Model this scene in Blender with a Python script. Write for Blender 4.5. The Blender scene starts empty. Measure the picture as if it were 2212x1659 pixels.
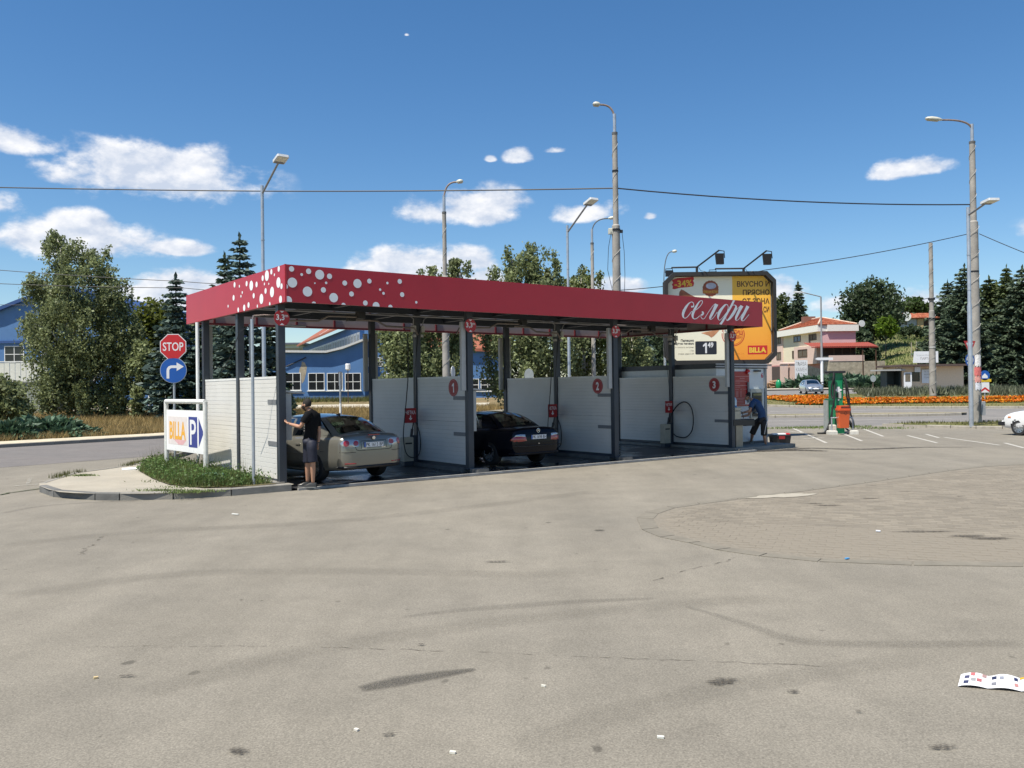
import bpy, bmesh, math, random
import numpy as np
from mathutils import Vector, Matrix, Euler
random.seed(7); RNG = np.random.default_rng(7)
SC = bpy.context.scene
COL = SC.collection
rad = math.radians

# ------------------------------------------------------------------ camera
# picture coordinates below are in a 2212 x 1659 copy of the photograph
F, CX, CY = 1853.0, 1106.0, 829.6
CAM_H, ROLL = 2.02, 0.0125
PITCH = math.atan((838.8 - CY) / F)
_fw = Vector((0, math.cos(PITCH), math.sin(PITCH)))
_u0 = Vector((0, -math.sin(PITCH), math.cos(PITCH)))
_r0 = Vector((1, 0, 0))
_rt = _r0 * math.cos(ROLL) - _u0 * math.sin(ROLL)
_up = _u0 * math.cos(ROLL) + _r0 * math.sin(ROLL)
_C = Vector((0, 0, CAM_H))
def ray(x, y): return _fw + _rt * ((x - CX) / F) - _up * ((y - CY) / F)
def G(x, y, z=0.0):
    d = ray(x, y); return _C + d * ((z - CAM_H) / d.z)
def A(x, y, Y):
    d = ray(x, y); return _C + d * (Y / d.y)

cam = bpy.data.cameras.new('camera'); cam_o = bpy.data.objects.new('camera', cam); COL.objects.link(cam_o)
cam.sensor_width = 36.0; cam.lens = 36.0 * F / 2212.0; cam.clip_start = 0.1; cam.clip_end = 3000
mw = Matrix((( _rt.x, _up.x, -_fw.x, _C.x), (_rt.y, _up.y, -_fw.y, _C.y), (_rt.z, _up.z, -_fw.z, _C.z), (0, 0, 0, 1)))
cam_o.matrix_world = mw; SC.camera = cam_o
SC.render.resolution_x, SC.render.resolution_y = 1024, 768

# ------------------------------------------------------------------ light
SUN_EL = rad(64.0)
_sd = Vector((-0.724, -0.690))                 # horizontal direction towards the sun
SUN_DIR = Vector((_sd.x * math.cos(SUN_EL), _sd.y * math.cos(SUN_EL), math.sin(SUN_EL)))
sl = bpy.data.lights.new('sun', 'SUN'); sl.energy = 4.8; sl.angle = rad(0.5); sl.color = (1.0, 0.945, 0.84)
so = bpy.data.objects.new('sun', sl); COL.objects.link(so); so.location = (0, 0, 60)
so.rotation_euler = SUN_DIR.to_track_quat('Z', 'Y').to_euler()
SC.view_settings.view_transform = 'Standard'; SC.view_settings.look = 'None'
SC.view_settings.exposure = 0.62; SC.view_settings.gamma = 1.0; SC.view_settings.use_curve_mapping = False

W_ = bpy.data.worlds.new('World'); SC.world = W_; W_.use_nodes = True
wn, wl = W_.node_tree.nodes, W_.node_tree.links
def world():
    bg = wn['Background']; bg.inputs[1].default_value = SKY_STRENGTH
    sky = wn.new('ShaderNodeTexSky'); sky.sky_type = 'NISHITA'; sky.sun_disc = False
    sky.sun_elevation = SUN_EL; sky.sun_rotation = math.atan2(_sd.x, _sd.y)
    sky.altitude = 200; sky.air_density = 1.0; sky.dust_density = 0.35; sky.ozone_density = 3.2
    hs = wn.new('ShaderNodeHueSaturation'); hs.inputs['Saturation'].default_value = 1.24; hs.inputs['Value'].default_value = 1.0
    wl.new(sky.outputs[0], hs.inputs['Color'])
    tc = wn.new('ShaderNodeTexCoord'); sep = wn.new('ShaderNodeSeparateXYZ'); wl.new(tc.outputs['Generated'], sep.inputs[0])
    def m(op, a, b=None, c=None):
        n = wn.new('ShaderNodeMath'); n.operation = op
        for k, v in enumerate((a, b, c)):
            if v is None: continue
            if isinstance(v, (int, float)): n.inputs[k].default_value = v
            else: wl.new(v, n.inputs[k])
        return n.outputs[0]
    az = m('ARCTAN2', sep.outputs[0], sep.outputs[1])
    el = m('ARCSINE', sep.outputs[2])
    CL = [(25,300,90,36,1),(345,378,195,72,1),(400,345,100,50,1),(130,515,190,52,1),(175,490,90,38,1),(385,535,75,22,.9),(1000,452,155,46,.9),(1060,432,85,40,.9),
          (1270,455,100,36,.8),(905,572,150,48,1),(1000,560,75,36,.9),(1120,335,40,24,.75),(1205,323,42,14,.7),(1060,342,18,12,.6),
          (1965,362,95,27,.9),(430,622,200,40,1),(1040,602,60,26,1),(1345,618,80,22,1),(330,655,120,32,.9),(1690,632,60,40,.9),(1405,465,24,16,.6),
          (1985,645,110,38,.7),(1800,655,120,34,.45),(878,74,10,6,.6),(700,640,200,26,.8),(1500,640,160,30,.8),(-120,420,120,50,1),(2400,480,150,40,.8),(2330,620,160,40,.8)]
    def azel(x, y):
        d = ray(x, y).normalized(); return math.atan2(d.x, d.y), math.asin(d.z)
    cl = []
    for cx, cy, rx, ry, s in CL:
        a, e = azel(cx, cy + ry * .25); cl.append((a, e, rx / F * 1.08, ry / F * 1.15, s))
    r = random.Random(3)
    for k in range(26):                       # the rest of the sky carries the same scattered cumulus
        a = r.uniform(.75, 2 * math.pi - .75); a = a - 2 * math.pi if a > math.pi else a
        cl.append((a, r.uniform(.05, .45), r.uniform(.05, .12), r.uniform(.018, .035), r.uniform(.7, 1)))
    acc = None
    for a, e, w, h, s in cl:
        dx = m('MULTIPLY', m('SUBTRACT', az, a), 1 / w)
        dy = m('SUBTRACT', el, e)
        up = m('MULTIPLY', m('MAXIMUM', dy, 0.0), 1 / h); dn = m('MULTIPLY', m('MINIMUM', dy, 0.0), 1 / (h * .5))
        q = m('SQRT', m('ADD', m('MULTIPLY', dx, dx), m('ADD', m('MULTIPLY', up, up), m('MULTIPLY', dn, dn))))
        v = m('SUBTRACT', s, q)
        acc = v if acc is None else m('MAXIMUM', acc, v)
    def noise(vec, sc, det=7, rough=.58):
        n = wn.new('ShaderNodeTexNoise'); n.inputs['Scale'].default_value = sc; n.inputs['Detail'].default_value = det; n.inputs['Roughness'].default_value = rough
        wl.new(vec, n.inputs['Vector']); return n.outputs[0]
    mp = wn.new('ShaderNodeMapping'); mp.inputs['Scale'].default_value = (1, 1, 1.7); wl.new(tc.outputs['Generated'], mp.inputs[0])
    mp2 = wn.new('ShaderNodeMapping'); mp2.inputs['Scale'].default_value = (1, 1, 1.7); mp2.inputs['Location'].default_value = (-.006, -.004, .014); wl.new(tc.outputs['Generated'], mp2.inputs[0])
    n1 = noise(mp.outputs[0], 15); n2 = noise(mp2.outputs[0], 15)
    dens = m('ADD', m('MULTIPLY', acc, 1.35), m('MULTIPLY', m('SUBTRACT', n1, .46), 3.0))
    mr = wn.new('ShaderNodeMapRange'); mr.interpolation_type = 'SMOOTHSTEP'; mr.inputs[1].default_value = 0.02; mr.inputs[2].default_value = 0.72
    wl.new(dens, mr.inputs[0])
    guard = wn.new('ShaderNodeMapRange'); guard.inputs[1].default_value = -.35; guard.inputs[2].default_value = 0.0; wl.new(acc, guard.inputs[0])
    cov = m('MULTIPLY', m('MULTIPLY', mr.outputs[0], guard.outputs[0]), .96)
    rel = wn.new('ShaderNodeMapRange'); rel.inputs[1].default_value = -.1; rel.inputs[2].default_value = .12; rel.inputs[3].default_value = 0; rel.inputs[4].default_value = 1
    wl.new(m('SUBTRACT', n1, n2), rel.inputs[0])
    cc = wn.new('ShaderNodeMixRGB'); cc.inputs[1].default_value = (*[c * CLOUD for c in (.60, .67, .80)], 1); cc.inputs[2].default_value = (*[c * CLOUD for c in (.98, .98, 1.0)], 1)
    wl.new(rel.outputs[0], cc.inputs[0])
    mix = wn.new('ShaderNodeMixRGB'); wl.new(cov, mix.inputs[0]); wl.new(hs.outputs[0], mix.inputs[1]); wl.new(cc.outputs[0], mix.inputs[2])
    wl.new(mix.outputs[0], bg.inputs[0])
SKY_STRENGTH = 0.088; CLOUD = 7.8
world()

# ------------------------------------------------------------------ materials
MATS = {}
def mat(name, col=(.5, .5, .5), rough=.6, metal=0.0, var=.12, scale=6.0, bump=0.0, bscale=40.0, spec=.5, island=0.0, coat=0.0, trans=0.0):
    if name in MATS: return MATS[name]
    m = bpy.data.materials.new(name); m.use_nodes = True; MATS[name] = m
    n, l = m.node_tree.nodes, m.node_tree.links
    b = n['Principled BSDF']; b.inputs['Roughness'].default_value = rough; b.inputs['Metallic'].default_value = metal
    b.inputs['Specular IOR Level'].default_value = spec
    if coat: b.inputs['Coat Weight'].default_value = coat; b.inputs['Coat Roughness'].default_value = .04
    tc = n.new('ShaderNodeTexCoord')
    nz = n.new('ShaderNodeTexNoise'); nz.inputs['Scale'].default_value = scale; nz.inputs['Detail'].default_value = 6; nz.inputs['Roughness'].default_value = .6
    l.new(tc.outputs['Object'], nz.inputs['Vector'])
    mr = n.new('ShaderNodeMapRange'); mr.inputs[1].default_value = .28; mr.inputs[2].default_value = .72; mr.inputs[3].default_value = 1 - var; mr.inputs[4].default_value = 1 + var
    l.new(nz.outputs[0], mr.inputs[0])
    fac = mr.outputs[0]
    if island:
        g = n.new('ShaderNodeNewGeometry'); mi = n.new('ShaderNodeMapRange'); mi.inputs[3].default_value = 1 - island; mi.inputs[4].default_value = 1 + island
        l.new(g.outputs['Random Per Island'], mi.inputs[0])
        mm = n.new('ShaderNodeMath'); mm.operation = 'MULTIPLY'; l.new(fac, mm.inputs[0]); l.new(mi.outputs[0], mm.inputs[1]); fac = mm.outputs[0]
    vm = n.new('ShaderNodeVectorMath'); vm.operation = 'SCALE'; vm.inputs[0].default_value = col; l.new(fac, vm.inputs['Scale'])
    l.new(vm.outputs[0], b.inputs['Base Color'])
    if bump:
        nb = n.new('ShaderNodeTexNoise'); nb.inputs['Scale'].default_value = bscale; nb.inputs['Detail'].default_value = 5; l.new(tc.outputs['Object'], nb.inputs['Vector'])
        bp = n.new('ShaderNodeBump'); bp.inputs['Strength'].default_value = bump; bp.inputs['Distance'].default_value = .02; l.new(nb.outputs[0], bp.inputs['Height']); l.new(bp.outputs[0], b.inputs['Normal'])
    if trans:
        tr = n.new('ShaderNodeBsdfTranslucent'); l.new(vm.outputs[0], tr.inputs[0]); mx = n.new('ShaderNodeMixShader'); mx.inputs[0].default_value = trans
        l.new(b.outputs[0], mx.inputs[1]); l.new(tr.outputs[0], mx.inputs[2]); l.new(mx.outputs[0], n['Material Output'].inputs[0])
    return m
def glass(name, tint, refl=.09):
    if name in MATS: return MATS[name]
    m = bpy.data.materials.new(name); m.use_nodes = True; MATS[name] = m
    n, l = m.node_tree.nodes, m.node_tree.links; n.remove(n['Principled BSDF'])
    t = n.new('ShaderNodeBsdfTransparent'); t.inputs[0].default_value = (*tint, 1)
    g = n.new('ShaderNodeBsdfGlossy'); g.inputs['Roughness'].default_value = .02
    lw = n.new('ShaderNodeLayerWeight'); lw.inputs[0].default_value = .25
    mr = n.new('ShaderNodeMapRange'); mr.inputs[3].default_value = refl; mr.inputs[4].default_value = .75; l.new(lw.outputs['Facing'], mr.inputs[0])
    mx = n.new('ShaderNodeMixShader'); l.new(mr.outputs[0], mx.inputs[0]); l.new(t.outputs[0], mx.inputs[1]); l.new(g.outputs[0], mx.inputs[2])
    l.new(mx.outputs[0], n['Material Output'].inputs[0]); return m

# ------------------------------------------------------------------ mesh builder
class MB:
    def __init__(s): s.v = []; s.f = []; s.mi = []; s.m = 0
    def add(s, vs, fs, M=None):
        o = len(s.v)
        for p in vs:
            p = Vector(p); s.v.append(tuple(M @ p if M is not None else p))
        for f in fs: s.f.append(tuple(o + i for i in f)); s.mi.append(s.m)
        return s
    def box(s, x0, x1, y0, y1, z0, z1, M=None):
        return s.add([(x0,y0,z0),(x1,y0,z0),(x1,y1,z0),(x0,y1,z0),(x0,y0,z1),(x1,y0,z1),(x1,y1,z1),(x0,y1,z1)],
                     [(0,3,2,1),(4,5,6,7),(0,1,5,4),(1,2,6,5),(2,3,7,6),(3,0,4,7)], M)
    def bev(s, x0, x1, y0, y1, z0, z1, b=.01, M=None):
        # box with a chamfered top edge
        return s.add([(x0,y0,z0),(x1,y0,z0),(x1,y1,z0),(x0,y1,z0),(x0,y0,z1-b),(x1,y0,z1-b),(x1,y1,z1-b),(x0,y1,z1-b),
                      (x0+b,y0+b,z1),(x1-b,y0+b,z1),(x1-b,y1-b,z1),(x0+b,y1-b,z1)],
                     [(0,3,2,1),(0,1,5,4),(1,2,6,5),(2,3,7,6),(3,0,4,7),(4,5,9,8),(5,6,10,9),(6,7,11,10),(7,4,8,11),(8,9,10,11)], M)
    def cyl(s, p, q, r0, r1=None, n=10, cap=True, M=None):
        r1 = r0 if r1 is None else r1; p, q = Vector(p), Vector(q); d = (q - p)
        if d.length < 1e-9: return s
        d.normalize(); a = d.orthogonal().normalized(); b = d.cross(a)
        vs = [p + (a * math.cos(2*math.pi*k/n) + b * math.sin(2*math.pi*k/n)) * r0 for k in range(n)] + \
             [q + (a * math.cos(2*math.pi*k/n) + b * math.sin(2*math.pi*k/n)) * r1 for k in range(n)]
        fs = [(k, (k+1) % n, n + (k+1) % n, n + k) for k in range(n)]
        if cap: fs += [tuple(range(n-1, -1, -1)), tuple(range(n, 2*n))]
        return s.add(vs, fs, M)
    def tube(s, pts, r, n=8, M=None, cap=True):
        pts = [Vector(p) for p in pts]; rr = r if isinstance(r, (list, tuple)) else [r] * len(pts)
        vs, fs = [], []; a = None
        for i, p in enumerate(pts):
            d = (pts[min(i+1, len(pts)-1)] - pts[max(i-1, 0)]).normalized()
            a = (d.orthogonal() if a is None else (a - d * a.dot(d))).normalized(); b = d.cross(a)
            vs += [p + (a * math.cos(2*math.pi*k/n) + b * math.sin(2*math.pi*k/n)) * rr[i] for k in range(n)]
        for i in range(len(pts)-1):
            fs += [(i*n+k, i*n+(k+1) % n, (i+1)*n+(k+1) % n, (i+1)*n+k) for k in range(n)]
        if cap: fs += [tuple(range(n-1, -1, -1)), tuple(range((len(pts)-1)*n, len(pts)*n))]
        return s.add(vs, fs, M)
    def prism(s, poly, z0, z1, M=None):
        n = len(poly); a = sum(poly[i][0]*poly[(i+1) % n][1] - poly[(i+1) % n][0]*poly[i][1] for i in range(n))
        if a < 0: poly = poly[::-1]
        vs = [(x, y, z0) for x, y in poly] + [(x, y, z1) for x, y in poly]
        fs = [tuple(range(n-1, -1, -1)), tuple(range(n, 2*n))] + [(i, (i+1) % n, n+(i+1) % n, n+i) for i in range(n)]
        return s.add(vs, fs, M)
    def lathe(s, prof, n=16, M=None):
        vs, fs = [], []
        for r, z in prof: vs += [(r*math.cos(2*math.pi*k/n), r*math.sin(2*math.pi*k/n), z) for k in range(n)]
        for i in range(len(prof)-1): fs += [(i*n+k, i*n+(k+1) % n, (i+1)*n+(k+1) % n, (i+1)*n+k) for k in range(n)]
        fs += [tuple(range(n-1, -1, -1)), tuple(range((len(prof)-1)*n, len(prof)*n))]
        return s.add(vs, fs, M)
    def sphere(s, c, rx, ry=None, rz=None, n=12, k=8, M=None):
        ry = rx if ry is None else ry; rz = rx if rz is None else rz; c = Vector(c); vs = []; fs = []
        for i in range(k+1):
            t = math.pi*i/k
            for j in range(n): vs.append(c + Vector((rx*math.sin(t)*math.cos(2*math.pi*j/n), ry*math.sin(t)*math.sin(2*math.pi*j/n), rz*math.cos(t))))
        for i in range(k):
            for j in range(n): fs.append((i*n+j, (i+1)*n+j, (i+1)*n+(j+1) % n, i*n+(j+1) % n))
        return s.add(vs, fs, M)
    def mesh(s, name, mats, smooth=False):
        me = bpy.data.meshes.new(name); me.from_pydata(s.v, [], s.f)
        for m in (mats if isinstance(mats, (list, tuple)) else [mats]): me.materials.append(m)
        if any(s.mi): me.polygons.foreach_set('material_index', s.mi)
        if smooth:
            me.polygons.foreach_set('use_smooth', [True]*len(me.polygons))
        me.update(); return me
    def build(s, name, mats, parent=None, smooth=False, sharp=35, label=None):
        me = s.mesh(name, mats, smooth)
        if smooth and sharp: sharpen(me, sharp)
        o = link(name, me, parent)
        if label: o['label'] = label
        return o
def sharpen(me, deg):
    bm = bmesh.new(); bm.from_mesh(me); bmesh.ops.remove_doubles(bm, verts=bm.verts, dist=1e-5)
    lim = rad(deg)
    for e in bm.edges:
        if len(e.link_faces) == 2 and e.calc_face_angle(0) > lim: e.smooth = False
    bm.to_mesh(me); bm.free()
def link(name, me, parent=None):
    o = bpy.data.objects.new(name, me); COL.objects.link(o)
    if parent is not None: o.parent = parent
    return o
def np_mesh(name, v, f, mats, smooth=False):
    me = bpy.data.meshes.new(name); k = f.shape[1]
    me.vertices.add(len(v)); me.vertices.foreach_set('co', v.astype(np.float32).ravel())
    me.loops.add(f.size); me.loops.foreach_set('vertex_index', f.astype(np.int32).ravel())
    me.polygons.add(len(f)); me.polygons.foreach_set('loop_start', np.arange(0, f.size, k, dtype=np.int32)); me.polygons.foreach_set('loop_total', np.full(len(f), k, dtype=np.int32))
    for m in (mats if isinstance(mats, (list, tuple)) else [mats]): me.materials.append(m)
    me.update(calc_edges=True); me.validate(); return me
def thing(name, label, cat, loc=(0, 0, 0), rotz=0.0, group=None):
    o = bpy.data.objects.new(name, None); COL.objects.link(o); o.location = loc; o.rotation_euler = (0, 0, rotz); o.empty_display_size = .2
    return tag(o, label, cat, group)
def tag(o, label, cat, group=None, kind=None):
    o['label'] = label; o['category'] = cat
    if group: o['group'] = group
    if kind: o['kind'] = kind
    return o
def struct(o, label=None):
    o['kind'] = 'structure'
    if label: o['label'] = label
    return o
def stuff(o, label=None, cat=None):
    o['kind'] = 'stuff'
    if label: o['label'] = label
    if cat: o['category'] = cat
    return o
def kids(o): return [c for c in bpy.data.objects if c.parent == o]
def dup(o, loc, rotz, label, parent=None, cache={}):
    if o.name not in cache: cache[o.name] = [(c, kids(c)) for c in kids(o)]
    r = o.copy(); COL.objects.link(r); r.location = loc; r.rotation_euler = (0, 0, rotz)
    if label: r['label'] = label
    for c, gs in cache[o.name]:
        d = c.copy(); COL.objects.link(d); d.parent = r
        for g in gs:
            e = g.copy(); COL.objects.link(e); e.parent = d
    return r
_txt = {}
def text_geo(s, bold=0.0):
    k = (s, bold)
    if k not in _txt:
        c = bpy.data.curves.new('t', 'FONT'); c.body = s; c.offset = bold; c.resolution_u = 3
        o = bpy.data.objects.new('t', c); COL.objects.link(o)
        dg = bpy.context.evaluated_depsgraph_get(); dg.update()
        me = bpy.data.meshes.new_from_object(o.evaluated_get(dg)); vs = [v.co.copy() for v in me.vertices]; fs = [tuple(p.vertices) for p in me.polygons]
        bpy.data.objects.remove(o); bpy.data.curves.remove(c); bpy.data.meshes.remove(me)
        _txt[k] = (vs, fs)
    return _txt[k]
def add_text(mb, s, x0, x1, y0, y1, z=0.0, bold=0.0, M=None, shear=0.0, rot=0.0):
    """text filling the rectangle x0..x1, y0..y1 of the XY plane"""
    vs, fs = text_geo(s, bold)
    ax, bx = min(v.x for v in vs), max(v.x for v in vs); ay, by = min(v.y for v in vs), max(v.y for v in vs)
    out = []
    for v in vs:
        X = x0 + (v.x-ax)/(bx-ax)*(x1-x0); Y = y0 + (v.y-ay)/(by-ay)*(y1-y0); X += (Y-y0)*shear
        if rot:
            cx, cy = (x0+x1)/2, (y0+y1)/2; c, q = math.cos(rot), math.sin(rot); X, Y = cx+(X-cx)*c-(Y-cy)*q, cy+(X-cx)*q+(Y-cy)*c
        out.append((X, Y, z))
    mb.add(out, fs, M); return mb
def add_one(mb, x0, x1, y0, y1, z, M=None):
    w, h = x1-x0, y1-y0; P = [(.55,0),(1,0),(1,1),(.62,1),(0,.78),(0,.60),(.55,.74)]
    return mb.add([(x0+a*w, y0+b*h, z) for a, b in P], [(0, 1, 2, 3, 6), (3, 4, 5, 6)], M)
def rrect(x0, x1, y0, y1, r, n=4):
    P = []
    for cx, cy, a in ((x1-r, y1-r, 0), (x0+r, y1-r, 90), (x0+r, y0+r, 180), (x1-r, y0+r, 270)):
        P += [(cx + r*math.cos(rad(a+90*k/n)), cy + r*math.sin(rad(a+90*k/n))) for k in range(n+1)]
    return P
def disc(r, n=32, cx=0, cy=0, ry=None): return [(cx + r*math.cos(2*math.pi*k/n), cy + (ry or r)*math.sin(2*math.pi*k/n)) for k in range(n)]
# matrix taking the XY drawing plane to an upright plane: drawing x -> d, drawing y -> up, drawing z -> towards the viewer (normal)
def upright(origin, d):
    d = Vector((d[0], d[1], 0)).normalized(); nrm = Vector((d.y, -d.x, 0)); o = Vector(origin)
    return Matrix(((d.x, 0, nrm.x, o.x), (d.y, 0, nrm.y, o.y), (0, 1, 0, o.z), (0, 0, 0, 1)))
def smooth01(a, b, x):
    t = min(1.0, max(0.0, (x - a) / (b - a))); return t * t * (3 - 2 * t)
# terrain
def zt(x, y):
    z = 0.0 if y < 45 else .024 * (min(y, 108) - 45)
    if y > 108:
        z += .012 * (min(y, 200) - 108)
        z += .135 * (min(y, 195) - 108) * smooth01(46, 72, x - .06 * (y - 108))
    return z

# shared materials
PAINT_RED = mat('fascia_red', (.40, .014, .026), .36, var=.05, scale=1.5)
WHITE_PRINT = mat('white_print', (.78, .80, .80), .45, var=.03)
STEEL_DK = mat('painted_steel_dark', (.032, .040, .052), .45, var=.2, scale=3)
PANEL_W = mat('white_panel', (.60, .585, .54), .5, var=.05, scale=1.2)
GALV = mat('galvanised_steel', (.42, .45, .48), .42, metal=.55, var=.15, scale=5)
GREY_PL = mat('grey_duct', (.42, .42, .40), .6, var=.08)
BLACK = mat('black_plastic', (.012, .012, .014), .45, var=.2)
RUBBER = mat('rubber', (.014, .014, .015), .7, var=.3)
CONC = mat('concrete', (.34, .32, .28), .9, var=.22, scale=4, bump=.4, bscale=60)
CONC_POLE = mat('concrete_pole', (.30, .28, .25), .9, var=.3, scale=1.6, bump=.3, bscale=25)
WHITE_PAINT = mat('white_paint', (.80, .80, .78), .4, var=.04)
SIGN_RED = mat('sign_red', (.50, .018, .022), .35, var=.04)
SIGN_BLUE = mat('sign_blue', (.008, .085, .36), .35, var=.04)
SIGN_WHITE = mat('sign_white', (.72, .72, .72), .4, var=.03)
NAVY = mat('print_navy', (.02, .035, .22), .4, var=.04)
CHROME = mat('chrome', (.75, .76, .78), .12, metal=1.0, var=.03)
# ------------------------------------------------------------------ ground
def ground_mat(name, base, alt, spots=0.0, fine=1.0, grit=.25, wet=False, bump=.35, streak=False):
    m = bpy.data.materials.new(name); m.use_nodes = True; n, l = m.node_tree.nodes, m.node_tree.links; b = n['Principled BSDF']
    b.inputs['Roughness'].default_value = .92; b.inputs['Specular IOR Level'].default_value = .25
    tc = n.new('ShaderNodeTexCoord'); P = tc.outputs['Object']
    def nz(s, d=6, r=.6):
        k = n.new('ShaderNodeTexNoise'); k.inputs['Scale'].default_value = s; k.inputs['Detail'].default_value = d; k.inputs['Roughness'].default_value = r; l.new(P, k.inputs['Vector']); return k.outputs[0]
    def mrange(i, a, c, x, y):
        k = n.new('ShaderNodeMapRange'); k.inputs[1].default_value = a; k.inputs[2].default_value = c; k.inputs[3].default_value = x; k.inputs[4].default_value = y; l.new(i, k.inputs[0]); return k.outputs[0]
    def mul(a, c):
        k = n.new('ShaderNodeMath'); k.operation = 'MULTIPLY'; l.new(a, k.inputs[0]); l.new(c, k.inputs[1]); return k.outputs[0]
    big = mrange(nz(.22, 5), .35, .65, 0, 1)
    mix = n.new('ShaderNodeMixRGB'); mix.inputs[1].default_value = (*base, 1); mix.inputs[2].default_value = (*alt, 1); l.new(big, mix.inputs[0])
    f = mul(mrange(nz(1.3, 7, .7), .3, .7, .88, 1.1), mrange(nz(70 * fine, 3, .7), .3, .7, 1 - grit, 1 + grit))
    v = n.new('ShaderNodeTexVoronoi'); v.inputs['Scale'].default_value = 95 * fine; l.new(P, v.inputs['Vector'])
    f = mul(f, mrange(v.outputs['Color'], 0, 1, 1 - grit * .8, 1 + grit * .8))
    if streak:
        for rz, sc, lo in ((.75, .5, .93), (1.25, .9, .95)):
            ms = n.new('ShaderNodeMapping'); ms.inputs['Rotation'].default_value = (0, 0, rz); ms.inputs['Scale'].default_value = (1, .12, 1); l.new(P, ms.inputs[0])
            ks = n.new('ShaderNodeTexNoise'); ks.inputs['Scale'].default_value = sc; ks.inputs['Detail'].default_value = 7; ks.inputs['Roughness'].default_value = .65; l.new(ms.outputs[0], ks.inputs['Vector']); f = mul(f, mrange(ks.outputs[0], .38, .62, lo, 1.05))
    if spots:
        mp = n.new('ShaderNodeMapping'); mp.inputs['Scale'].default_value = (1, .8, 1); l.new(P, mp.inputs[0])
        for sc, r0, r1, thr, dk in ((1.5, .045, .075, .45, .50), (3.1, .05, .09, .55, .62), (.6, .04, .06, .7, .36)):
            w = n.new('ShaderNodeTexVoronoi'); w.inputs['Scale'].default_value = sc
            nd = n.new('ShaderNodeTexNoise'); nd.inputs['Scale'].default_value = 9; nd.inputs['Detail'].default_value = 4; l.new(P, nd.inputs['Vector'])
            av = n.new('ShaderNodeVectorMath'); av.operation = 'MULTIPLY_ADD'; av.inputs[1].default_value = (.09, .09, 0); l.new(nd.outputs['Color'], av.inputs[0]); l.new(mp.outputs[0], av.inputs[2]); l.new(av.outputs[0], w.inputs['Vector'])
            d = mrange(w.outputs['Distance'], r0, r1, 1, 0); sel = mrange(w.outputs['Color'], thr, thr + .05, 0, 1)
            dd = mul(d, sel); f = mul(f, mrange(dd, 0, 1, 1, 1 - (1 - dk) * spots))
    vm = n.new('ShaderNodeVectorMath'); vm.operation = 'SCALE'; l.new(mix.outputs[0], vm.inputs[0]); l.new(f, vm.inputs['Scale']); l.new(vm.outputs[0], b.inputs['Base Color'])
    bp = n.new('ShaderNodeBump'); bp.inputs['Strength'].default_value = bump; bp.inputs['Distance'].default_value = .006; l.new(nz(110 * fine, 3), bp.inputs['Height']); l.new(bp.outputs[0], b.inputs['Normal'])
    if wet:
        rr = mrange(nz(.55, 3), .42, .55, .06, .5); l.new(rr, b.inputs['Roughness']); b.inputs['Specular IOR Level'].default_value = .5
    MATS[name] = m; return m
LOT = ground_mat('lot_asphalt', (.220, .199, .161), (.192, .175, .144), spots=.9, streak=True)
ROADM = ground_mat('road_asphalt', (.165, .150, .140), (.150, .140, .133), spots=.3, grit=.15)
ROAD2 = ground_mat('roundabout_asphalt', (.20, .186, .172), (.172, .163, .155), spots=.2, grit=.12)
PAVE_C = ground_mat('pavement_concrete', (.36, .325, .26), (.31, .285, .235), grit=.12)
KERB_C = mat('kerb_concrete', (.225, .212, .185), .9, var=.2, scale=3, bump=.3)
KERB_DK = mat('kerb_weathered', (.13, .128, .12), .9, var=.3, scale=3, bump=.3)
EARTH = ground_mat('dry_earth', (.20, .145, .075), (.14, .125, .055), grit=.3, bump=.8)
HILLG = ground_mat('hill_grass', (.120, .140, .045), (.17, .155, .07), grit=.4, fine=.1, bump=1.0)
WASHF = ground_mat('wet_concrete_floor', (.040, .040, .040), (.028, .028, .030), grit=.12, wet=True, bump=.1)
PAINTLINE = mat('road_paint', (.42, .40, .355), .8, var=.25, scale=9)
PAVER = mat('paver_block', (.200, .174, .134), .92, var=.14, scale=1.1, bump=.3, bscale=60, island=.12)

def sheet(name, poly, z, m, parent=None, zf=None):
    mb = MB(); mb.add([(x, y, (zf(x, y) if zf else 0) + z) for x, y in poly], [tuple(range(len(poly)))])
    o = mb.build(name, m, parent)
    bm = bmesh.new(); bm.from_mesh(o.data)
    for f in bm.faces:
        if f.normal.z < 0: f.normal_flip()
    bmesh.ops.triangulate(bm, faces=bm.faces); bm.to_mesh(o.data); bm.free()
    return struct(o)
# terrain: one sheet to the horizon
xs = sorted(set(list(range(-400, -100, 50)) + list(range(-100, 161, 4)) + list(range(200, 501, 50))))
ys = sorted(set([-60, -20, 0, 20, 35, 45] + list(range(50, 108, 6)) + [108] + list(range(112, 260, 5)) + [300, 400, 600, 900]))
tv = np.array([(x, y, zt(x, y) - .035 - (0 if y < 108 else 0) + (0.25 * math.sin(x * .31 + y * .17) * math.cos(y * .23 - x * .11) if y > 116 else 0)) for y in ys for x in xs])
nx = len(xs); tf = np.array([(j*nx+i, j*nx+i+1, (j+1)*nx+i+1, (j+1)*nx+i) for j in range(len(ys)-1) for i in range(nx-1)])
tm = np_mesh('terrain', tv, tf, [EARTH, HILLG], True)
cen = tv[tf].mean(1); tm.polygons.foreach_set('material_index', [1 if (c[1] > 100 or c[0] > 15) else 0 for c in cen])
struct(link('terrain', tm), 'dry earth and grassy hillside rising beyond the roundabout')
struct(sheet('parking_lot', [(-45, -25), (60, -25), (60, 40.6), (-8, 40.6), (-45, 5)], 0.0, LOT), 'pale worn asphalt of the car park')

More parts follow.
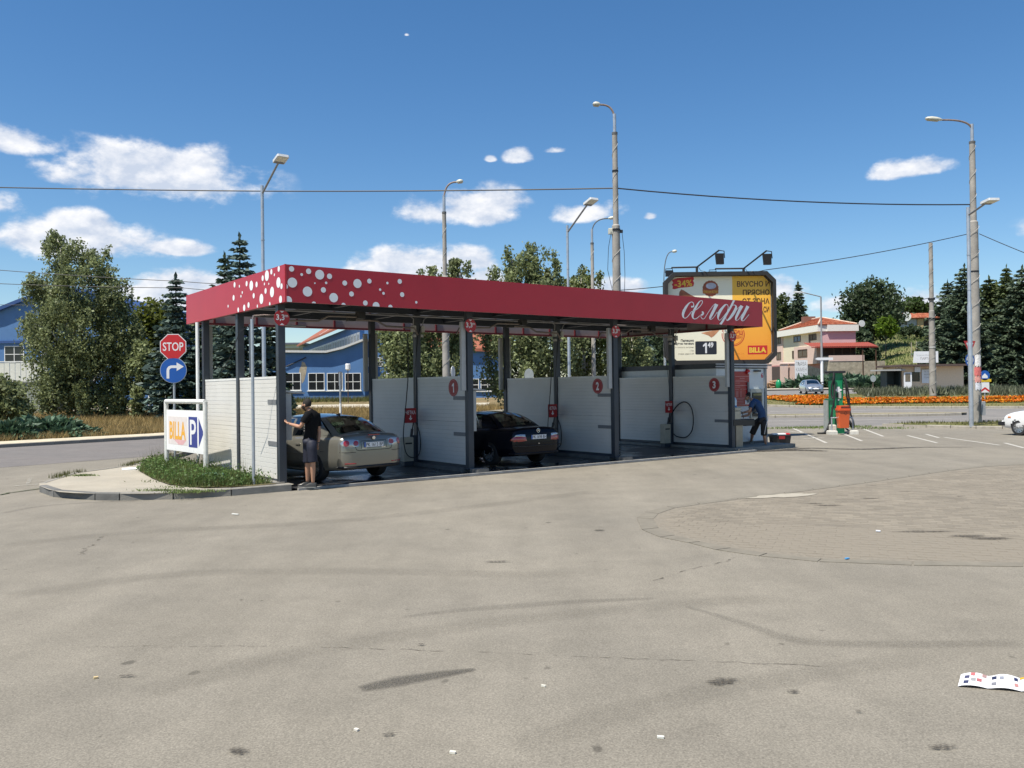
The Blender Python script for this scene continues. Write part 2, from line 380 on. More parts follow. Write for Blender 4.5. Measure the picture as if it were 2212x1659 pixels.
def fade(name, col, thr, sc, stretch, amax=.85, soft=False):
    m = bpy.data.materials.new(name); m.use_nodes = True; n, l = m.node_tree.nodes, m.node_tree.links; b = n['Principled BSDF']; b.inputs['Base Color'].default_value = (*col, 1); b.inputs['Roughness'].default_value = .9; b.inputs['Specular IOR Level'].default_value = .2
    tc = n.new('ShaderNodeTexCoord'); mp = n.new('ShaderNodeMapping'); mp.inputs['Scale'].default_value = stretch; l.new(tc.outputs['Object'], mp.inputs[0])
    z = n.new('ShaderNodeTexNoise'); z.inputs['Scale'].default_value = sc; z.inputs['Detail'].default_value = 5; z.inputs['Roughness'].default_value = .7; l.new(mp.outputs[0], z.inputs[0])
    r = n.new('ShaderNodeMapRange'); r.inputs[1].default_value = thr; r.inputs[2].default_value = thr + .25; r.inputs[4].default_value = amax; l.new(z.outputs[0], r.inputs[0]); 
    if soft:
        at = n.new('ShaderNodeAttribute'); at.attribute_name = 'soft'; ms = n.new('ShaderNodeMath'); ms.operation = 'MULTIPLY'; l.new(r.outputs[0], ms.inputs[0]); l.new(at.outputs['Fac'], ms.inputs[1]); l.new(ms.outputs[0], b.inputs['Alpha'])
    else: l.new(r.outputs[0], b.inputs['Alpha'])
    return m
def soft_attr(o, vals):
    a = o.data.attributes.new('soft', 'FLOAT', 'POINT'); a.data.foreach_set('value', vals)
def soft_mark(name, pts, w, z, m):
    P = [Vector(p[:2]) for p in pts]; W = list(w) if isinstance(w, (list, tuple)) else [w]*len(P); Q = []
    for i in range(len(P)-1):
        p0, p1, p2, p3 = P[max(0, i-1)], P[i], P[i+1], P[min(len(P)-1, i+2)]
        for k in range(10): u = k/10; Q.append((.5*((2*p1)+(p2-p0)*u+(2*p0-5*p1+4*p2-p3)*u*u+(3*p1-p0-3*p2+p3)*u**3), W[i]+(W[i+1]-W[i])*u))
    Q.append((P[-1], W[-1])); mb = MB(); val = []; N = len(Q)
    for i, (p, ww) in enumerate(Q):
        d = (Q[min(i+1, N-1)][0] - Q[max(0, i-1)][0]).normalized(); nn = Vector((-d.y, d.x)); e = min(1, min(i, N-1-i)/4 + (.35 if i and i < N-1 else 0))
        for s_, a in ((-.75, 0), (-.32, 1), (.32, 1), (.75, 0)): q = p + nn*(s_*ww); mb.v.append((q.x, q.y, z)); val.append(a*e)
    for i in range(N-1):
        for k in range(3): mb.f.append((4*i+k, 4*i+4+k, 4*i+5+k, 4*i+1+k)); mb.mi.append(0)
    o = mb.build(name, m); soft_attr(o, val); bm = bmesh.new(); bm.from_mesh(o.data)
    for f in bm.faces:
        if f.normal.z < 0: f.normal_flip()
    bm.to_mesh(o.data); bm.free(); return struct(o)
# left-hand road behind the car wash
KD = Vector((.598, .802)); KN = Vector((-KD.y, KD.x))           # along the far kerb, and away from the road
K0 = Vector((-19.39, 32.46))
def kp(t, n=0.0):
    p = K0 + KD * t + KN * n; return p.x, p.y
def strip(name, t0, t1, n0, n1, z, m, zf=zt, step=2.0):
    mb = MB(); k = max(1, int((t1 - t0) / step)); ts = [t0 + (t1 - t0) * i / k for i in range(k + 1)]
    for t in ts:
        for nn in (n0, n1):
            x, y = kp(t, nn); mb.v.append((x, y, zf(x, y) + z))
    for i in range(k): mb.f.append((2*i, 2*i+2, 2*i+3, 2*i+1)); mb.mi.append(0)
    o = mb.build(name, m)
    bm = bmesh.new(); bm.from_mesh(o.data)
    for f in bm.faces:
        if f.normal.z < 0: f.normal_flip()
    bm.to_mesh(o.data); bm.free(); return struct(o)
strip('road', -45, 40, -9.4, 0, .004, ROADM)['label'] = 'grey asphalt road passing behind the car wash'
struct(strip('pavement_bed', -45, 40, .16, 2.6, .10, mat('mortar', (.20, .18, .14), .95)), 'pavement along the far side of the road')
pv = bpy.data.objects['pavement_bed']
SLABM = [mat('slab_a', (.50, .435, .31), .9, var=.12), mat('slab_b', (.46, .40, .295), .9, var=.12), mat('slab_c', (.53, .46, .335), .9, var=.12)]
ang = math.atan2(KD.y, KD.x)
kb = MB().bev(-.495, .495, 0, .15, -.1, .145, .015).mesh('kerb_stone', KERB_C)
sb = [MB().bev(-.243, .243, -.243, .243, 0, .04, .006).mesh('paving_slab', s) for s in SLABM]
for i in range(-9, 26):
    x, y = kp(i + .5, 0); o = link('kerb_stone', kb, pv); o.location = (x, y, zt(x, y) + random.uniform(-.006, .006)); o.rotation_euler = (0, 0, ang)
for i in range(-12, 40):
    for j in range(4):
        x, y = kp(i * .5 + .25, .42 + j * .5); o = link('paving_slab', random.choice(sb), pv); o.location = (x, y, zt(x, y) + .105 + random.uniform(-.004, .004)); o.rotation_euler = (random.uniform(-.006, .006), random.uniform(-.006, .006), ang)
# worn road markings
def mark(name, pts, w, z, m=PAINTLINE, zf=None):
    mb = MB(); pts = [Vector(p[:2]) for p in pts]
    for i, p in enumerate(pts):
        d = (pts[min(i+1, len(pts)-1)] - pts[max(0, i-1)]).normalized(); nn = Vector((-d.y, d.x))
        ww = w[i] if isinstance(w, (list, tuple)) else w
        for s in (-1, 1):
            q = p + nn * (s * ww / 2); mb.v.append((q.x, q.y, (zf(q.x, q.y) if zf else 0) + z))
    for i in range(len(pts)-1): mb.f.append((2*i, 2*i+2, 2*i+3, 2*i+1)); mb.mi.append(0)
    o = mb.build(name, m); bm = bmesh.new(); bm.from_mesh(o.data)
    for f in bm.faces:
        if f.normal.z < 0: f.normal_flip()
    bm.to_mesh(o.data); bm.free(); return struct(o)
FAINT = fade('worn_paint', (.40, .38, .33), .40, 9, (1, 1, 1))
mark('road_marking', [G(28, 1051), G(105, 1045)], .16, .010, FAINT)
mark('road_marking', [G(60, 1046), G(66, 1033)], .08, .010, FAINT)
mark('road_marking', [G(86, 1041), G(116, 1036)], .08, .010, FAINT)
SKID = mat('tyre_rubber_mark', (.085, .080, .074), .85, var=.5, scale=22)
SK1 = fade('skid_dark', (.075, .070, .062), .34, 150, (1, 1, 1), .72, True); SK2 = fade('skid_faint', (.10, .092, .08), .40, 130, (1, 1, 1), .34, True); CRK = fade('crack_dark', (.085, .075, .062), .46, 7, (1, 1, 1)); SEAM = fade('seam_line', (.12, .105, .085), .42, 7, (1, 1, 1))
soft_mark('skid_mark', [G(775, 1490), G(860, 1473), G(950, 1458), G(1030, 1446)], [.10, .17, .13, .04], .004, SK1)
soft_mark('skid_mark', [G(860, 1335), G(1000, 1318), G(1110, 1310), G(1250, 1300), G(1420, 1293)], [.05, .12, .16, .14, .06], .004, SK2)
soft_mark('skid_mark', [G(1480, 1310), G(1600, 1345), G(1720, 1383), G(1900, 1392), G(2212, 1390)], [.04, .10, .16, .16, .16], .004, SK2)
def wob(pts, k=5, a=.03):
    out = []
    for p, q in zip(pts, pts[1:]):
        for i in range(k):
            t = i / k; r = p.lerp(q, t); out.append((r.x + random.uniform(-a, a), r.y + random.uniform(-a, a)))
    out.append((pts[-1].x, pts[-1].y)); return out
mark('asphalt_crack', wob([G(185, 1398), G(600, 1396), G(1000, 1408), G(1400, 1424), G(1790, 1440)], 14, .018), .016, .003, CRK)
mark('asphalt_crack', wob([G(1420, 1255), G(1500, 1228), G(1590, 1205)], 8, .05), .03, .003, CRK)
mark('asphalt_crack', wob([G(178, 1198), G(200, 1175), G(220, 1160)], 5, .06), .05, .003, CRK)
mark('asphalt_crack', wob([G(0, 1070), G(30, 1064), G(88, 1056)], 4, .05), .07, .012, mat('seam_weed', (.06, .07, .03), .9, var=.5))
soft_mark('asphalt_seam', [G(0, 1110), G(90, 1094), G(210, 1085), G(300, 1082)], .14, .003, SK2)

# paved tongue on the right, flush concrete kerb around it
inner_low = [(1411.6,1121.7),(1422.6,1141),(1457.9,1157),(1512.8,1170.8),(1579.6,1184.5),(1658,1196.3),(1775.8,1208),(1972,1214),(2212,1216.7),(2600,1218)]
outer_low = [(1375.5,1119.8),(1387,1145),(1426.5,1161),(1489,1173.5),(1548,1188.5),(1642,1202),(1768,1214),(1972,1221.8),(2212,1225),(2600,1228)]
inner_up = [(1411.6,1121.7),(1422.6,1110),(1457.9,1098),(1512.8,1090),(1595,1079),(1697,1066.8),(1870,1044),(2050,1017.7),(2129,1008.7),(2212,1004),(2600,985)]
outer_up = [(1375.5,1119.8),(1392,1107),(1440,1095),(1505,1086.5),(1590,1076),(1692,1064),(1866,1041),(2046,1014.5),(2126,1005.5),(2212,1001),(2600,982)]
low = [G(*p) for p in inner_low]; upp = [G(*p) for p in inner_up]
poly = [(p.x, p.y) for p in low] + [(p.x, p.y) for p in upp[::-1][:-1]]
bed = struct(sheet('paved_area', poly, .003, mat('paver_joint', (.196, .172, .134), .95, var=.2, scale=20)), 'block paved strip set in the asphalt on the right')
KERB_FLUSH = mat('flush_kerb', (.178, .160, .126), .92, var=.15, scale=4, bump=.3)
def dense(a, step=.9):
    out = []
    for p, q in zip(a, a[1:]):
        k = max(1, int((q - p).length / step))
        out += [p.lerp(q, i / k) for i in range(k)]
    return out + [a[-1]]
for ins, outs in ((inner_low, outer_low), (inner_up, outer_up)):
    I = [G(*p) for p in ins]; O = [G(*p) for p in outs]
    for a, b, c, d in zip(I, I[1:], O, O[1:]):
        k = max(1, int((b - a).length / .8))
        for i in range(k):
            t0, t1 = i / k + .012 / max(.2, (b-a).length), (i + 1) / k - .012 / max(.2, (b-a).length)
            q = [a.lerp(b, t0), a.lerp(b, t1), c.lerp(d, t1), c.lerp(d, t0)]
            if q[0].x > 18: continue
            MB().prism([(p.x, p.y) for p in q], -.05, .008).build('kerb_strip', KERB_FLUSH, bed)
def inside(x, y, P):
    r = False; j = len(P) - 1
    for i in range(len(P)):
        if (P[i][1] > y) != (P[j][1] > y) and x < (P[j][0]-P[i][0]) * (y-P[i][1]) / (P[j][1]-P[i][1]) + P[i][0]: r = not r
        j = i
    return r
pr = rad(-22); cr_, sr_ = math.cos(pr), math.sin(pr); cells = []
for i in range(-30, 110):
    for j in range(-60, 110):
        lx, ly = i * .202 + (.101 if j % 2 else 0), j * .165
        x, y = 2 + lx * cr_ - ly * sr_, 9 + lx * sr_ + ly * cr_
        if all(inside(x + a * .12, y + b * .12, poly) for a in (-1, 1) for b in (-1, 1)) and y < 21 and x < .64 * y + 1.2: cells.append((math.hypot(x, y), x, y))
cells.sort()
pm = MB().prism([(-.097,-.079),(-.05,-.072),(0,-.082),(.05,-.072),(.097,-.079),(.092,0),(.097,.079),(.05,.086),(0,.076),(-.05,.086),(-.097,.079),(-.102,0)], -.02, 0).mesh('paver', PAVER)
for _, x, y in cells[:300]:
    o = link('paver', pm, bed); o.location = (x, y, .0055 + random.uniform(-.001, .001)); o.rotation_euler = (random.uniform(-.01, .01), random.uniform(-.01, .01), pr)
mb = MB()
for _, x, y in cells[300:]:
    h = .0055 + random.uniform(-.001, .001)
    mb.prism([(x + a*cr_ - b*sr_, y + a*sr_ + b*cr_) for a, b in ((-.098,-.079),(0,-.072),(.098,-.079),(.093,0),(.098,.079),(0,.072),(-.098,.079),(-.093,0))], -.02, h)
stuff(mb.build('paver_field', PAVER, bed))
# pale patch and dark splits at the edge of the paving
def blotch(name, c, rx, ry, m, z=.011, n=14, rot=0):
    P = []
    for k in range(n):
        a = 2*math.pi*k/n; q = random.uniform(.65, 1.1); x, y = rx*q*math.cos(a), ry*q*math.sin(a); P.append((c.x + x*math.cos(rot)-y*math.sin(rot), c.y + x*math.sin(rot)+y*math.cos(rot)))
    return sheet(name, P, z, m)
blotch('cement_patch', G(1690, 1072), .75, .22, mat('cement_patch', (.34, .31, .25), .9), .0125, 18, .35)
def soft_blotch(name, c, rx, ry, m, z, n=18):
    mb = MB(); val = [1.0]; mb.v.append((c.x, c.y, z)); ph = random.uniform(0, 6)
    for f_, a in ((.55, 1.0), (1.0, 0.0)):
        for k in range(n): t = 2*math.pi*k/n; q = f_*(1 + .22*math.sin(2*t+ph) + .16*math.sin(5*t+2*ph)); mb.v.append((c.x + rx*q*math.cos(t), c.y + ry*q*math.sin(t), z)); val.append(a)
    mb.f = [(0, 1+k, 1+(k+1) % n) for k in range(n)] + [(1+k, 1+n+k, 1+n+(k+1) % n, 1+(k+1) % n) for k in range(n)]; mb.mi = [0]*len(mb.f)
    o = mb.build(name, m); soft_attr(o, val); return struct(o)
STAIN = fade('oil_stain', (.060, .053, .044), .34, 40, (1, 1, 1), .8, True)
for pts, w in (([G(0, 1290), G(400, 1240), G(800, 1235), G(1250, 1245)], .3), ([G(300, 1500), G(700, 1400), G(1200, 1330), G(1700, 1290)], .28), ([G(1100, 1620), G(1500, 1500), G(2000, 1420)], .25), ([G(0, 1180), G(300, 1150), G(800, 1120), G(1300, 1060)], .35)):
    soft_mark('tyre_track', pts, w, .0035, fade('track_faint', (.12, .11, .092), .40, 120, (1, 1, 1), .22, True))
for x, y, rx, ry in ((1790,1093,.35,.08),(1760,1089,.2,.05),(1995,1150,.42,.09),(2090,1160,.35,.10),(2140,1165,.4,.1),(1880,1078,.25,.06),(1955,1063,.12,.04),(2075,1073,.12,.04),
                     (515,1626,.075,.06),(840,1590,.05,.03),(2035,1617,.085,.05),(1560,1475,.14,.08),(1713,1497,.06,.03),(275,1463,.07,.03),(1855,1540,.04,.02),(910,1395,.03,.03),(1075,1215,.15,.06)):
    soft_blotch('ground_stain', G(x, y), rx*.95, ry*.9, STAIN, .0145)

# kerbed corner island on the left
out = [(85,1063),(104,1071),(128,1077),(160,1079.5),(205,1081),(258,1081.5),(313,1081),(374,1079),(434.6,1076),(500,1071.5),(565.6,1066),(631,1060.5)]
back = [(85,1057),(104,1050.5),(155,1034),(208,1026.5),(268,1018.5),(330,1003),(392,985),(452,965)]
ob = [G(*p) for p in out]; bb = [G(*p) for p in back]
# island top polygon: along the kerb, then the wall of the car wash, then the road edge
CWA = rad(36.8); CWO = Vector((-4.868, 17.577, 0))
def cw(u, v, z=0.0): return Vector((CWO.x + u*math.cos(CWA) - v*math.sin(CWA), CWO.y + u*math.sin(CWA) + v*math.cos(CWA), z))
ip = [(p.x, p.y) for p in ob] + [tuple(cw(.25, -.35)[:2]), tuple(cw(.25, 5.6)[:2]), tuple(cw(-.2, 9.5)[:2])] + [(p.x, p.y) for p in bb[::-1]]
island = struct(sheet('corner_pavement', ip, .128, PAVE_C), 'rounded kerbed island of pale concrete at the road corner')
def kerb_run(P, h, wdt, m, parent, flip=1, z0=0.0, seg=.95):
    # stones along a polyline, each a mesh of its own
    acc = [P[0]]
    D = dense(P, .25); L = 0; cur = [D[0]]
    for p, q in zip(D, D[1:]):
        cur.append(q); L += (q - p).length
        if L >= seg or q is D[-1]:
            a, b = cur[0], cur[-1]; d = (b - a).normalized(); nn = Vector((-d.y, d.x, 0)) * flip
            g = .012; a2, b2 = a + d * g, b - d * g
            if (b2 - a2).length > .1:
                mb = MB(); zz = random.uniform(-.008, .008)
                sec = [(0, -.05), (0, h - .02 + zz), (.02, h + zz), (wdt, h + zz), (wdt, -.05)]
                vs = [a2 + nn * s + Vector((0, 0, z0 + z)) for s, z in sec] + [b2 + nn * s + Vector((0, 0, z0 + z)) for s, z in sec]
                k = len(sec); mb.add(vs, [tuple(range(k)), tuple(range(2*k-1, k-1, -1))] + [(i, k+i, k+(i+1) % k, (i+1) % k) for i in range(k)])
                o = mb.build('kerb_stone', m, parent); fixn(o)
            cur = [q]; L = 0
def fixn(o):
    bm = bmesh.new(); bm.from_mesh(o.data); bmesh.ops.recalc_face_normals(bm, faces=bm.faces); bm.to_mesh(o.data); bm.free()
kerb_run(ob[:6], .14, .14, KERB_DK, island); kerb_run(ob[5:], .14, .14, KERB_C, island); kerb_run(bb, .135, .12, KERB_C, island, -1)
# soil mound for the weeds beside the wall
soil = [G(300,1018,.13), G(330,1035,.13), G(365,1048,.13), G(440,1055,.13), G(545,1052,.13)]
sp = [(p.x, p.y) for p in soil] + [tuple(cw(-.05, -.2)[:2]), tuple(cw(-.05, 5.3)[:2]), tuple(cw(-.3, 8)[:2])]
struct(sheet('soil_bed', sp, .15, ground_mat('soil', (.15, .115, .07), (.10, .10, .04), grit=.3)), 'earth bed beside the outer wall')

# car wash floor, front lip and drain
wf = [tuple(cw(u, v)[:2]) for u, v in ((-.05, -.40), (15.1, -.42), (15.1, 5.4), (-.05, 5.4))]
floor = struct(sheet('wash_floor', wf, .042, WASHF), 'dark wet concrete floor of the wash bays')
lip = MB()
for a, b in ((.28, 4.4), (5.3, 9.2), (10.1, 14.3)):
    pass
lip.prism([tuple(cw(u, v)[:2]) for u, v in ((.3, -.47), (15.0, -.50), (15.0, -.40), (.3, -.40))], -.05, .05)
struct(lip.build('floor_edge', mat('edge_steel', (.30, .29, .27), .7, var=.3, scale=5), floor))
dr = MB(); dr.prism([tuple(cw(u, v)[:2]) for u, v in ((.5, -.58), (15.0, -.60), (15.0, -.52), (.5, -.52))], -.03, .006)
dr.build('drain_channel', mat('drain_dirt', (.05, .045, .04), .9, var=.4, scale=20), floor)
for u in (4.8, 9.55):
    b = MB(); P = rrect(-.28, .28, 0, .26, .09); b.prism([(x, y) for x, y in P], 0, .11)
    # low rounded kerb nose in front of each dividing wall
    b2 = MB(); b2.prism(rrect(u-.12, u+.30, -.42, -.10, .09), .0, .13); m4 = Matrix.Translation(CWO) @ Matrix.Rotation(CWA, 4, 'Z'); b2.v = [tuple(m4 @ Vector(p)) for p in b2.v]
    b2.build('kerb_nose', KERB_DK, floor)
    b3 = MB(); b3.box(u-.16, u+.16, .1, 5.1, 0, .13, m4); b3.build('wall_kerb', KERB_DK, floor)
m4 = Matrix.Translation(CWO) @ Matrix.Rotation(CWA, 4, 'Z')
MB().box(-.12, .16, -.1, 5.1, 0, .16, m4).build('wall_kerb', KERB_C, floor); MB().box(14.3, 17.3, -.25, 5.1, 0, .12, m4).build('plinth', KERB_C, floor)
MB().bev(14.4, 15.9, -.36, -.25, 0, .10, .02, m4).build('kerb_nose', KERB_C, floor)

# right-hand side: road round the roundabout
def gridsheet(name, x0, x1, ylist, z, m, dx=6):
    X = np.arange(x0, x1 + .1, dx); v = [(x, y, zt(x, y) + z) for y in ylist for x in X]; k = len(X)
    f = [(j*k+i, j*k+i+1, (j+1)*k+i+1, (j+1)*k+i) for j in range(len(ylist)-1) for i in range(k-1)]
    mb = MB(); mb.add(v, f); return struct(mb.build(name, m))
gridsheet('ring_road', 2, 146, [40.6, 45, 60, 80, 100, 106.5], 0.0, ROAD2)['label'] = 'asphalt road around the roundabout'
rk = sheet('lot_edge', [(8.5, 40.55), (60, 40.55), (60, 41.0), (8.5, 41.0)], .006, PAVE_C)
rk['label'] = 'pale concrete edge between car park and road'
for p, q, w in ((G(1656,927), G(1860,921), .10), ):
    mark('road_marking', [p, q], w, .012)
def roadline(y, x0, x1, w):
    mark('road_marking', [(x, y) for x in np.linspace(x0, x1, 8)], w, .006, zf=zt)
roadline(46.9, 13, 24, .14); roadline(56.6, 17, 70, .22); roadline(47.2, 26, 33, .12)
# parking bay lines on the lot (right)
for a, b in (((1712,925),(1785,957)), ((1790,925),(1862,953)), ((1866,927),(1908,943)), ((1960,941),(2024,957)), ((2040,945),(2160,962)), ((2170,957),(2212,968)), ((2000,938),(2028,946)), ((1735,948),(1780,946)), ((1700,931),(1740,936))):
    p, q = G(*a), G(*b); mark('bay_line', [p, p.lerp(q, .5), q], .11, .005)
DAMP = fade('damp', (.055, .05, .045), .30, 9, (1, 1, 1), .9, True)
soft_mark('damp_streak', [G(1690, 972), G(1750, 969), G(1860, 971), G(1990, 967), G(2110, 967)], [.25, .2, .3, .16, .05], .0155, DAMP)
soft_mark('damp_streak', [G(1630, 976), G(1700, 973), G(1790, 975)], [.4, .5, .2], .0165, DAMP)
# splitter island and roundabout island
def ring(cx, cy, rx, ryf, ryb, p=3.0, n=80):
    P = []
    for k in range(n):
        a = 2*math.pi*k/n; c, s = math.cos(a), math.sin(a); ry = ryb if s > 0 else ryf
        x = abs(c) ** (2/p) * rx * (1 if c >= 0 else -1); y = abs(s) ** (2/p) * ry * (1 if s >= 0 else -1); P.append((cx + x, cy + y))
    return P
RP = ring(54, 74, 38, 18.5, 11)
rmb = MB(); cxy = (54, 74)
for s, dz in ((1, .13), (.93, .14), (.8, .15), (.5, .16), (.2, .16)):
    rmb.v += [(cxy[0] + (x-cxy[0])*s, cxy[1] + (y-cxy[1])*s, zt(0, cxy[1] + (y-cxy[1])*s) + dz) for x, y in RP]
nn_ = len(RP)
for i in range(4): rmb.f += [(i*nn_+k, i*nn_+(k+1) % nn_, (i+1)*nn_+(k+1) % nn_, (i+1)*nn_+k) for k in range(nn_)]
rmb.f.append(tuple(4*nn_+k for k in range(nn_))); rmb.mi = [0]*len(rmb.f)
VERGE = ground_mat('verge_grass', (.115, .12, .038), (.16, .135, .055), grit=.4, fine=.2)
rnd = struct(rmb.build('roundabout_island', VERGE, None, True, 0), 'grassy kerbed island of the roundabout')
sp3 = [Vector((x, y, 0)) for x, y in ring(20.2, 50.4, 6.5, .9, .9, 2)]
sis = struct(sheet('splitter_island', [(p.x, p.y) for p in sp3], .14, ground_mat('splitter_soil', (.25, .215, .15), (.16, .15, .08)), zf=zt), 'narrow kerbed splitter island before the roundabout')
def kerb_ring(P, parent, m, front_only=True, seg=1.0):
    D = dense([Vector((x, y, 0)) for x, y in P] + [Vector((*P[0], 0))], .2); cur = [D[0]]; L = 0
    for p, q in zip(D, D[1:]):
        cur.append(q); L += (q-p).length
        if L >= seg:
            a, b = cur[0], cur[-1]; d = (b-a).normalized(); nn = Vector((-d.y, d.x, 0)); z0 = zt(a.x, a.y)
            if not front_only or (a.y < cxy[1] + 4 and a.x < 74):
                mb = MB(); a2, b2 = a + d*.012, b - d*.012; vs = []
                for e in (a2, b2):
                    ze = zt(e.x, e.y); vs += [e + nn*s + Vector((0, 0, ze+z)) for s, z in ((-.02,-.05),(-.02,.13),(0,.15),(.16,.15),(.16,-.05))]
                mb.add(vs, [(0,1,2,3,4),(9,8,7,6,5)] + [(i, 5+i, 5+(i+1) % 5, (i+1) % 5) for i in range(5)]); o = mb.build('kerb_stone', m, parent); fixn(o)
            cur = [q]; L = 0
kerb_ring(RP, rnd, mat('kerb_light', (.33, .30, .25), .9, var=.2)); kerb_ring([(p.x, p.y) for p in sp3], sis, mat('kerb_light'), False)
# verge at the right corner of the lot, with the two tall poles
vg = [G(1862,923), G(1905,914), G(2000,910), G(2212,908), G(2400,905), G(2400,935), G(2212,934), G(2115,936), G(2015,936.5), G(1950,931)]
vpoly = [(p.x, p.y) for p in vg]
verge = struct(sheet('verge', [(13.5+7.5, 40.4)] and [(22.0, 36.6), (18.7, 38.8), (17.4, 40.4), (19, 41.4), (30, 41.6), (45, 41.8), (45, 35.8), (30, 36.0), (24.0, 35.9)], .125, VERGE), 'grass verge with kerb beside the car park')
kerb_run([Vector((17.4, 40.4, 0)), Vector((18.7, 38.8, 0)), Vector((20.2, 37.4, 0)), Vector((22.0, 36.5, 0)), Vector((24.0, 35.8, 0)), Vector((30, 35.9, 0)), Vector((36, 35.8, 0))], .13, .14, mat('kerb_light'), verge, 1)
# pavements on the far side of the ring road
def band(name, pts, w, z, m):
    return mark(name, pts, w, z, m, zt)
band('far_pavement', [(8, 104.0), (60, 104.0), (120, 103)], 5.0, .12, mat('far_pave', (.36, .32, .26), .9, var=.15, scale=.5))['label'] = 'pale pavement on the far side of the roundabout'
band('far_path', [(-60, 72.5), (-2, 72.5)], 7.5, .02, mat('pale_path', (.50, .46, .37), .95, var=.12, scale=.4))['label'] = 'pale dusty path in front of the blue works building'
# ------------------------------------------------------------------ car wash
CW = thing('car_wash', 'self-service car wash with red banded canopy on dark posts', 'car wash', CWO, CWA)
ZB, ZT = 3.80, 4.55
UL, UR, VF, VR = 0.0, 15.2, -.62, 6.05
FU = [0.14, 4.80, 9.55, 14.45]              # dividing walls along the front
# canopy fascias
fw_ = MB().box(UL, UR, VF, VF+.05, ZB, ZT).build('fascia', PAINT_RED, CW)
MB().box(UL, UL+.05, VF+.052, VR-.052, ZB, ZT).build('fascia', PAINT_RED, CW)
MB().box(UR-.05, UR, VF+.052, VR-.052, ZB, ZT).build('fascia', PAINT_RED, CW)
MB().box(UL, UR, VR-.05, VR, ZB, ZT).build('fascia', PAINT_RED, CW)
BACKING = mat('fascia_backing', (.33, .28, .26), .8, var=.15, scale=1.5)
for a in ((UL+.06, UR-.06, VR-.062, VR-.052, ZB+.03, ZT-.03), (UR-.062, UR-.052, VF+.06, VR-.07, ZB+.03, ZT-.03), (UL+.052, UL+.062, VF+.06, VR-.07, ZB+.03, ZT-.03), (UL+.06, UR-.06, VF+.052, VF+.062, ZB+.03, ZT-.03)):
    MB().box(*a).build('fascia_backing', BACKING, CW)
DKRED = mat('frame_dark_red', (.12, .012, .018), .5)
for a in ((UL+.064, UR-.064, VR-.12, VR-.064, ZB, ZB+.05), (UR-.12, UR-.064, VF+.13, VR-.13, ZB, ZB+.05), (UL+.064, UL+.12, VF+.13, VR-.13, ZB, ZB+.05)):
    MB().box(*a).build('fascia_rail', DKRED, CW)
for i in range(13):
    u = .7 + i * 1.15
    MB().box(u-.025, u+.025, VR-.105, VR-.064, ZB+.052, ZT-.05).build('fascia_bracket', DKRED, CW)
for i in range(5):
    v = .3 + i * 1.2
    MB().box(UR-.105, UR-.064, v-.025, v+.025, ZB+.052, ZT-.05).build('fascia_bracket', DKRED, CW)
    MB().box(UL+.064, UL+.105, v-.025, v+.025, ZB+.052, ZT-.05).build('fascia_bracket', DKRED, CW)
# polka dots on the fascia near the corner (front: x in px along the face measured from the corner crop)
def front_pt(px, py):
    d = ray(px, py); n = Vector((math.sin(CWA), -math.cos(CWA), 0)); o = cw(0, VF - .004); t = (o - _C).dot(n) / d.dot(n); p = _C + d * t - CWO
    return p.x*math.cos(CWA)+p.y*math.sin(CWA), p.z
def left_pt(px, py):
    d = ray(px, py); n = Vector((-math.cos(CWA), -math.sin(CWA), 0)); o = cw(UL - .004, 0); t = (o - _C).dot(n) / d.dot(n); p = _C + d * t - CWO
    return -p.x*math.sin(CWA)+p.y*math.cos(CWA), p.z
def clip_z(P):
    lo, hi = ZB + .002, ZT - .002; return [(x, min(hi, max(lo, y))) for x, y in P]
# crops of the photograph (px offset, px per unit) -> picture coordinates
c1 = lambda x, y: ((600 + x*.6329)/1.8228, (950 + y*.6329)/1.8228)
FD = [(866,172,17),(972,187,17),(929,207,9),(1041,208,30),(1102,218,17),(871,257,31),(828,281,17),(1011,261,5),(1081,259,8),(965,313,31),(1064,303,17),(1128,351,29),(1197,260,16),(1276,263,28),(1350,248,15),(1239,328,16),(1462,260,8),(1539,250,15),(1417,301,8),(1438,324,9),(1554,332,15),(1325,384,16),(1392,402,24),(1481,410,15),(1642,380,8),(1189,398,15),(1005,390,15),(843,368,27)]
for x, y, r in FD:
    u, z = front_pt(*c1(x, y)); u2, z2 = front_pt(*c1(x, y - r)); R_ = abs(z2 - z)
    P = [(max(UL + .012, a), b) for a, b in clip_z([(u + R_*math.cos(t*math.pi/14), z + R_*math.sin(t*math.pi/14)) for t in range(28)])]
    MB().add([(a, VF-.0035, b) for a, b in P], [tuple(range(len(P)))]).build('white_dot', WHITE_PRINT, fw_)
fl_ = [o for o in bpy.data.objects if o.name.startswith('fascia') and o.parent == CW][1]
LD = [(786,172,18),(740,190,17),(712,214,33),(686,230,18),(759,209,9),(784,257,33),(697,266,9),(724,265,7),(648,269,18),(615,276,31),(586,264,17),(511,271,17),(541,280,9),(744,316,33),(704,309,18),(678,359,32),(630,339,17),(559,319,9),(551,342,9),(505,352,18),(471,404,9),(598,397,18),(571,414,20),(534,427,15),(653,404,10),(730,390,12),(797,362,24),(803,280,18)]
for x, y, r in LD:
    v, z = left_pt(*c1(x, y)); v2, z2 = left_pt(*c1(x, y - r)); R_ = abs(z2 - z)
    P = [(max(VF + .012, a), b) for a, b in clip_z([(v + R_*math.cos(t*math.pi/14), z + R_*math.sin(t*math.pi/14)) for t in range(28)])]
    MB().add([(UL-.0035, a, b) for a, b in P], [tuple(range(len(P)-1, -1, -1))]).build('white_dot', WHITE_PRINT, fl_)
MB().box(UL-.006, UL+.03, VF-.006, VF+.012, ZB, ZT+.004).build('corner_trim', mat('trim_red', (.52, .02, .03), .4), CW)
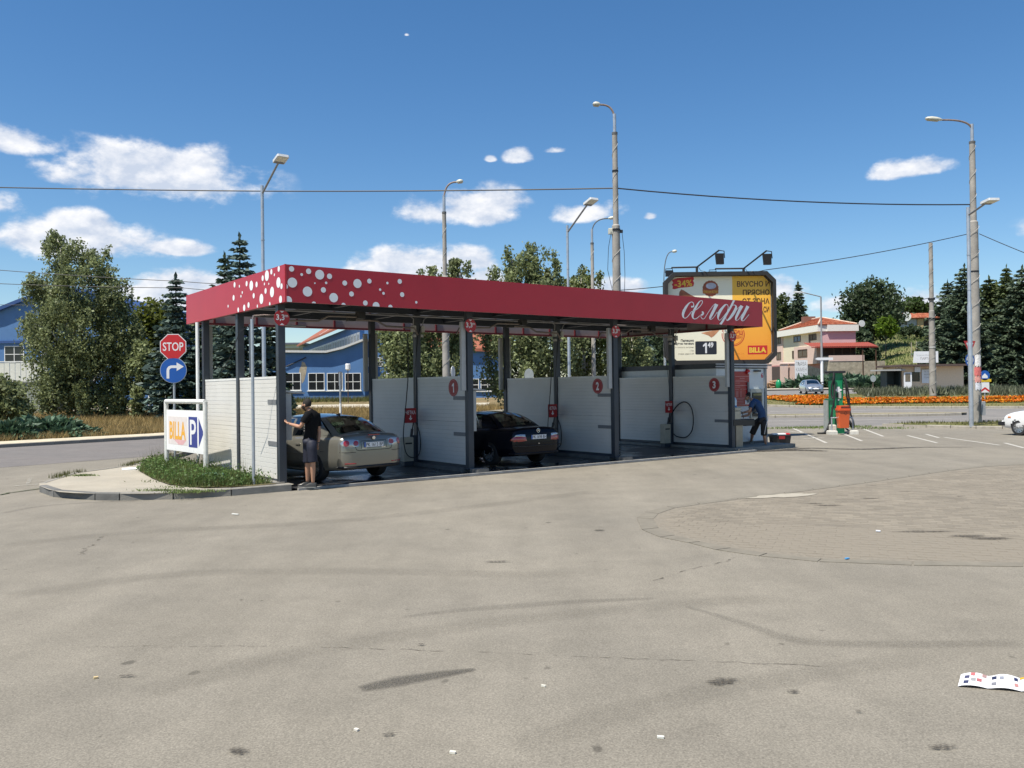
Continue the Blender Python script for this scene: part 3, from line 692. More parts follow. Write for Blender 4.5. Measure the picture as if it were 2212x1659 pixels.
# script lettering on the right end, drawn stroke by stroke
c3 = lambda x, y: ((2750 + x/5.53)/1.8228, (1100 + y/5.53)/1.8228)
c4 = lambda x, y: ((2550 + x/4.1475)/1.8228, (1200 + y/4.1475)/1.8228)
def brush(pts, cv):
    """pts: (x, y, width) in crop px; a Catmull-Rom ribbon"""
    P = [Vector(p) for p in pts]; out = []
    for i in range(len(P)-1):
        p0, p1, p2, p3 = P[max(0, i-1)], P[i], P[i+1], P[min(len(P)-1, i+2)]
        for k in range(6):
            t = k/6; out.append(.5*((2*p1) + (p2-p0)*t + (2*p0-5*p1+4*p2-p3)*t*t + (3*p1-p0-3*p2+p3)*t**3))
    out.append(P[-1]); L, R_ = [], []
    for i, p in enumerate(out):
        d = (out[min(i+1, len(out)-1)] - out[max(0, i-1)]).to_2d(); d = d.normalized() if d.length else Vector((1, 0)); n = Vector((-d.y, d.x)) * max(11.0, p.z) / 2
        for s, q in ((1, L), (-1, R_)): u, z = front_pt(*cv(p.x + n.x*s, p.y + n.y*s)); q.append((u, z))
    return L, R_
script = MB(); cnt = 0
def stroke(pts, cv=c3):
    global cnt
    L, R_ = brush(pts, cv); y = VF - .006 - .0012 * (cnt % 5); cnt += 1; k = len(L)
    script.add([(u, y, min(ZT-.004, max(ZB+.004, z))) for u, z in L] + [(u, y, min(ZT-.004, max(ZB+.004, z))) for u, z in R_], [(i, i+1, k+i+1, k+i) for i in range(k-1)])
W6 = lambda pts: stroke(pts, c4)
# с
W6([(742,40,24),(752,10,16),(745,-28,6),(715,-45,7),(672,-20,20),(622,45,38),(582,130,42),(578,185,30),(598,218,12),(632,212,6),(672,170,5),(715,112,4)])
W6([(735,22,20),(722,36,26),(712,20,14)])
W6([(570,95,4),(610,55,5),(650,20,5)])
# е
W6([(715,112,4),(770,95,5),(840,40,5),(885,-20,6),(893,-55,7),(868,-66,8),(828,-30,22),(775,60,38),(735,150,40),(735,205,26),(758,232,10),(800,222,6),(850,180,5)])
# л
stroke([(70,715,34),(95,715,26),(100,745,36),(75,770,40),(55,765,30)])
stroke([(52,770,7),(55,815,10),(85,860,12),(125,855,10),(170,790,8),(240,680,8),(330,560,7),(375,540,5)])
stroke([(395,540,78),(345,650,62),(285,770,58),(255,830,46),(255,866,22),(285,868,9),(340,815,7),(410,710,6)])
# ф
stroke([(410,745,6),(470,650,8),(560,560,14),(610,548,16),(636,570,12),(645,610,10),(630,680,10),(600,760,9)])
stroke([(600,552,10),(540,600,40),(470,690,62),(430,790,48),(425,850,26),(445,885,10),(480,880,8),(550,800,8),(640,680,8),(700,590,12)])
stroke([(775,448,44),(710,580,44),(620,740,44),(530,900,46),(470,988,50)])
stroke([(690,600,9),(760,560,14),(805,570,22),(818,610,44),(790,690,62),(720,800,56),(650,880,34),(612,888,14),(596,850,8),(602,800,6),(620,740,6)])
# и
stroke([(700,800,5),(780,720,6),(860,630,6),(920,575,5)])
stroke([(945,575,72),(895,670,60),(840,780,56),(815,840,46),(815,885,22),(845,892,10),(890,850,8),(950,760,6),(1020,660,6)])
stroke([(1075,583,72),(1025,680,60),(965,800,56),(940,860,46),(945,898,20),(980,900,10),(1030,850,8),(1098,765,7)])
scr = script.build('script_lettering', WHITE_PRINT, fw_); 
bm = bmesh.new(); bm.from_mesh(scr.data)
for f in bm.faces:
    if f.normal.y > 0: f.normal_flip()
bm.to_mesh(scr.data); bm.free()
# roof: corrugated sheet, beams and rafters
CORR = mat('roof_sheet_steel', (.34, .35, .36), .45, metal=.4, var=.1)
r = MB(); nU = 150
for i in range(nU + 1):
    u = UL + .14 + (UR - UL - .28) * i / nU; z = 4.22 + (.03 if (i // 2) % 2 else 0)
    r.v += [(u, VF+.09, z), (u, 5.45, z + .06)]
r.f = [(2*i, 2*i+2, 2*i+3, 2*i+1) for i in range(nU)]; r.mi = [0]*nU
r.build('roof_sheet', CORR, CW)
for v in (0.0, 2.35, 4.9): MB().box(UL+.13, UR-.13, v-.06, v+.06, 3.96, 4.18).build('roof_beam', STEEL_DK, CW)
for u in FU + [2.4, 7.2, 12.0]:
    for a, b in ((VF+.1, -.062), (.062, 2.288), (2.412, 4.838), (4.962, 5.5)): MB().box(u-.05, u+.05, a, b, 4.02, 4.16).build('rafter', STEEL_DK, CW)
RODS = mat('pipe_grey', (.30, .30, .30), .4, metal=.5)
for v in (-.25, 2.15): MB().tube([(UL+.2, v, 3.90), (UR-.3, v, 3.90)], .022).build('water_pipe', RODS, CW)
# posts
for u in FU:
    for v in (0.0, 2.42, 4.92):
        MB().box(u-.075, u+.075, v-.07, v+.07, .10 if v < 1 else .12, 3.96).build('post', STEEL_DK, CW)
        if v < 1: MB().box(u-.11, u+.11, v-.1, v+.1, .10, .125).build('base_plate', STEEL_DK, CW)
# dividing walls: upper and lower sandwich panels with fine horizontal ribs
def rib_panel(u0, u1, v0, v1, z0, z1, both=True):
    mb = MB(); n = max(2, int((z1-z0)/.095)); zs = []
    for i in range(n): zs += [(z0+(z1-z0)*i/n + .006, 0), (z0+(z1-z0)*(i+1)/n - .006, 0), (z0+(z1-z0)*(i+1)/n - .003, .005), (z0+(z1-z0)*(i+1)/n + .003, .005)]
    zs = [(z0, 0)] + zs[:-2] + [(z1, 0)]
    for z, d in zs: mb.v += [(u0+d, v0, z), (u0+d, v1, z), (u1-d, v1, z), (u1-d, v0, z)]
    for i in range(len(zs)-1):
        for k in range(4): mb.f.append((4*i+k, 4*(i+1)+k, 4*(i+1)+(k+1) % 4, 4*i+(k+1) % 4))
    mb.f += [(0, 1, 2, 3), tuple(4*(len(zs)-1)+k for k in (3, 2, 1, 0))]; mb.mi = [0]*len(mb.f); return mb
TRIM_W = mat('white_trim', (.66, .66, .62), .5)
for k, u in enumerate(FU):
    w = MB().box(u-.045, u+.045, .078, 2.342, .13, .20); w.box(u-.045, u+.045, 2.498, 4.842, .13, .20)
    wall = w.build('dividing_wall', STEEL_DK, CW)
    for v0, v1 in ((.078, 2.342), (2.498, 4.842)):
        for z0, z1 in ((.203, 1.225), (1.231, 2.28)): rib_panel(u-.04, u+.04, v0, v1, z0, z1).build('wall_panel', PANEL_W, wall)
        MB().box(u-.046, u+.046, v0, v1, 2.282, 2.33).build('wall_cap', TRIM_W, wall)
    for z in (1.80, .93):
        mbk = MB(); mbk.box(u-.052, u-.042, .075, .62, z-.045, z+.045); mbk.box(u+.042, u+.052, .075, .62, z-.045, z+.045); mbk.build('bracket_bar', mat('bar_grey', (.16, .165, .17), .5, var=.1), wall)
    if k:
        for v, us in ((-.02, (u-.155,)), (4.98, (u-.155, u+.155))):
            for uu in us: MB().bev(uu-.06, uu+.06, v-.05+.05, v+.08, 1.98, 3.62, .01).build('cable_duct', GREY_PL, CW)
    else:
        MB().bev(u+.1, u+.2, 5.0, 5.08, 1.6, 3.7, .01).build('cable_duct', GREY_PL, CW)
MB().tube([(-.02, 5.06, 3.78), (-.02, 5.06, .5), (-.05, 5.06, .22), (-.7, 5.2, .16), (-1.7, 5.6, .14)], .045).build('downpipe', WHITE_PAINT, CW, True)
# ceiling swing arms with hose drops
arm_pipe = mat('arm_pipe', (.22, .19, .17), .35, metal=.7)
for k in range(3):
    um = (FU[k] + FU[k+1]) / 2
    for s, v in ((-1, .9), (1, 1.6), ):
        pts = [(um, v, 3.70), (um + s*.8, v+.1, 3.70), (um + s*1.05, v+.1, 3.58), (um + s*1.9, v+.2, 3.57), (um + s*2.0, v+.2, 3.40)]
        o = MB().tube(pts, .022).build('swing_arm', arm_pipe, CW, True); MB().box(um-.09+s*.05, um+.09+s*.05, v-.08, v+.08, 3.66, 3.82).build('pivot', BLACK, o)
# boxes and cables at the mid posts
for u in FU[1:]:
    for s in (-1, 1):
        o = MB().bev(u+s*.13-.05, u+s*.13+.05, 2.30, 2.42, 3.52, 3.68, .01).build('junction_box', GREY_PL, CW); MB().bev(u+s*.11-.035, u+s*.11+.035, 2.32, 2.40, 3.38, 3.45, .01).build('junction_box', GREY_PL, CW)
        MB().tube([(u+s*.13, 2.36, 3.68), (u+s*.16, 2.3, 3.85), (u+s*.3, 2.3, 3.93), (u+s*.7, 2.2, 3.95)], .012).build('cable', RODS, CW)
for u in FU[:1]:
    MB().tube([(u+.2, .3, 3.4), (u+.7, .35, 3.4)], .02).build('water_pipe', RODS, CW)

def on_cw(name, label, cat, u, v, z, rot=0.0, group=None):
    return thing(name, label, cat, cw(u, v, z), CWA + rot, group)
# height limit signs
HSR = mat('height_sign_red', (.38, .015, .02), .4)
hl = ['round red 3,3 m height sign on the left corner post', 'round red 3,3 m height sign on the post between silver saloon and black coupe', 'round red 3,3 m height sign on the post between black coupe and empty bay', 'round red 3,3 m height sign on the right end post, against the yellow poster']
for k, u in enumerate(FU):
    t = on_cw('height_sign', hl[k], 'sign', u, -.09, 3.52, 0, 'height limit signs on the front posts')
    M_ = upright((0, 0, 0), (1, 0)); p = MB().prism(disc(.165, 32), -.008, 0, M_).build('plate', HSR, t)
    tx = MB(); add_text(tx, '3,3', -.125, .055, -.065, .075, .003, .02, M_); add_text(tx, 'm', .06, .13, .02, .065, .003, .01, M_)
    tx.add([(-.05, .145, .003), (0, .105, .003), (.05, .145, .003)], [(0, 1, 2)], M_); tx.add([(-.05, -.145, .003), (.05, -.145, .003), (0, -.105, .003)], [(0, 1, 2)], M_)
    tx.build('lettering', SIGN_WHITE, p)
    MB().box(-.02, .02, .008, .028, -.1, .1).build('bracket', STEEL_DK, t)
# bay numbers
NUMR = mat('number_red', (.30, .012, .016), .45)
for k, u in enumerate(FU[1:]):
    t = on_cw('bay_number_sign', ['round red sign with a white one, on the wall between silver saloon and black coupe', 'round red sign with a white two, on the wall between black coupe and empty bay', 'round red sign with a white three, on the wall at the right end'][k], 'sign', u-.05, .62, 2.05, -math.pi/2, 'bay number signs')
    M_ = upright((0, 0, 0), (1, 0)); p = MB().prism(disc(.21, 36), -.004, 0, M_).build('plate', NUMR, t)
    rg = MB()
    for i in range(36):
        a, b = 2*math.pi*i/36, 2*math.pi*(i+1)/36; rg.add([(.185*math.cos(a), .185*math.sin(a), .0015), (.185*math.cos(b), .185*math.sin(b), .0015), (.178*math.cos(b), .178*math.sin(b), .0015), (.178*math.cos(a), .178*math.sin(a), .0015)], [(3, 2, 1, 0)], M_)
    rg.build('ring', mat('ring_pale', (.45, .2, .2), .5), p)
    tx = MB(); (add_text(tx, str(k+1), -.06, .06, -.115, .115, .003, .035, M_) if k else add_one(tx, -.05, .04, -.115, .115, .003, M_)); tx.build('lettering', SIGN_WHITE, p)
# brush signs
bl = ['red square brush sign behind the silver saloon', 'red square brush sign behind the black coupe', 'red square brush sign in the empty third bay']
for k, u in enumerate(FU[1:]):
    t = on_cw('brush_sign', bl[k], 'sign', u-.27, 2.32, 1.35, 0, 'brush signs by the middle posts')
    M_ = upright((0, 0, 0), (1, 0)); p = MB().prism(rrect(-.17, .17, -.19, .19, .01), -.004, 0, M_).build('plate', NUMR, t); MB().box(.10, .215, .006, .03, -.02, .02).build('bracket', STEEL_DK, t)
    tx = MB(); add_text(tx, 'ЧЕТКА', -.145, .145, .03, .125, .003, .012, M_); tx.box(-.014, .014, -.08, .0, .002, .004, M_); tx.add([(-.05, -.075, .003), (-.035, -.06, .003), (0, -.09, .003), (.035, -.06, .003), (.05, -.075, .003), (0, -.125, .003)], [(0, 5, 2, 1), (2, 5, 4, 3)], M_)
    tx.build('lettering', SIGN_WHITE, p)
def crom(P, n=5):
    P = [Vector(p) for p in P]; Q = []
    for i in range(len(P)-1):
        p0, p1, p2, p3 = P[max(0, i-1)], P[i], P[i+1], P[min(len(P)-1, i+2)]
        for k in range(n): u = k/n; Q.append(.5*((2*p1)+(p2-p0)*u+(2*p0-5*p1+4*p2-p3)*u*u+(3*p1-p0-3*p2+p3)*u**3))
    return Q + [P[-1]]
# brush holders at the mid posts with brush and hose
CREAM = mat('cream_enamel', (.42, .38, .29), .5, var=.15)
hlb = ['cream brush holder box with black brush beside the silver saloon', 'cream brush holder box with black brush beside the black coupe', 'cream brush holder box with long looped hose in the empty bay']
for k, u in enumerate(FU[1:]):
    t = on_cw('brush_holder', hlb[k], 'brush holder', u-.32, 2.44, .05, 0, 'brush holders at the middle posts')
    MB().bev(-.14, .14, -.1, .1, .12, .74, .015).build('box', CREAM, t); MB().box(-.13, .13, -.09, .09, 0, .12).build('plinth', STEEL_DK, t)
    MB().box(-.1, .1, -.103, -.1005, .56, .6).build('slot', BLACK, t)
    MB().box(.145, .24, -.07, .07, .05, .78).build('tube_holder', STEEL_DK, t)
    MB().tube([(.12, 0, .7), (.17, -.02, 1.0), (.24, -.03, 1.35)], .018).build('brush_handle', BLACK, t); MB().cyl((.13, 0, .74), (.16, -.01, .95), .035).build('brush_head', BLACK, t)
    if k < 2: pts = [(.24, -.03, 1.35), (.2, -.1, 2.4), (.32, -.1, 3.4), (.4, -.1, 3.6)]; p2 = [(-.02, -.15, 3.4), (-.05, -.2, 2.4), (-.16, -.22, 1.4), (-.24, -.25, .8), (-.18, -.28, .35), (.04, -.28, .22), (.22, -.28, .35), (.25, -.24, .8), (.2, -.1, 1.15)]
    else: pts = [(.24, -.03, 1.35), (.12, -.05, 2.2), (-.1, -.1, 3.3), (-.2, -.1, 3.55)]; p2 = crom([(.16, -.05, .8), (.17, -.12, 1.05), (.19, -.38, 1.36), (.21, -.68, 1.46), (.22, -.92, 1.28), (.22, -1.0, .9), (.22, -.92, .52), (.21, -.66, .32), (.19, -.32, .34), (.18, -.2, .42)])
    MB().tube(pts, .007, 6).build('hose', RUBBER, t); MB().tube(p2 if k == 2 else crom(p2), .018 if k == 2 else .013, 6).build('hose', RUBBER, t, True)
# coin terminals on the inside of the first two walls
for k, u in enumerate(FU[:2]):
    t = on_cw('coin_terminal', ['pale coin terminal on the corner post that the man in black touches', 'pale coin terminal box on the post beside the black coupe'][k], 'coin terminal', u+.05, .33, 1.0, 0, 'coin terminals')
    MB().bev(0, .20, -.26, .24, 0, .98, .012).build('cabinet', mat('terminal_grey', (.40, .41, .40), .5, var=.08), t); MB().add([(0, -.3, 1.0), (.48, -.3, .96), (.48, .28, .96), (0, .28, 1.0), (0, -.3, 1.05), (.48, -.3, .985), (.48, .28, .985), (0, .28, 1.05)], [(0,3,2,1),(4,5,6,7),(0,1,5,4),(1,2,6,5),(2,3,7,6),(3,0,4,7)]).build('hood', GREY_PL, t)
    MB().box(.201, .206, -.16, .14, .55, .80).build('screen', BLACK, t); MB().box(.201, .21, -.05, .05, .3, .36).build('coin_slot', CHROME, t)
# metal pole beside the left wall
t = on_cw('service_pole', 'thin grey service pole standing by the outer left wall', 'pole', -.46, -.02, .13)
MB().cyl((0, 0, 0), (0, 0, 3.35), .032, n=12).build('pole', GALV, t, True); MB().box(-.03, .035, .02, .11, 2.25, 3.25).build('cable_box', STEEL_DK, t)
MB().tube([(0, 0, 3.3), (.05, .06, 3.42), (.3, .1, 3.45), (.55, .1, 3.45)], .02).build('bracket', arm_pipe, t); MB().tube([(0, .05, 3.25), (-.15, .3, 3.1), (-.25, .6, 2.6), (-.3, 1.0, 2.3)], .008, 6).build('cable', BLACK, t)

# equipment cabin with cash machine on the right
CAB = on_cw('equipment_cabin', 'white equipment cabin with price board and cash machine by the right end post', 'cabin', 14.62, .72, .10)
cl, cd, ch = 2.50, 4.3, 2.46
CABW = mat('cabin_white', (.62, .66, .67), .45, var=.05)
MB().box(0, cl, 0, cd, 0, ch).build('wall', CABW, CAB)
for i in range(4):
    MB().box(-.03, cl+.05, -.035, -.002, ch+.002+i*.040, ch+.036+i*.040).build('roof_slat', mat('slat_light', (.45, .46, .48), .4) if i % 2 else STEEL_DK, CAB)
MB().box(-.02, cl+.04, 0, cd+.03, ch+.001, ch+.16).build('roof', STEEL_DK, CAB)
for u in (cl-.02, ): MB().box(u-.09, u+.03, -.03, -.002, 0, ch).build('corner_post', mat('cabin_post', (.19, .21, .22), .45), CAB)
MB().box(cl+.001, cl+.03, 0, .12, 0, ch).build('corner_post', mat('cabin_post'), CAB); MB().box(-.01, cl, -.02, -.001, 0, .10).build('skirting', STEEL_DK, CAB)
# cash machine, recessed look: frame proud of the wall
atm = MB().box(1.62, 2.24, -.06, -.001, .85, 1.80).build('cash_machine', mat('atm_frame', (.42, .42, .36), .45), CAB)
MB().box(1.69, 2.17, -.075, -.061, .90, 1.68).build('fascia_panel', BLACK, atm); MB().box(1.80, 2.08, -.08, -.076, 1.28, 1.52).build('screen', mat('dark_screen', (.01, .012, .02), .08), atm); MB().box(1.72, 2.14, -.085, -.076, 1.58, 1.65).build('sign_strip', mat('atm_strip', (.18, .16, .06), .5), atm); MB().box(1.78, 2.1, -.16, -.0755, 1.0, 1.04).build('key_shelf', GREY_PL, atm)
MB().box(1.60, 1.618, -.05, -.001, 1.3, 1.80).build('side_box', mat('side_box', (.36, .39, .42), .4), CAB)
MB().cyl((1.52, -.05, 1.36), (1.52, -.05, 2.02), .035, n=10).build('grey_tube', mat('tube_grey', (.28, .30, .28), .5), CAB)
MB().cyl((1.50, -.08, 2.36), (1.50, -.001, 2.39), .07, n=12).build('beacon', SIGN_RED, CAB); MB().sphere((1.53, -.08, 2.31), .045).build('lamp', WHITE_PAINT, CAB, True)
MB().box(1.85, 2.1, -.12, -.001, 2.36, 2.41).build('camera_bracket', BLACK, CAB)
six = MB(); add_text(six, '6', 2.24, 2.35, 2.16, 2.32, 0, .03, upright((0, -.004, 0), (1, 0))); six.build('sticker', mat('sticker_red', (.5, .03, .05), .5), CAB)
t = on_cw('price_board', 'red price list board on the white cabin wall behind the man in blue', 'sign', 15.47, .716, 1.35)
M_ = upright((0, 0, 0), (1, 0)); p = MB().prism(rrect(0, .76, 0, 1.12, .005), 0, .012, M_).build('board', mat('price_red', (.34, .018, .02), .35, var=.1), t)
tx = MB(); tz = .0145
for i, (a, b, yy, hh) in enumerate(((.06,.74,.95,.014),(.28,.52,.89,.016),(.06,.5,.83,.012),(.06,.62,.79,.012),(.06,.3,.74,.012),(.06,.66,.66,.016),(.06,.3,.61,.012),(.06,.22,.54,.012),(.30,.38,.54,.012),(.46,.62,.54,.012),(.06,.74,.25,.014),(.06,.46,.20,.012),(.06,.46,.15,.012),(.06,.46,.10,.012),(.06,.74,.04,.012))): tx.box(a, b, yy, yy+hh, tz-.001, tz, M_)
for i in range(6): tx.box(.08, .2, .48-i*.035, .492-i*.035, tz-.001, tz, M_); tx.box(.30, .36, .48-i*.035, .492-i*.035, tz-.001, tz, M_)
tx.build('print', mat('faded_print', (.55, .25, .24), .5), p); MB().box(.54, .74, .06, .28, .013, .0145, M_).build('notice', SIGN_WHITE, p)
# vending stand beside the right end post
VS = on_cw('vending_stand', 'steel stand with cream unit and black side trays beside the right end post', 'vending stand', 14.80, .12, .10)
MB().box(-.16, .16, -.13, .13, 0, .69).build('pedestal', mat('stand_steel', (.26, .25, .22), .35, metal=.6, var=.15), VS)
MB().bev(-.36, .24, -.2, .16, .69, .88, .01).build('black_tray', BLACK, VS); MB().bev(.26, .68, -.18, .14, .66, .87, .02).build('side_tray', BLACK, VS)
MB().bev(-.36, .02, -.18, .14, .882, 1.15, .03).build('cream_unit', CREAM, VS); MB().bev(-.37, .03, -.19, .15, 1.155, 1.25, .02).build('cream_lid', CREAM, VS)
MB().tube([(-.1, -.1, 1.15), (.05, -.2, 1.1), (.12, -.2, .9)], .012).build('cord', BLACK, VS)
t = thing('water_bottle', 'clear blue-capped water jug on the cream unit of the stand', 'bottle', cw(14.66, .10, 1.352), 0)
MB().lathe([(.10, 0), (.105, .02), (.105, .22), (.07, .29), (.035, .33), (.035, .36)], 14).build('jug', mat('jug_pale', (.50, .62, .70), .15, var=.1), t, True); MB().cyl((0, 0, -.001), (0, 0, .05), .108, n=14).build('blue_base', mat('jug_blue', (.03, .16, .40), .4), t)
t.location.z = 1.353
# ------------------------------------------------------------------ vehicles
def paint(name, col, metal=.0, rough=.22): return mat(name, col, rough, metal=metal, var=.03, scale=2, coat=1.0)
GLASS_CAR = glass('car_glass', (.26, .34, .30), .10)
TYRE = mat('tyre', (.016, .016, .017), .8, var=.2); RIM = mat('alloy_rim', (.48, .49, .50), .25, metal=.9, var=.05)
LENS_R = mat('tail_red', (.30, .012, .014), .12, var=.05, coat=1); LENS_C = mat('lens_clear', (.42, .42, .43), .12, metal=.6, var=.05, coat=1)
DARKIN = mat('car_interior', (.015, .015, .016), .8)
def lerp_tab(tab, x):
    for (a, v), (b, w) in zip(tab, tab[1:]):
        if x <= b:
            t = (x - a) / (b - a); return v + (w - v) * t
    return tab[-1][1]
def spline_tab(tab, x):
    n = len(tab)
    if x <= tab[0][0]: return tab[0][1]
    if x >= tab[-1][0]: return tab[-1][1]
    i = max(k for k in range(n-1) if tab[k][0] <= x)
    x0, y0 = tab[i]; x1, y1 = tab[i+1]; h = x1 - x0
    m0 = (y1 - tab[i-1][1]) / (x1 - tab[i-1][0]) if i > 0 else (y1-y0)/h
    m1 = (tab[i+2][1] - y0) / (tab[i+2][0] - x0) if i+2 < n else (y1-y0)/h
    t = (x-x0)/h
    return (2*t**3-3*t*t+1)*y0 + (t**3-2*t*t+t)*h*m0 + (-2*t**3+3*t*t)*y1 + (t**3-t*t)*h*m1
def make_car(root, c):
    """x runs from the rear bumper (0) forwards, y to the left, z up"""
    L, Wd = c['L'], c['W'] / 2; pm = c['paint']; ns = 44
    # lower body
    mb = MB(); prof = []
    xs_ = [0, .015, .05, .11, .2] + [L * (.2 + (L - .45) / L * 0) + (L - .45 - .3) * i / (ns-1) + .1 for i in range(ns)] + [L-.2, L-.11, L-.05, L-.015, L]
    xs_ = sorted(set(round(x, 4) for x in xs_))
    for x in xs_:
        w = Wd * spline_tab(c['plan'], x); zb = lerp_tab(c['zbot'], x); zs = spline_tab(c['shoulder'], x); zt_ = spline_tab(c['top'], x)
        e = min(x, L - x); k = 1.0 if e > .12 else (.86 + .14 * math.sqrt(max(0, 1 - ((.12 - e) / .12) ** 2)))
        zm = zb + (zs - zb) * .42
        zb2 = zm + (zb - zm) * (k if k < 1 else 1); zs2 = zm + (zs - zm) * (1 if k == 1 else (.55 + .45 * (k - .86) / .14)); zt2 = zm + (zt_ - zm) * (1 if k == 1 else (.55 + .45 * (k - .86) / .14))
        w *= k
        h = zs2 - zb2
        prof.append([(0, zb2), (w*.80, zb2), (w*.93, zb2+.02*h/.6), (w*.985, zb2+.14*h), (w, zb2+.34*h), (w*.998, zb2+.52*h), (w*.992, zb2+.60*h), (w*.985, zb2+.80*h), (w*.955, zb2+.93*h), (w*.91, zs2), (w*.80, zs2+(zt2-zs2)*.55), (w*.45, zt2), (0, zt2+.004)])
    k = len(prof[0]); full = 2*k - 2
    for x, p in zip(xs_, prof):
        ring_ = [(x, y, z) for y, z in p] + [(x, -y, z) for y, z in p[-2:0:-1]]; mb.v += ring_
    for i in range(len(xs_)-1):
        for j in range(full): mb.f.append((i*full+j, i*full+(j+1) % full, (i+1)*full+(j+1) % full, (i+1)*full+j))
    mb.f += [tuple(range(full-1, -1, -1)), tuple((len(xs_)-1)*full+j for j in range(full))]; mb.mi = [0]*len(mb.f)
    me = mb.mesh('body', [pm, BLACK], True); bm = bmesh.new(); bm.from_mesh(me); bmesh.ops.recalc_face_normals(bm, faces=bm.faces); bm.to_mesh(me); bm.free()
    body = link('body', me, root)
    cut = MB(); r = c['wheel_r'] + .045
    for xw in c['axles']:
        for s in (-1, 1): cut.cyl((xw, s*(Wd-.30), c['wheel_r']), (xw, s*(Wd+.2), c['wheel_r']), r, n=36)
    co = cut.build('cutter', BLACK); fixn(co); co.matrix_world = root.matrix_world
    md = body.modifiers.new('b', 'BOOLEAN'); md.operation = 'DIFFERENCE'; md.object = co; md.solver = 'EXACT'
    bpy.context.view_layer.update(); co.parent = root; bpy.context.view_layer.update()
    ev = body.evaluated_get(bpy.context.evaluated_depsgraph_get()); nm = bpy.data.meshes.new_from_object(ev)
    body.modifiers.clear(); body.data = nm; nm.name = 'body'
    if not nm.materials: nm.materials.append(pm)
    for i_, m_ in enumerate(list(nm.materials)): pass
    nm.polygons.foreach_set('use_smooth', [True]*len(nm.polygons)); sharpen(nm, 40)
    # faces of the cut arches are dark
    if len(nm.materials) < 2: nm.materials.append(BLACK)
    mi = []
    for p_ in nm.polygons:
        cc = p_.center; arch = False
        for xw in c['axles']:
            d = math.hypot(cc.x-xw, cc.z-c['wheel_r'])
            if d < r - .004 and abs(cc.y) < Wd*.97: arch = True
            elif abs(d - r) < .012 and abs(p_.normal.y) < .35: arch = True
        mi.append(1 if (arch or cc.z < lerp_tab(c['zbot'], cc.x) + .012) else 0)
    nm.polygons.foreach_set('material_index', mi); nm.materials[0] = pm; nm.materials[1] = BLACK
    bpy.data.objects.remove(co)
    # greenhouse: columns (x at belt, x at roof) rear to front
    g = c['gh']; zr = c['H']; wb, wr = Wd * g['wb'], Wd * g['wr']
    cols = g['cols']; nc = len(cols)
    def belt(x): return (spline_tab(c['shoulder'], min(max(x, 0), L)) + .012)
    def roofz(x): return spline_tab(g['roof'], x)
    def side(i, t, s):
        xb, xr = cols[i]; x = xb + (xr - xb) * t
        z0, z1 = belt(xb) - .03, roofz(xr) - .045
        y = wb * lerp_tab(g['taper'], xb) + (wr * lerp_tab(g['rtaper'], xr) - wb * lerp_tab(g['taper'], xb)) * t + .03 * math.sin(math.pi * t)
        return (x, s * y, z0 + (z1 - z0) * t)
    ghm, glm = MB(), {'side_window': [], 'rear_window': MB(), 'windscreen': MB()}
    rows = [0, .10, .90, 1.0]
    for s in (-1, 1):
        for i in range(nc-1):
            win = i in g['win']
            for a, b in zip(rows, rows[1:]):
                q = [side(i, a, s), side(i+1, a, s), side(i+1, b, s), side(i, b, s)]
                if s < 0: q = q[::-1]
                sub = MB(); n_ = 3
                for u in range(n_):
                    t0, t1 = a+(b-a)*u/n_, a+(b-a)*(u+1)/n_; q = [side(i, t0, s), side(i+1, t0, s), side(i+1, t1, s), side(i, t1, s)]; sub.add(q if s > 0 else q[::-1], [(0, 1, 2, 3)])
                if win and a == .10: glm['side_window'].append(sub)
                else: ghm.add(sub.v, sub.f)
    # roof, with a crown, from rail to rail
    ny = 10
    def cross(x, y0, z0, crown):
        return [(x, y0*(1-2*j/ny), z0 + crown*(1-(1-2*j/ny)**2)) for j in range(ny+1)]
    rx0, rx1 = cols[0][1], cols[-1][1]; R_ = []
    for i in range(13):
        x = rx0 + (rx1-rx0)*i/12; R_.append(cross(x, wr*lerp_tab(g['rtaper'], x), roofz(x)-.045, .045 + .012))
    o = len(ghm.v); ghm.add([p for q in R_ for p in q], [(i*(ny+1)+j, i*(ny+1)+j+1, (i+1)*(ny+1)+j+1, (i+1)*(ny+1)+j) for i in range(12) for j in range(ny)])
    # rear window and windscreen planes from roof edge to belt
    for key, ci, bow in (('rear_window', 0, -g.get('bow', .10)), ('windscreen', nc-1, .14)):
        xb, xr = cols[ci]; top = cross(xr, wr*lerp_tab(g['rtaper'], xr), roofz(xr)-.045, .057); bot = []
        for j in range(ny+1):
            f = 1-2*j/ny; bot.append((xb + bow*(1-f*f), wb*lerp_tab(g['taper'], xb)*f, belt(xb)-.03 + (spline_tab(c['top'], xb)-belt(xb)+.03)*(1-f*f)))
        T = [0, .07, .93, 1.0]
        for a, b in zip(T, T[1:]):
            for u in range(3):
                t0, t1 = a+(b-a)*u/3, a+(b-a)*(u+1)/3
                for j in range(ny):
                    pt = lambda t, j: tuple(top[j][d] + (bot[j][d]-top[j][d])*t + (.035*math.sin(math.pi*t) if d == 2 else 0) for d in range(3))
                    q = [pt(t0, j), pt(t0, j+1), pt(t1, j+1), pt(t1, j)]
                    (glm[key] if (a == .07 and 0 < j < ny-1) else ghm).add(q, [(0, 1, 2, 3)])
    go = ghm.build('cabin_frame', pm, root, True, 0)
    bm = bmesh.new(); bm.from_mesh(go.data); bmesh.ops.remove_doubles(bm, verts=bm.verts, dist=.002); bmesh.ops.recalc_face_normals(bm, faces=bm.faces); bm.to_mesh(go.data); bm.free(); sharpen(go.data, 50)
    for key in ('rear_window', 'windscreen'): glm[key].build(key, GLASS_CAR, root, True, 0)
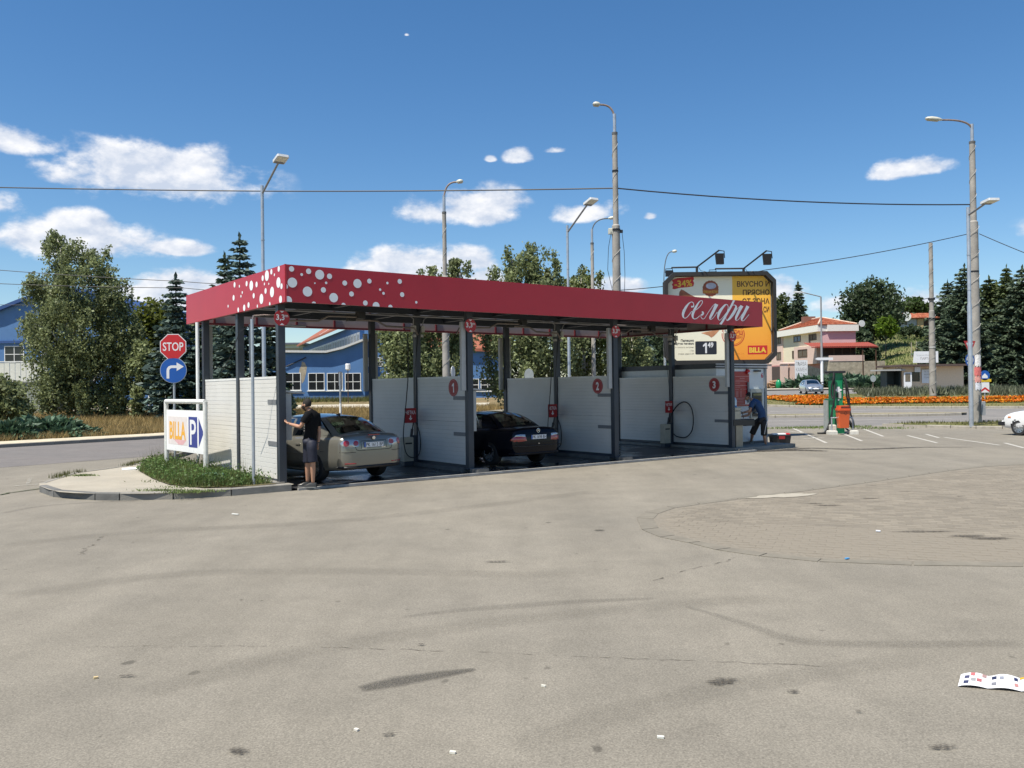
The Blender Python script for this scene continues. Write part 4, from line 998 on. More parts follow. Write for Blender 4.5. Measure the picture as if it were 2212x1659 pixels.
    for w_ in glm['side_window']: w_.build('side_window', GLASS_CAR, root, True, 0)
    # dark deck and seats inside
    x0, x1 = cols[0][0]+.12, cols[-1][0]-.1
    MB().add([(x0, -wb*.93, belt(x0)-.0), (x1, -wb*.93, belt(x1)-.0), (x1, wb*.93, belt(x1)-.0), (x0, wb*.93, belt(x0)-.0)], [(0, 1, 2, 3)]).build('interior_deck', DARKIN, root).location.z = .03
    for sx in g.get('seats', ()):
        for y in (-.38, .38): MB().prism(rrect(y-.24, y+.24, belt(sx), belt(sx)+.17, .06), 0, .12, Matrix(((0, 0, 1, sx), (1, 0, 0, 0), (0, 1, 0, 0), (0, 0, 0, 1)))).build('seat', DARKIN, root); MB().prism(rrect(y-.13, y+.13, belt(sx)+.17, belt(sx)+.33, .06), .02, .10, Matrix(((0, 0, 1, sx), (1, 0, 0, 0), (0, 1, 0, 0), (0, 0, 0, 1)))).build('headrest', DARKIN, root)
    # wheels
    for xw in c['axles']:
        for s in (-1, 1): wheel(root, (xw, s*(Wd-.115), c['wheel_r']), c['wheel_r'], s, c.get('spokes', 7))
    return body, belt
def wheel(root, loc, r, s, ns):
    w = .2; rr = r*.66
    M_ = Matrix.Translation(loc) @ Matrix.Rotation(-s*math.pi/2, 4, 'X')     # lathe axis z -> outwards
    t = MB().lathe([(rr, -w/2), (r*.93, -w/2), (r, -w*.32), (r, w*.30), (r*.94, w/2), (rr*1.03, w/2+.004), (rr, w/2-.01), (rr*.98, -w/2)], 30, M_)
    ty = t.build('wheel', TYRE, root, True, 40)
    m = MB()
    m.lathe([(rr*.99, w/2-.012), (rr*.99, w/2+.002), (rr*.90, w/2+.004), (rr*.88, w/2-.03), (rr*.9, w/2-.05)], 28, M_) if False else None
    nn = 28
    for a, b in (((rr*.99, w/2+.003), (rr*.87, w/2+.001)), ((rr*.87, w/2+.001), (rr*.85, w/2-.08))):
        for k in range(nn):
            p, q = 2*math.pi*k/nn, 2*math.pi*(k+1)/nn
            m.add([(a[0]*math.cos(p), a[0]*math.sin(p), a[1]), (a[0]*math.cos(q), a[0]*math.sin(q), a[1]), (b[0]*math.cos(q), b[0]*math.sin(q), b[1]), (b[0]*math.cos(p), b[0]*math.sin(p), b[1])], [(0, 1, 2, 3)], M_)
    for k in range(ns):
        a = 2*math.pi*k/ns; R2 = Matrix.Rotation(a, 4, 'Z')
        m.add([(rr*.12, -.05, w/2-.02), (rr*.88, -.034, w/2-.006), (rr*.88, .034, w/2-.006), (rr*.12, .05, w/2-.02), (rr*.12, -.05, w/2-.06), (rr*.88, -.034, w/2-.05), (rr*.88, .034, w/2-.05), (rr*.12, .05, w/2-.06)], [(0,1,2,3),(4,7,6,5),(0,4,5,1),(1,5,6,2),(2,6,7,3),(3,7,4,0)], M_ @ R2)
    m.lathe([(.001, w/2-.008), (rr*.14, w/2-.008), (rr*.22, w/2-.02), (rr*.24, w/2-.07)], 14, M_)
    m.build('rim', RIM, ty, True, 35)
    MB().lathe([(.001, w/2-.09), (rr*.86, w/2-.09), (rr*.86, w/2-.1)], 20, M_).build('brake_disc', BLACK, ty)
from mathutils.bvhtree import BVHTree
_bvh = {}
def body_bvh(root):
    if root.name not in _bvh:
        b = [c for c in bpy.data.objects if c.parent == root and c.name.startswith('body')][0]
        _bvh[root.name] = BVHTree.FromPolygons([v.co for v in b.data.vertices], [tuple(p.vertices) for p in b.data.polygons])
    return _bvh[root.name]
def patch(root, name, pts, m, off=.004, nrm=(-1, 0, 0), wrap=None):
    """a lamp or badge laid onto the bodywork: the outline is projected on the body and given a little depth"""
    car = root if root.parent is None else root.parent; bv = body_bvh(car); n = Vector(nrm).normalized(); P = [Vector(p) for p in pts]
    c = sum(P, Vector())/len(P); rings = [[c.lerp(p, s) for p in P] for s in (1.0, .72, .38)]; k = len(P)
    def proj(p):
        h = bv.ray_cast(p + n*1.2, -n, 3.0)[0]; return (h if h is not None else p) + n*.012
    R_ = [[proj(p) for p in r] for r in rings]; cc = proj(c)
    vs = [p - n*.03 for p in R_[0]] + [q for r in R_ for q in r] + [cc]; fs = []
    for a in range(3): fs += [(a*k+i, a*k+(i+1) % k, (a+1)*k+(i+1) % k, (a+1)*k+i) for i in range(k)]
    fs += [(3*k+i, 3*k+(i+1) % k, 4*k) for i in range(k)] + [tuple(range(k-1, -1, -1))]
    mb = MB(); mb.add(vs, fs); o = mb.build(name, m, root, True, 45); fixn(o); return o
def trace(root, name, pts, nrm, r, m):
    """a thin line following the bodywork"""
    bv = body_bvh(root); n = Vector(nrm).normalized(); P = [Vector(p) for p in pts]; Q = []
    for a, b in zip(P, P[1:]):
        k = max(1, int((b-a).length/.06)); Q += [a.lerp(b, i/k) for i in range(k)]
    Q.append(P[-1]); out = []
    for p in Q:
        h = bv.ray_cast(p + n*1.2, -n, 3.0)[0]
        if h is not None: out.append(h + n*r*.2)
    if len(out) > 1: MB().tube(out, r, 5).build(name, m, root)
def round_patch(root, name, c, r, m, nrm, n=18):
    nv = Vector(nrm).normalized(); t = Vector((nv.y, -nv.x, 0)).normalized(); c = Vector(c); o = patch(root, name, [c + t*r*math.cos(2*math.pi*k/n) + Vector((0, 0, r*math.sin(2*math.pi*k/n))) for k in range(n)], m, 0, nrm); o.location = nv*.006; return o
def plate(root, x, z, txt, tilt=0.0, eu=True):
    M_ = Matrix(((0, 0, -1, x), (-1, 0, 0, 0), (0, 1, 0, z), (0, 0, 0, 1)))   # drawing x -> car -y (right as seen from behind)
    p = MB().prism(rrect(-.265, .265, -.06, .06, .008), -.01, .006, M_).build('licence_plate', mat('plate_frame', (.01, .012, .02), .5), root)
    MB().prism(rrect(-.255, .255, -.051, .051, .006), .0062, .0075, M_).build('plate_face', mat('plate_white', (.74, .74, .74), .4), p)
    if eu: MB().prism(rrect(-.255, -.215, -.051, .051, .002), .0077, .0082, M_).build('plate_band', SIGN_BLUE, p)
    tx = MB(); add_text(tx, txt, -.205, .245, -.038, .04, .0085, .012, M_); tx.build('lettering', BLACK, p)
def on_rear(c, y, z):
    """x of the rear skin at (y, z), about"""
    w = c['W']/2
    return .0
# --- silver saloon in the first bay
def place_car(name, label, u, v, rot, z=.045):
    p = cw(u, v, z); return thing(name, label, 'car', p, CWA + math.pi/2 + rot, None)
SIL = paint('paint_silver_beige', (.205, .198, .168), .45, .28)
car1 = place_car('silver_saloon', 'silver-beige saloon seen from behind in the first wash bay', 2.10, -.30, rad(9))
bpy.context.view_layer.update()
C1 = dict(L=4.67, W=1.78, H=1.435, wheel_r=.318, axles=(.98, 3.66), paint=SIL,
    plan=[(0,.74),(.06,.86),(.3,.955),(.9,.99),(2.3,1.0),(3.6,.985),(4.3,.92),(4.6,.78),(4.67,.66)],
    zbot=[(0,.30),(.5,.22),(1.3,.19),(3.6,.18),(4.67,.22)],
    shoulder=[(0,.90),(.08,.955),(.5,.965),(1.2,.955),(2.3,.925),(3.2,.90),(3.9,.82),(4.5,.66),(4.67,.56)],
    top=[(0,.93),(.06,1.015),(.25,1.045),(.6,1.06),(1.2,1.02),(2.3,.95),(3.1,.97),(3.9,.89),(4.5,.72),(4.67,.6)],
    gh=dict(wb=.905, wr=.655, taper=[(0,.90),(.5,.93),(1.3,.985),(2.4,1.0),(3.4,.95),(4.6,.9)], rtaper=[(0,.9),(1.3,.95),(2.2,1.0),(2.8,.97),(4.6,.9)],
        cols=[(.42,1.22),(.98,1.40),(1.18,1.58),(1.98,2.06),(2.10,2.14),(3.02,2.62),(3.42,2.74)], win=(2, 4), roof=[(1.0,1.375),(1.35,1.405),(1.9,1.435),(2.5,1.42),(2.9,1.38)], seats=(1.35, 2.35), bow=.10))
b1, belt1 = make_car(car1, C1)
def lampset(root, c, rows, m):
    pass
# tail lamps (outer cluster wraps round the corner)
for s in (-1, 1):
    tl = patch(car1, 'tail_lamp', [(0, s*.40, .775), (0, s*.40, .905), (0, s*.56, .93), (0, s*.70, .925), (0, s*.80, .90), (0, s*.86, .85), (0, s*.80, .79), (0, s*.60, .765)], LENS_C, 0, (-1, s*.55, 0))
    round_patch(tl, 'red_lens', (0, s*.47, .845), .055, LENS_R, (-1, s*.55, 0)); round_patch(tl, 'red_lens', (0, s*.71, .85), .065, LENS_R, (-1, s*.55, 0))
plate(car1, .005, .80, 'PK 1613 BP')
shut = mat('shut_line', (.02, .02, .02), .8)
trace(car1, 'boot_shut_line', [(0, .62, 1.02), (0, .56, .93), (0, .50, .80), (0, .46, .705), (0, .40, .685), (0, -.40, .685), (0, -.46, .705), (0, -.50, .80), (0, -.56, .93), (0, -.62, 1.02)], (-1, 0, 0), .007, shut)
trace(car1, 'bumper_crease', [(0, .86, .66), (0, .48, .655)], (-1, 0, 0), .006, shut); trace(car1, 'bumper_crease', [(0, -.86, .66), (0, -.48, .655)], (-1, 0, 0), .006, shut); trace(car1, 'bumper_valance', [(0, .80, .335), (0, -.80, .335)], (-1, 0, 0), .028, BLACK); trace(car1, 'plate_recess', [(0, .33, .73), (0, .33, .885), (0, -.33, .885), (0, -.33, .73)], (-1, 0, 0), .006, shut)
MB().box(-.012, .03, -.14, .14, 1.0, 1.02).build('third_brake_lamp', LENS_R, car1)
bd = MB(); bd.lathe([(.001, 0), (.036, 0), (.040, -.006), (.038, -.014)], 20, Matrix(((0, 0, -1, -.004), (-1, 0, 0, 0), (0, 1, 0, .945), (0, 0, 0, 1)))); bd.build('badge', CHROME, car1, True)
MB().box(-.005, .01, -.31, -.20, .725, .74).build('badge_strip', CHROME, car1); MB().box(-.004, .01, .19, .31, .725, .738).build('badge_strip', CHROME, car1)
for s in (-1, 1):
    patch(car1, 'bumper_reflector', [(.045, s*.45, .40), (.05, s*.45, .425), (.13, s*.70, .43), (.12, s*.70, .405)], LENS_R, .03, (-1, s*.4, 0))
    MB().tube([(1.2, s*.885, .60), (2.0, s*.892, .60), (3.2, s*.888, .60)], .012, 6).build('side_moulding', SIL, car1)
    MB().tube([(1.25, s*.855, .255), (2.3, s*.86, .25), (3.3, s*.855, .25)], .02, 6).build('sill_strip', SIL, car1)
    for x in (1.62, 2.62): MB().bev(x-.09, x+.09, -.02, .02, -.018, .018, .008, Matrix.Translation((0, s*.875, .80))).build('door_handle', SIL, car1)
    MB().sphere((3.02, s*.98, .99), .07, .09, .06).build('door_mirror', SIL, car1, True)
    for x in (1.22, 2.07, 3.05): trace(car1, 'door_shut_line', [(x+.05, 0, .30), (x, 0, .6), (x, 0, .90)], (0, s, 0), .005, shut)
MB().tube([(1.55, .02, 1.44), (1.35, .02, 1.52)], .004, 5).build('aerial', BLACK, car1); MB().add([(1.28, -.02, 1.41), (1.28, .02, 1.41), (1.42, .02, 1.42), (1.42, -.02, 1.42), (1.24, 0, 1.47)], [(0,3,2,1),(0,1,4),(1,2,4),(2,3,4),(3,0,4)]).build('fin_aerial', BLACK, car1)
# --- black coupe in the second bay
BLK = mat('paint_black', (.004, .005, .009), .16, var=.03, spec=.22)
car2 = place_car('black_coupe', 'black coupe seen from behind in the second wash bay', 6.92, .02, rad(3))
bpy.context.view_layer.update()
C2 = dict(L=4.57, W=1.72, H=1.36, wheel_r=.312, axles=(.97, 3.66), paint=BLK,
    plan=[(0,.76),(.06,.87),(.3,.95),(.9,.985),(2.3,1.0),(3.6,.985),(4.2,.93),(4.5,.8),(4.57,.68)],
    zbot=[(0,.30),(.5,.22),(1.3,.18),(3.6,.18),(4.57,.22)],
    shoulder=[(0,.84),(.08,.90),(.5,.93),(1.2,.93),(2.3,.90),(3.2,.86),(3.9,.78),(4.4,.64),(4.57,.54)],
    top=[(0,.87),(.06,.955),(.25,.985),(.7,1.00),(1.2,.98),(2.3,.93),(3.1,.92),(3.9,.83),(4.4,.68),(4.57,.58)],
    gh=dict(wb=.905, wr=.64, taper=[(0,.86),(.5,.90),(1.3,.98),(2.4,1.0),(3.4,.95),(4.6,.9)], rtaper=[(0,.88),(1.3,.93),(2.2,1.0),(2.8,.97),(4.6,.9)],
        cols=[(.68,1.38),(1.15,1.50),(1.35,1.62),(1.72,1.86),(1.78,1.92),(3.02,2.46),(3.40,2.62)], win=(2, 4), roof=[(1.2,1.31),(1.6,1.345),(2.0,1.36),(2.5,1.335),(2.8,1.30)], seats=(1.6, 2.35), bow=.08), spokes=8)
make_car(car2, C2)
for s in (-1, 1):
    a = patch(car2, 'tail_lamp', [(0, s*.40, .655), (0, s*.43, .755), (0, s*.62, .765), (0, s*.80, .755), (0, s*.90, .68), (0, s*.80, .635), (0, s*.60, .64)], LENS_R, 0, (-1, s*.55, 0))
    patch(a, 'clear_lens', [(0, s*.44, .758), (0, s*.45, .815), (0, s*.60, .825), (0, s*.735, .81), (0, s*.79, .758), (0, s*.62, .768)], LENS_C, 0, (-1, s*.55, 0))
    MB().tube([(.03, s*.82, .53), (.0, s*.45, .52), (-.003, 0, .52)], .014, 6).build('bumper_strip', mat('dark_trim', (.012, .012, .013), .5), car2, True)
    MB().sphere((2.95, s*.95, .96), .07, .09, .06).build('door_mirror', BLK, car2, True)
    MB().bev(-.09, .09, -.02, .02, -.018, .018, .008, Matrix.Translation((1.95, s*.848, .78))).build('door_handle', BLK, car2)
    MB().tube([(1.42, s*.80, 1.0), (1.50, s*.76, 1.1), (1.72, s*.665, 1.26), (2.2, s*.62, 1.30), (2.62, s*.60, 1.24)], .006, 5).build('window_trim', CHROME, car2, True)
plate(car2, .0, .74, 'PK 1698 BH')
trace(car2, 'boot_shut_line', [(0, .66, .95), (0, .64, .84), (0, .52, .62), (0, .48, .60), (0, -.48, .60), (0, -.52, .62), (0, -.64, .84), (0, -.66, .95)], (-1, 0, 0), .006, shut); trace(car2, 'bumper_valance', [(0, .78, .335), (0, -.78, .335)], (-1, 0, 0), .025, BLACK)
bd = MB(); M_ = Matrix(((0, 0, -1, .02), (-1, 0, 0, 0), (0, 1, 0, .90), (0, 0, 0, 1)))
bd.tube([(.05*math.cos(2*math.pi*k/20), .05*math.sin(2*math.pi*k/20), .005) for k in range(21)], .006, 6, M_)
for a in (90, 210, 330): bd.box(-.006, .006, 0, .048, .002, .008, M_ @ Matrix.Rotation(rad(a-90), 4, 'Z'))
bd.build('star_badge', CHROME, car2, True); MB().cyl((-.008, 0, .575), (.02, 0, .575), .014).build('boot_lock', CHROME, car2)
# --- silver hatchback on the roundabout
p = A(1748, 852, 89.0); p.z = zt(p.x, 89.0) + .006
SIL2 = paint('paint_silver_blue', (.42, .45, .48), .7, .3)
car3 = thing('silver_hatchback', 'silver-blue hatchback driving towards the camera on the roundabout', 'car', (p.x + .3, 90.6, p.z + .02), rad(-97))
bpy.context.view_layer.update()
C3 = dict(L=4.2, W=1.78, H=1.46, wheel_r=.315, axles=(.75, 3.38), paint=SIL2, plan=[(0,.80),(.06,.9),(.3,.96),(.9,.99),(2.3,1.0),(3.4,.985),(3.9,.9),(4.15,.76),(4.2,.7)],
    zbot=[(0,.30),(.5,.22),(3.4,.18),(4.2,.22)], shoulder=[(0,.92),(.3,.97),(1.2,.96),(2.3,.93),(3.0,.90),(3.6,.80),(4.0,.68),(4.2,.56)], top=[(0,.95),(.3,1.0),(1.2,1.0),(2.3,.98),(2.9,1.0),(3.5,.91),(4.0,.76),(4.2,.62)],
    gh=dict(wb=.91, wr=.68, taper=[(0,.93),(1.3,.985),(2.4,1.0),(3.4,.93),(4.6,.9)], rtaper=[(0,.9),(1.3,.97),(2.2,1.0),(2.8,.95),(4.6,.9)], cols=[(.08,.42),(.55,.75),(.70,.85),(1.35,1.42),(1.45,1.5),(2.45,2.1),(3.0,2.25)], win=(2, 4), roof=[(.3,1.36),(.9,1.43),(1.5,1.46),(2.0,1.44),(2.4,1.38)], seats=(1.2, ), bow=.06))
make_car(car3, C3)
for s in (-1, 1):
    patch(car3, 'headlamp', [(4.02, s*.50, .60), (4.0, s*.50, .70), (3.85, s*.76, .74), (3.80, s*.80, .68), (3.98, s*.66, .60)], LENS_C, .05, (1, s*.5, .3)); MB().sphere((2.8, s*1.0, 1.0), .06, .1, .07).build('door_mirror', SIL2, car3, True)
    patch(car3, 'grille_slot', [(4.12, s*.12, .60), (4.08, s*.12, .66), (4.02, s*.42, .68), (4.08, s*.40, .62)], BLACK, .06, (1, 0, .2))
patch(car3, 'air_intake', [(4.16, .62, .30), (4.18, -.62, .30), (4.18, -.7, .46), (4.16, .7, .46)], BLACK, .03, (1, 0, 0)); patch(car3, 'licence_plate', [(4.2, .25, .46), (4.2, -.25, .46), (4.2, -.25, .57), (4.2, .25, .57)], SIGN_WHITE, .035, (1, 0, 0))
# --- white hatchback entering at the right edge
q = G(2197, 942, 0); WHT = paint('paint_white', (.70, .70, .69), .0, .3)
car4 = thing('white_hatchback', 'white hatchback at the right edge, only its front showing', 'car', (0, 0, 0), rad(120))
C4 = dict(L=3.7, W=1.6, H=1.4, wheel_r=.29, axles=(.65, 3.0), paint=WHT, plan=[(0,.85),(.3,.97),(2.0,1.0),(3.2,.97),(3.6,.88),(3.7,.80)], zbot=[(0,.30),(.5,.24),(3.0,.22),(3.7,.28)], shoulder=[(0,.90),(1.2,.92),(2.3,.90),(3.0,.86),(3.5,.76),(3.7,.60)], top=[(0,.93),(1.2,.95),(2.2,.94),(2.9,.95),(3.4,.85),(3.7,.68)],
    gh=dict(wb=.91, wr=.70, taper=[(0,.95),(2.4,1.0),(3.4,.95)], rtaper=[(0,.95),(2.2,1.0),(2.8,.97)], cols=[(.05,.3),(.4,.6),(.55,.72),(1.2,1.25),(1.3,1.33),(2.1,1.8),(2.55,1.95)], win=(2, 4), roof=[(.2,1.33),(.8,1.38),(1.3,1.4),(1.8,1.37),(2.1,1.32)], seats=(1.1,), bow=.05), spokes=9)
q = G(2203, 941, 0); car4.location = (q.x + 1.5 + .61, q.y - 2.60 + .35, .006); bpy.context.view_layer.update()
make_car(car4, C4)
MB().box(3.55, 3.80, -.74, .74, .36, .50).build('bumper', BLACK, car4)
for s in (-1, 1): patch(car4, 'headlamp', [(3.62, s*.42, .58), (3.60, s*.42, .70), (3.55, s*.68, .70), (3.58, s*.68, .58)], LENS_C, .06, (1, 0, 0)); patch(car4, 'indicator', [(3.3, s*.775, .66), (3.3, s*.775, .71), (3.42, s*.765, .71), (3.42, s*.765, .66)], mat('amber', (.5, .15, .01), .3), .015, (0, s, 0))
# ------------------------------------------------------------------ people
SKIN = mat('skin', (.40, .215, .135), .5, var=.08, scale=10); HAIR = mat('hair_dark', (.012, .009, .007), .85, var=.3, scale=40)
def skin_mesh(name, verts, edges, radii, m, parent, levels=2, root=0):
    me = bpy.data.meshes.new(name); me.from_pydata([tuple(v) for v in verts], edges, []); o = bpy.data.objects.new(name, me); COL.objects.link(o)
    md = o.modifiers.new('s', 'SKIN'); md.use_smooth_shade = True; md.branch_smoothing = .6
    for i, r in enumerate(radii):
        sv = me.skin_vertices[0].data[i]; sv.radius = r if isinstance(r, tuple) else (r, r); sv.use_root = (i == root)
    sd = o.modifiers.new('d', 'SUBSURF'); sd.levels = levels; sd.render_levels = levels
    dg = bpy.context.evaluated_depsgraph_get(); dg.update(); nm = bpy.data.meshes.new_from_object(o.evaluated_get(dg)); nm.name = name
    bpy.data.objects.remove(o); nm.materials.clear(); nm.materials.append(m)
    nm.polygons.foreach_set('material_index', [0]*len(nm.polygons)); nm.polygons.foreach_set('use_smooth', [True]*len(nm.polygons))
    return link(name, nm, parent)
def join_into(o, others):
    bm = bmesh.new(); bm.from_mesh(o.data)
    for x in others:
        bm.from_mesh(x.data)
    bm.to_mesh(o.data); bm.free()
    for x in others: bpy.data.objects.remove(x)
def limb(pts, radii, k=1):
    return pts, [(i, i+1) for i in range(len(pts)-1)], radii
def make_person(label, J, shirt, shorts, shoe, face, sc=1.0, beard=False, stripe=None, print_front=False):
    """J: world joints. face: unit vector the face looks along"""
    base = (J['anL'] + J['anR']) / 2; base.z = min(J['anL'].z, J['anR'].z) - .085
    t = thing('person', label, 'person', base); B = base
    j = {k: v - B for k, v in J.items() if k[:3] not in ('toe', 'pnL', 'pnR')}
    up = Vector((0, 0, 1)); f = Vector(face).normalized(); side = up.cross(f).normalized()
    # body: one continuous skinned figure
    V, E, R_ = [], [], []
    def add(p, r, prev=None):
        V.append(p); R_.append(r)
        if prev is not None: E.append((prev, len(V)-1))
        return len(V)-1
    pel = add(j['pelvis'], .10); wa = add(j['waist'], .085, pel); ch = add(j['chest'], .085, wa); nb = add(j['neck'], .062, ch); hb = add(j['head'] - (j['head']-j['neck']).normalized()*.07, .056, nb)
    for s in ('L', 'R'):
        sh = add(j['sh'+s], .052, ch); mid = add(j['sh'+s].lerp(j['el'+s], .5), .050, sh); el = add(j['el'+s], .041, mid); fm = add(j['el'+s].lerp(j['wr'+s], .35), .040, el); add(j['wr'+s], .027, fm)
        hp = add(j['hip'+s], .080, pel); th = add(j['hip'+s].lerp(j['kn'+s], .5), .066, hp); kn = add(j['kn'+s], .056, th); cf = add(j['kn'+s].lerp(j['an'+s], .35), .058, kn); add(j['an'+s], .036, cf)
    body = skin_mesh('body', V, E, R_, SKIN, t)
    extra = []
    # head with jaw, nose, ears, eye sockets
    hm = MB(); c = j['head']; n, k = 20, 14
    for a in range(k+1):
        ph = math.pi*a/k
        for b in range(n):
            th = 2*math.pi*b/n; x, y, z = math.sin(ph)*math.cos(th), math.sin(ph)*math.sin(th), math.cos(ph)
            rx = .098 if x > 0 else .104; w = .077; hz = .118
            if z < 0: w *= 1 - .30*(-z)**1.5; rx *= 1 - .16*(-z)
            px, py, pz = x*rx, y*w, z*hz
            if x > .6: px += .012*math.exp(-((pz+.012)/.03)**2 - (py/.013)**2)*1.9 - .007*math.exp(-((pz-.012)/.014)**2 - ((abs(py)-.03)/.016)**2) + .004*math.exp(-((pz+.055)/.012)**2-(py/.028)**2)
            hm.v.append(tuple(c + f*px + side*py + up*pz))
    for a in range(k):
        for b in range(n): hm.f.append((a*n+b, (a+1)*n+b, (a+1)*n+(b+1) % n, a*n+(b+1) % n)); hm.mi.append(0)
    nose = c + f*.098 - up*.018
    hm.add([nose + f*.020 - up*.012, nose + side*.014 - up*.02, nose - side*.014 - up*.02, nose + up*.028 + f*.002], [(0,1,3),(0,3,2),(0,2,1),(1,2,3)])
    for s in (-1, 1): hm.sphere(c + side*(s*.078) - f*.008 - up*.008, .018, .012, .030, 8, 6)
    extra.append(hm.build('h', SKIN, None, True, 0))
    # hands: palm, four fingers and a thumb
    for s in ('L', 'R'):
        d = (j['ha'+s] - j['wr'+s]).normalized(); pn = J.get('pn'+s, side if abs(d.dot(side)) < .8 else up); pn = (pn - d*pn.dot(d)).normalized(); ac = d.cross(pn)
        w0 = j['wr'+s]; vs = [w0, w0 + d*.05, w0 + d*.085]; rs = [(.024, .020), (.036, .018), (.036, .015)]; es = [(0, 1), (1, 2)]
        extra.append(skin_mesh('hand', vs, es, rs, SKIN, None, 1))
        for q, (off, ln) in enumerate(((-.030, .066), (-.010, .078), (.010, .074), (.029, .060))):
            p0 = w0 + d*.075 + ac*off; p1 = w0 + d*.10 + ac*off; p2 = p1 + (d*.8 - pn*.45).normalized()*ln*.45; p3 = p2 + (d*.4 - pn*.8).normalized()*ln*.35
            extra.append(skin_mesh('f', [p0, p1, p2, p3], [(0, 1), (1, 2), (2, 3)], [.0095, .009, .0082, .007], SKIN, None, 1))
        sg = -1 if s == 'L' else 1
        p0 = w0 + d*.025 + ac*sg*.02; extra.append(skin_mesh('f', [p0, p0 + ac*sg*.025 + d*.025 - pn*.01, p0 + ac*sg*.032 + d*.055 - pn*.022], [(0, 1), (1, 2)], [.013, .0105, .008], SKIN, None, 1))
    join_into(body, extra)
    # hair
    h = MB()
    for a in range(k+1):
        ph = math.pi*a/k
        for b in range(n):
            th = 2*math.pi*b/n; x, y, z = math.sin(ph)*math.cos(th), math.sin(ph)*math.sin(th), math.cos(ph)
            h.v.append(tuple(c + f*(x*(.104 if x > 0 else .112) - .006) + side*(y*.084) + up*(z*.124 + .004)))
    for a in range(k):
        for b in range(n):
            ph, th = math.pi*(a+.5)/k, 2*math.pi*(b+.5)/n; x, z = math.sin(ph)*math.cos(th), math.cos(ph)
            if z > (.55 if x > .45 else (.25 if x > .05 else -.35)): h.f.append((a*n+b, (a+1)*n+b, (a+1)*n+(b+1) % n, a*n+(b+1) % n)); h.mi.append(0)
    h.build('hair', HAIR, t, True, 0)
    for s in (-1, 1):
        e = c + f*.088 + side*(s*.030) + up*.012; MB().sphere(e, .009, .011, .007, 8, 6).build('eye', mat('eye_dark', (.05, .035, .03), .2), t, True); MB().box(-.016, .016, -.004, .004, -.003, .003, Matrix.Translation(e + up*.017 + f*.006) @ Matrix(((side.x, f.x, 0, 0), (side.y, f.y, 0, 0), (0, 0, 1, 0), (0, 0, 0, 1)))).build('eyebrow', HAIR, t)
    MB().box(-.024, .024, -.004, .004, -.004, .004, Matrix.Translation(c + f*.078 - up*.058) @ Matrix(((side.x, f.x, 0, 0), (side.y, f.y, 0, 0), (0, 0, 1, 0), (0, 0, 0, 1)))).build('mouth', mat('lips', (.27, .10, .08), .5), t)
    if beard:
        bm_ = MB()
        for a in range(k+1):
            ph = math.pi*a/k
            for b in range(n):
                th = 2*math.pi*b/n; x, y, z = math.sin(ph)*math.cos(th), math.sin(ph)*math.sin(th), math.cos(ph); w = .080*(1-.30*max(0, -z)**1.5); bm_.v.append(tuple(c + f*(x*.101*(1-.16*max(0, -z))) + side*(y*w) + up*(z*.121)))
        for a in range(k):
            for b in range(n):
                ph, th = math.pi*(a+.5)/k, 2*math.pi*(b+.5)/n; x, z = math.sin(ph)*math.cos(th), math.cos(ph); yy = abs(math.sin(ph)*math.sin(th))
                if -.05 > z and x > -.1 and (yy > .55 or z < -.72): bm_.f.append((a*n+b, (a+1)*n+b, (a+1)*n+(b+1) % n, a*n+(b+1) % n)); bm_.mi.append(0)
        bm_.build('beard', mat('beard_dark', (.035, .024, .018), .7), t, True, 0)
    # shirt and shorts: lofted round the spine, with sleeves and legs
    sx = (j['shR'] - j['shL']).normalized()
    def loft(rings, n=20):
        mb = MB()
        for q, (p, w, dp) in enumerate(rings):
            ax = (rings[min(q+1, len(rings)-1)][0] - rings[max(q-1, 0)][0]).normalized(); a = (sx - ax*sx.dot(ax)).normalized(); b = ax.cross(a)
            mb.v += [tuple(p + a*(w*math.cos(2*math.pi*k/n)) + b*(dp*math.sin(2*math.pi*k/n))*(1 + .05*math.sin(3*2*math.pi*k/n + q))) for k in range(n)]
        for q in range(len(rings)-1): mb.f += [(q*n+k, q*n+(k+1) % n, (q+1)*n+(k+1) % n, (q+1)*n+k) for k in range(n)]
        mb.f += [tuple(range(n-1, -1, -1)), tuple((len(rings)-1)*n+k for k in range(n))]; mb.mi = [0]*len(mb.f); return mb
    pe, wa_, ch_p, nk = j['pelvis'], j['waist'], j['chest'], j['neck']
    so_ = loft([(pe.lerp(wa_, -.10), .172, .128), (pe.lerp(wa_, .4), .168, .122), (wa_, .162, .120), (wa_.lerp(ch_p, .5), .172, .124), (ch_p, .186, .126), (ch_p.lerp(nk, .35), .186, .112), (ch_p.lerp(nk, .62), .150, .095), (ch_p.lerp(nk, .85), .085, .075), (ch_p.lerp(nk, .98), .068, .066)])
    for s in ('L', 'R'):
        a0 = j['sh'+s]; e0 = j['el'+s]; so_.tube([a0.lerp(ch_p, .30), a0, a0.lerp(e0, .3), a0.lerp(e0, .55), a0.lerp(e0, .62)], [.085, .082, .076, .072, .073], 14)
    so_ = so_.build('shirt', shirt, t, True, 0)
    sho = loft([(pe.lerp(wa_, .30), .166, .124), (pe.lerp(wa_, .1), .172, .130), (pe, .180, .138), (pe.lerp((j['hipL']+j['hipR'])/2, .8), .176, .136), (((j['hipL']+j['hipR'])/2).lerp((j['knL']+j['knR'])/2, .12), .150, .11)])
    for s in ('L', 'R'):
        h0, k0 = j['hip'+s], j['kn'+s]; sho.tube([h0.lerp(pe, .35), h0, h0.lerp(k0, .35), h0.lerp(k0, .7), h0.lerp(k0, 1.0), h0.lerp(k0, 1.06)], [.10, .108, .104, .098, .098, .096], 14)
    sho = sho.build('shorts', shorts, t, True, 0)
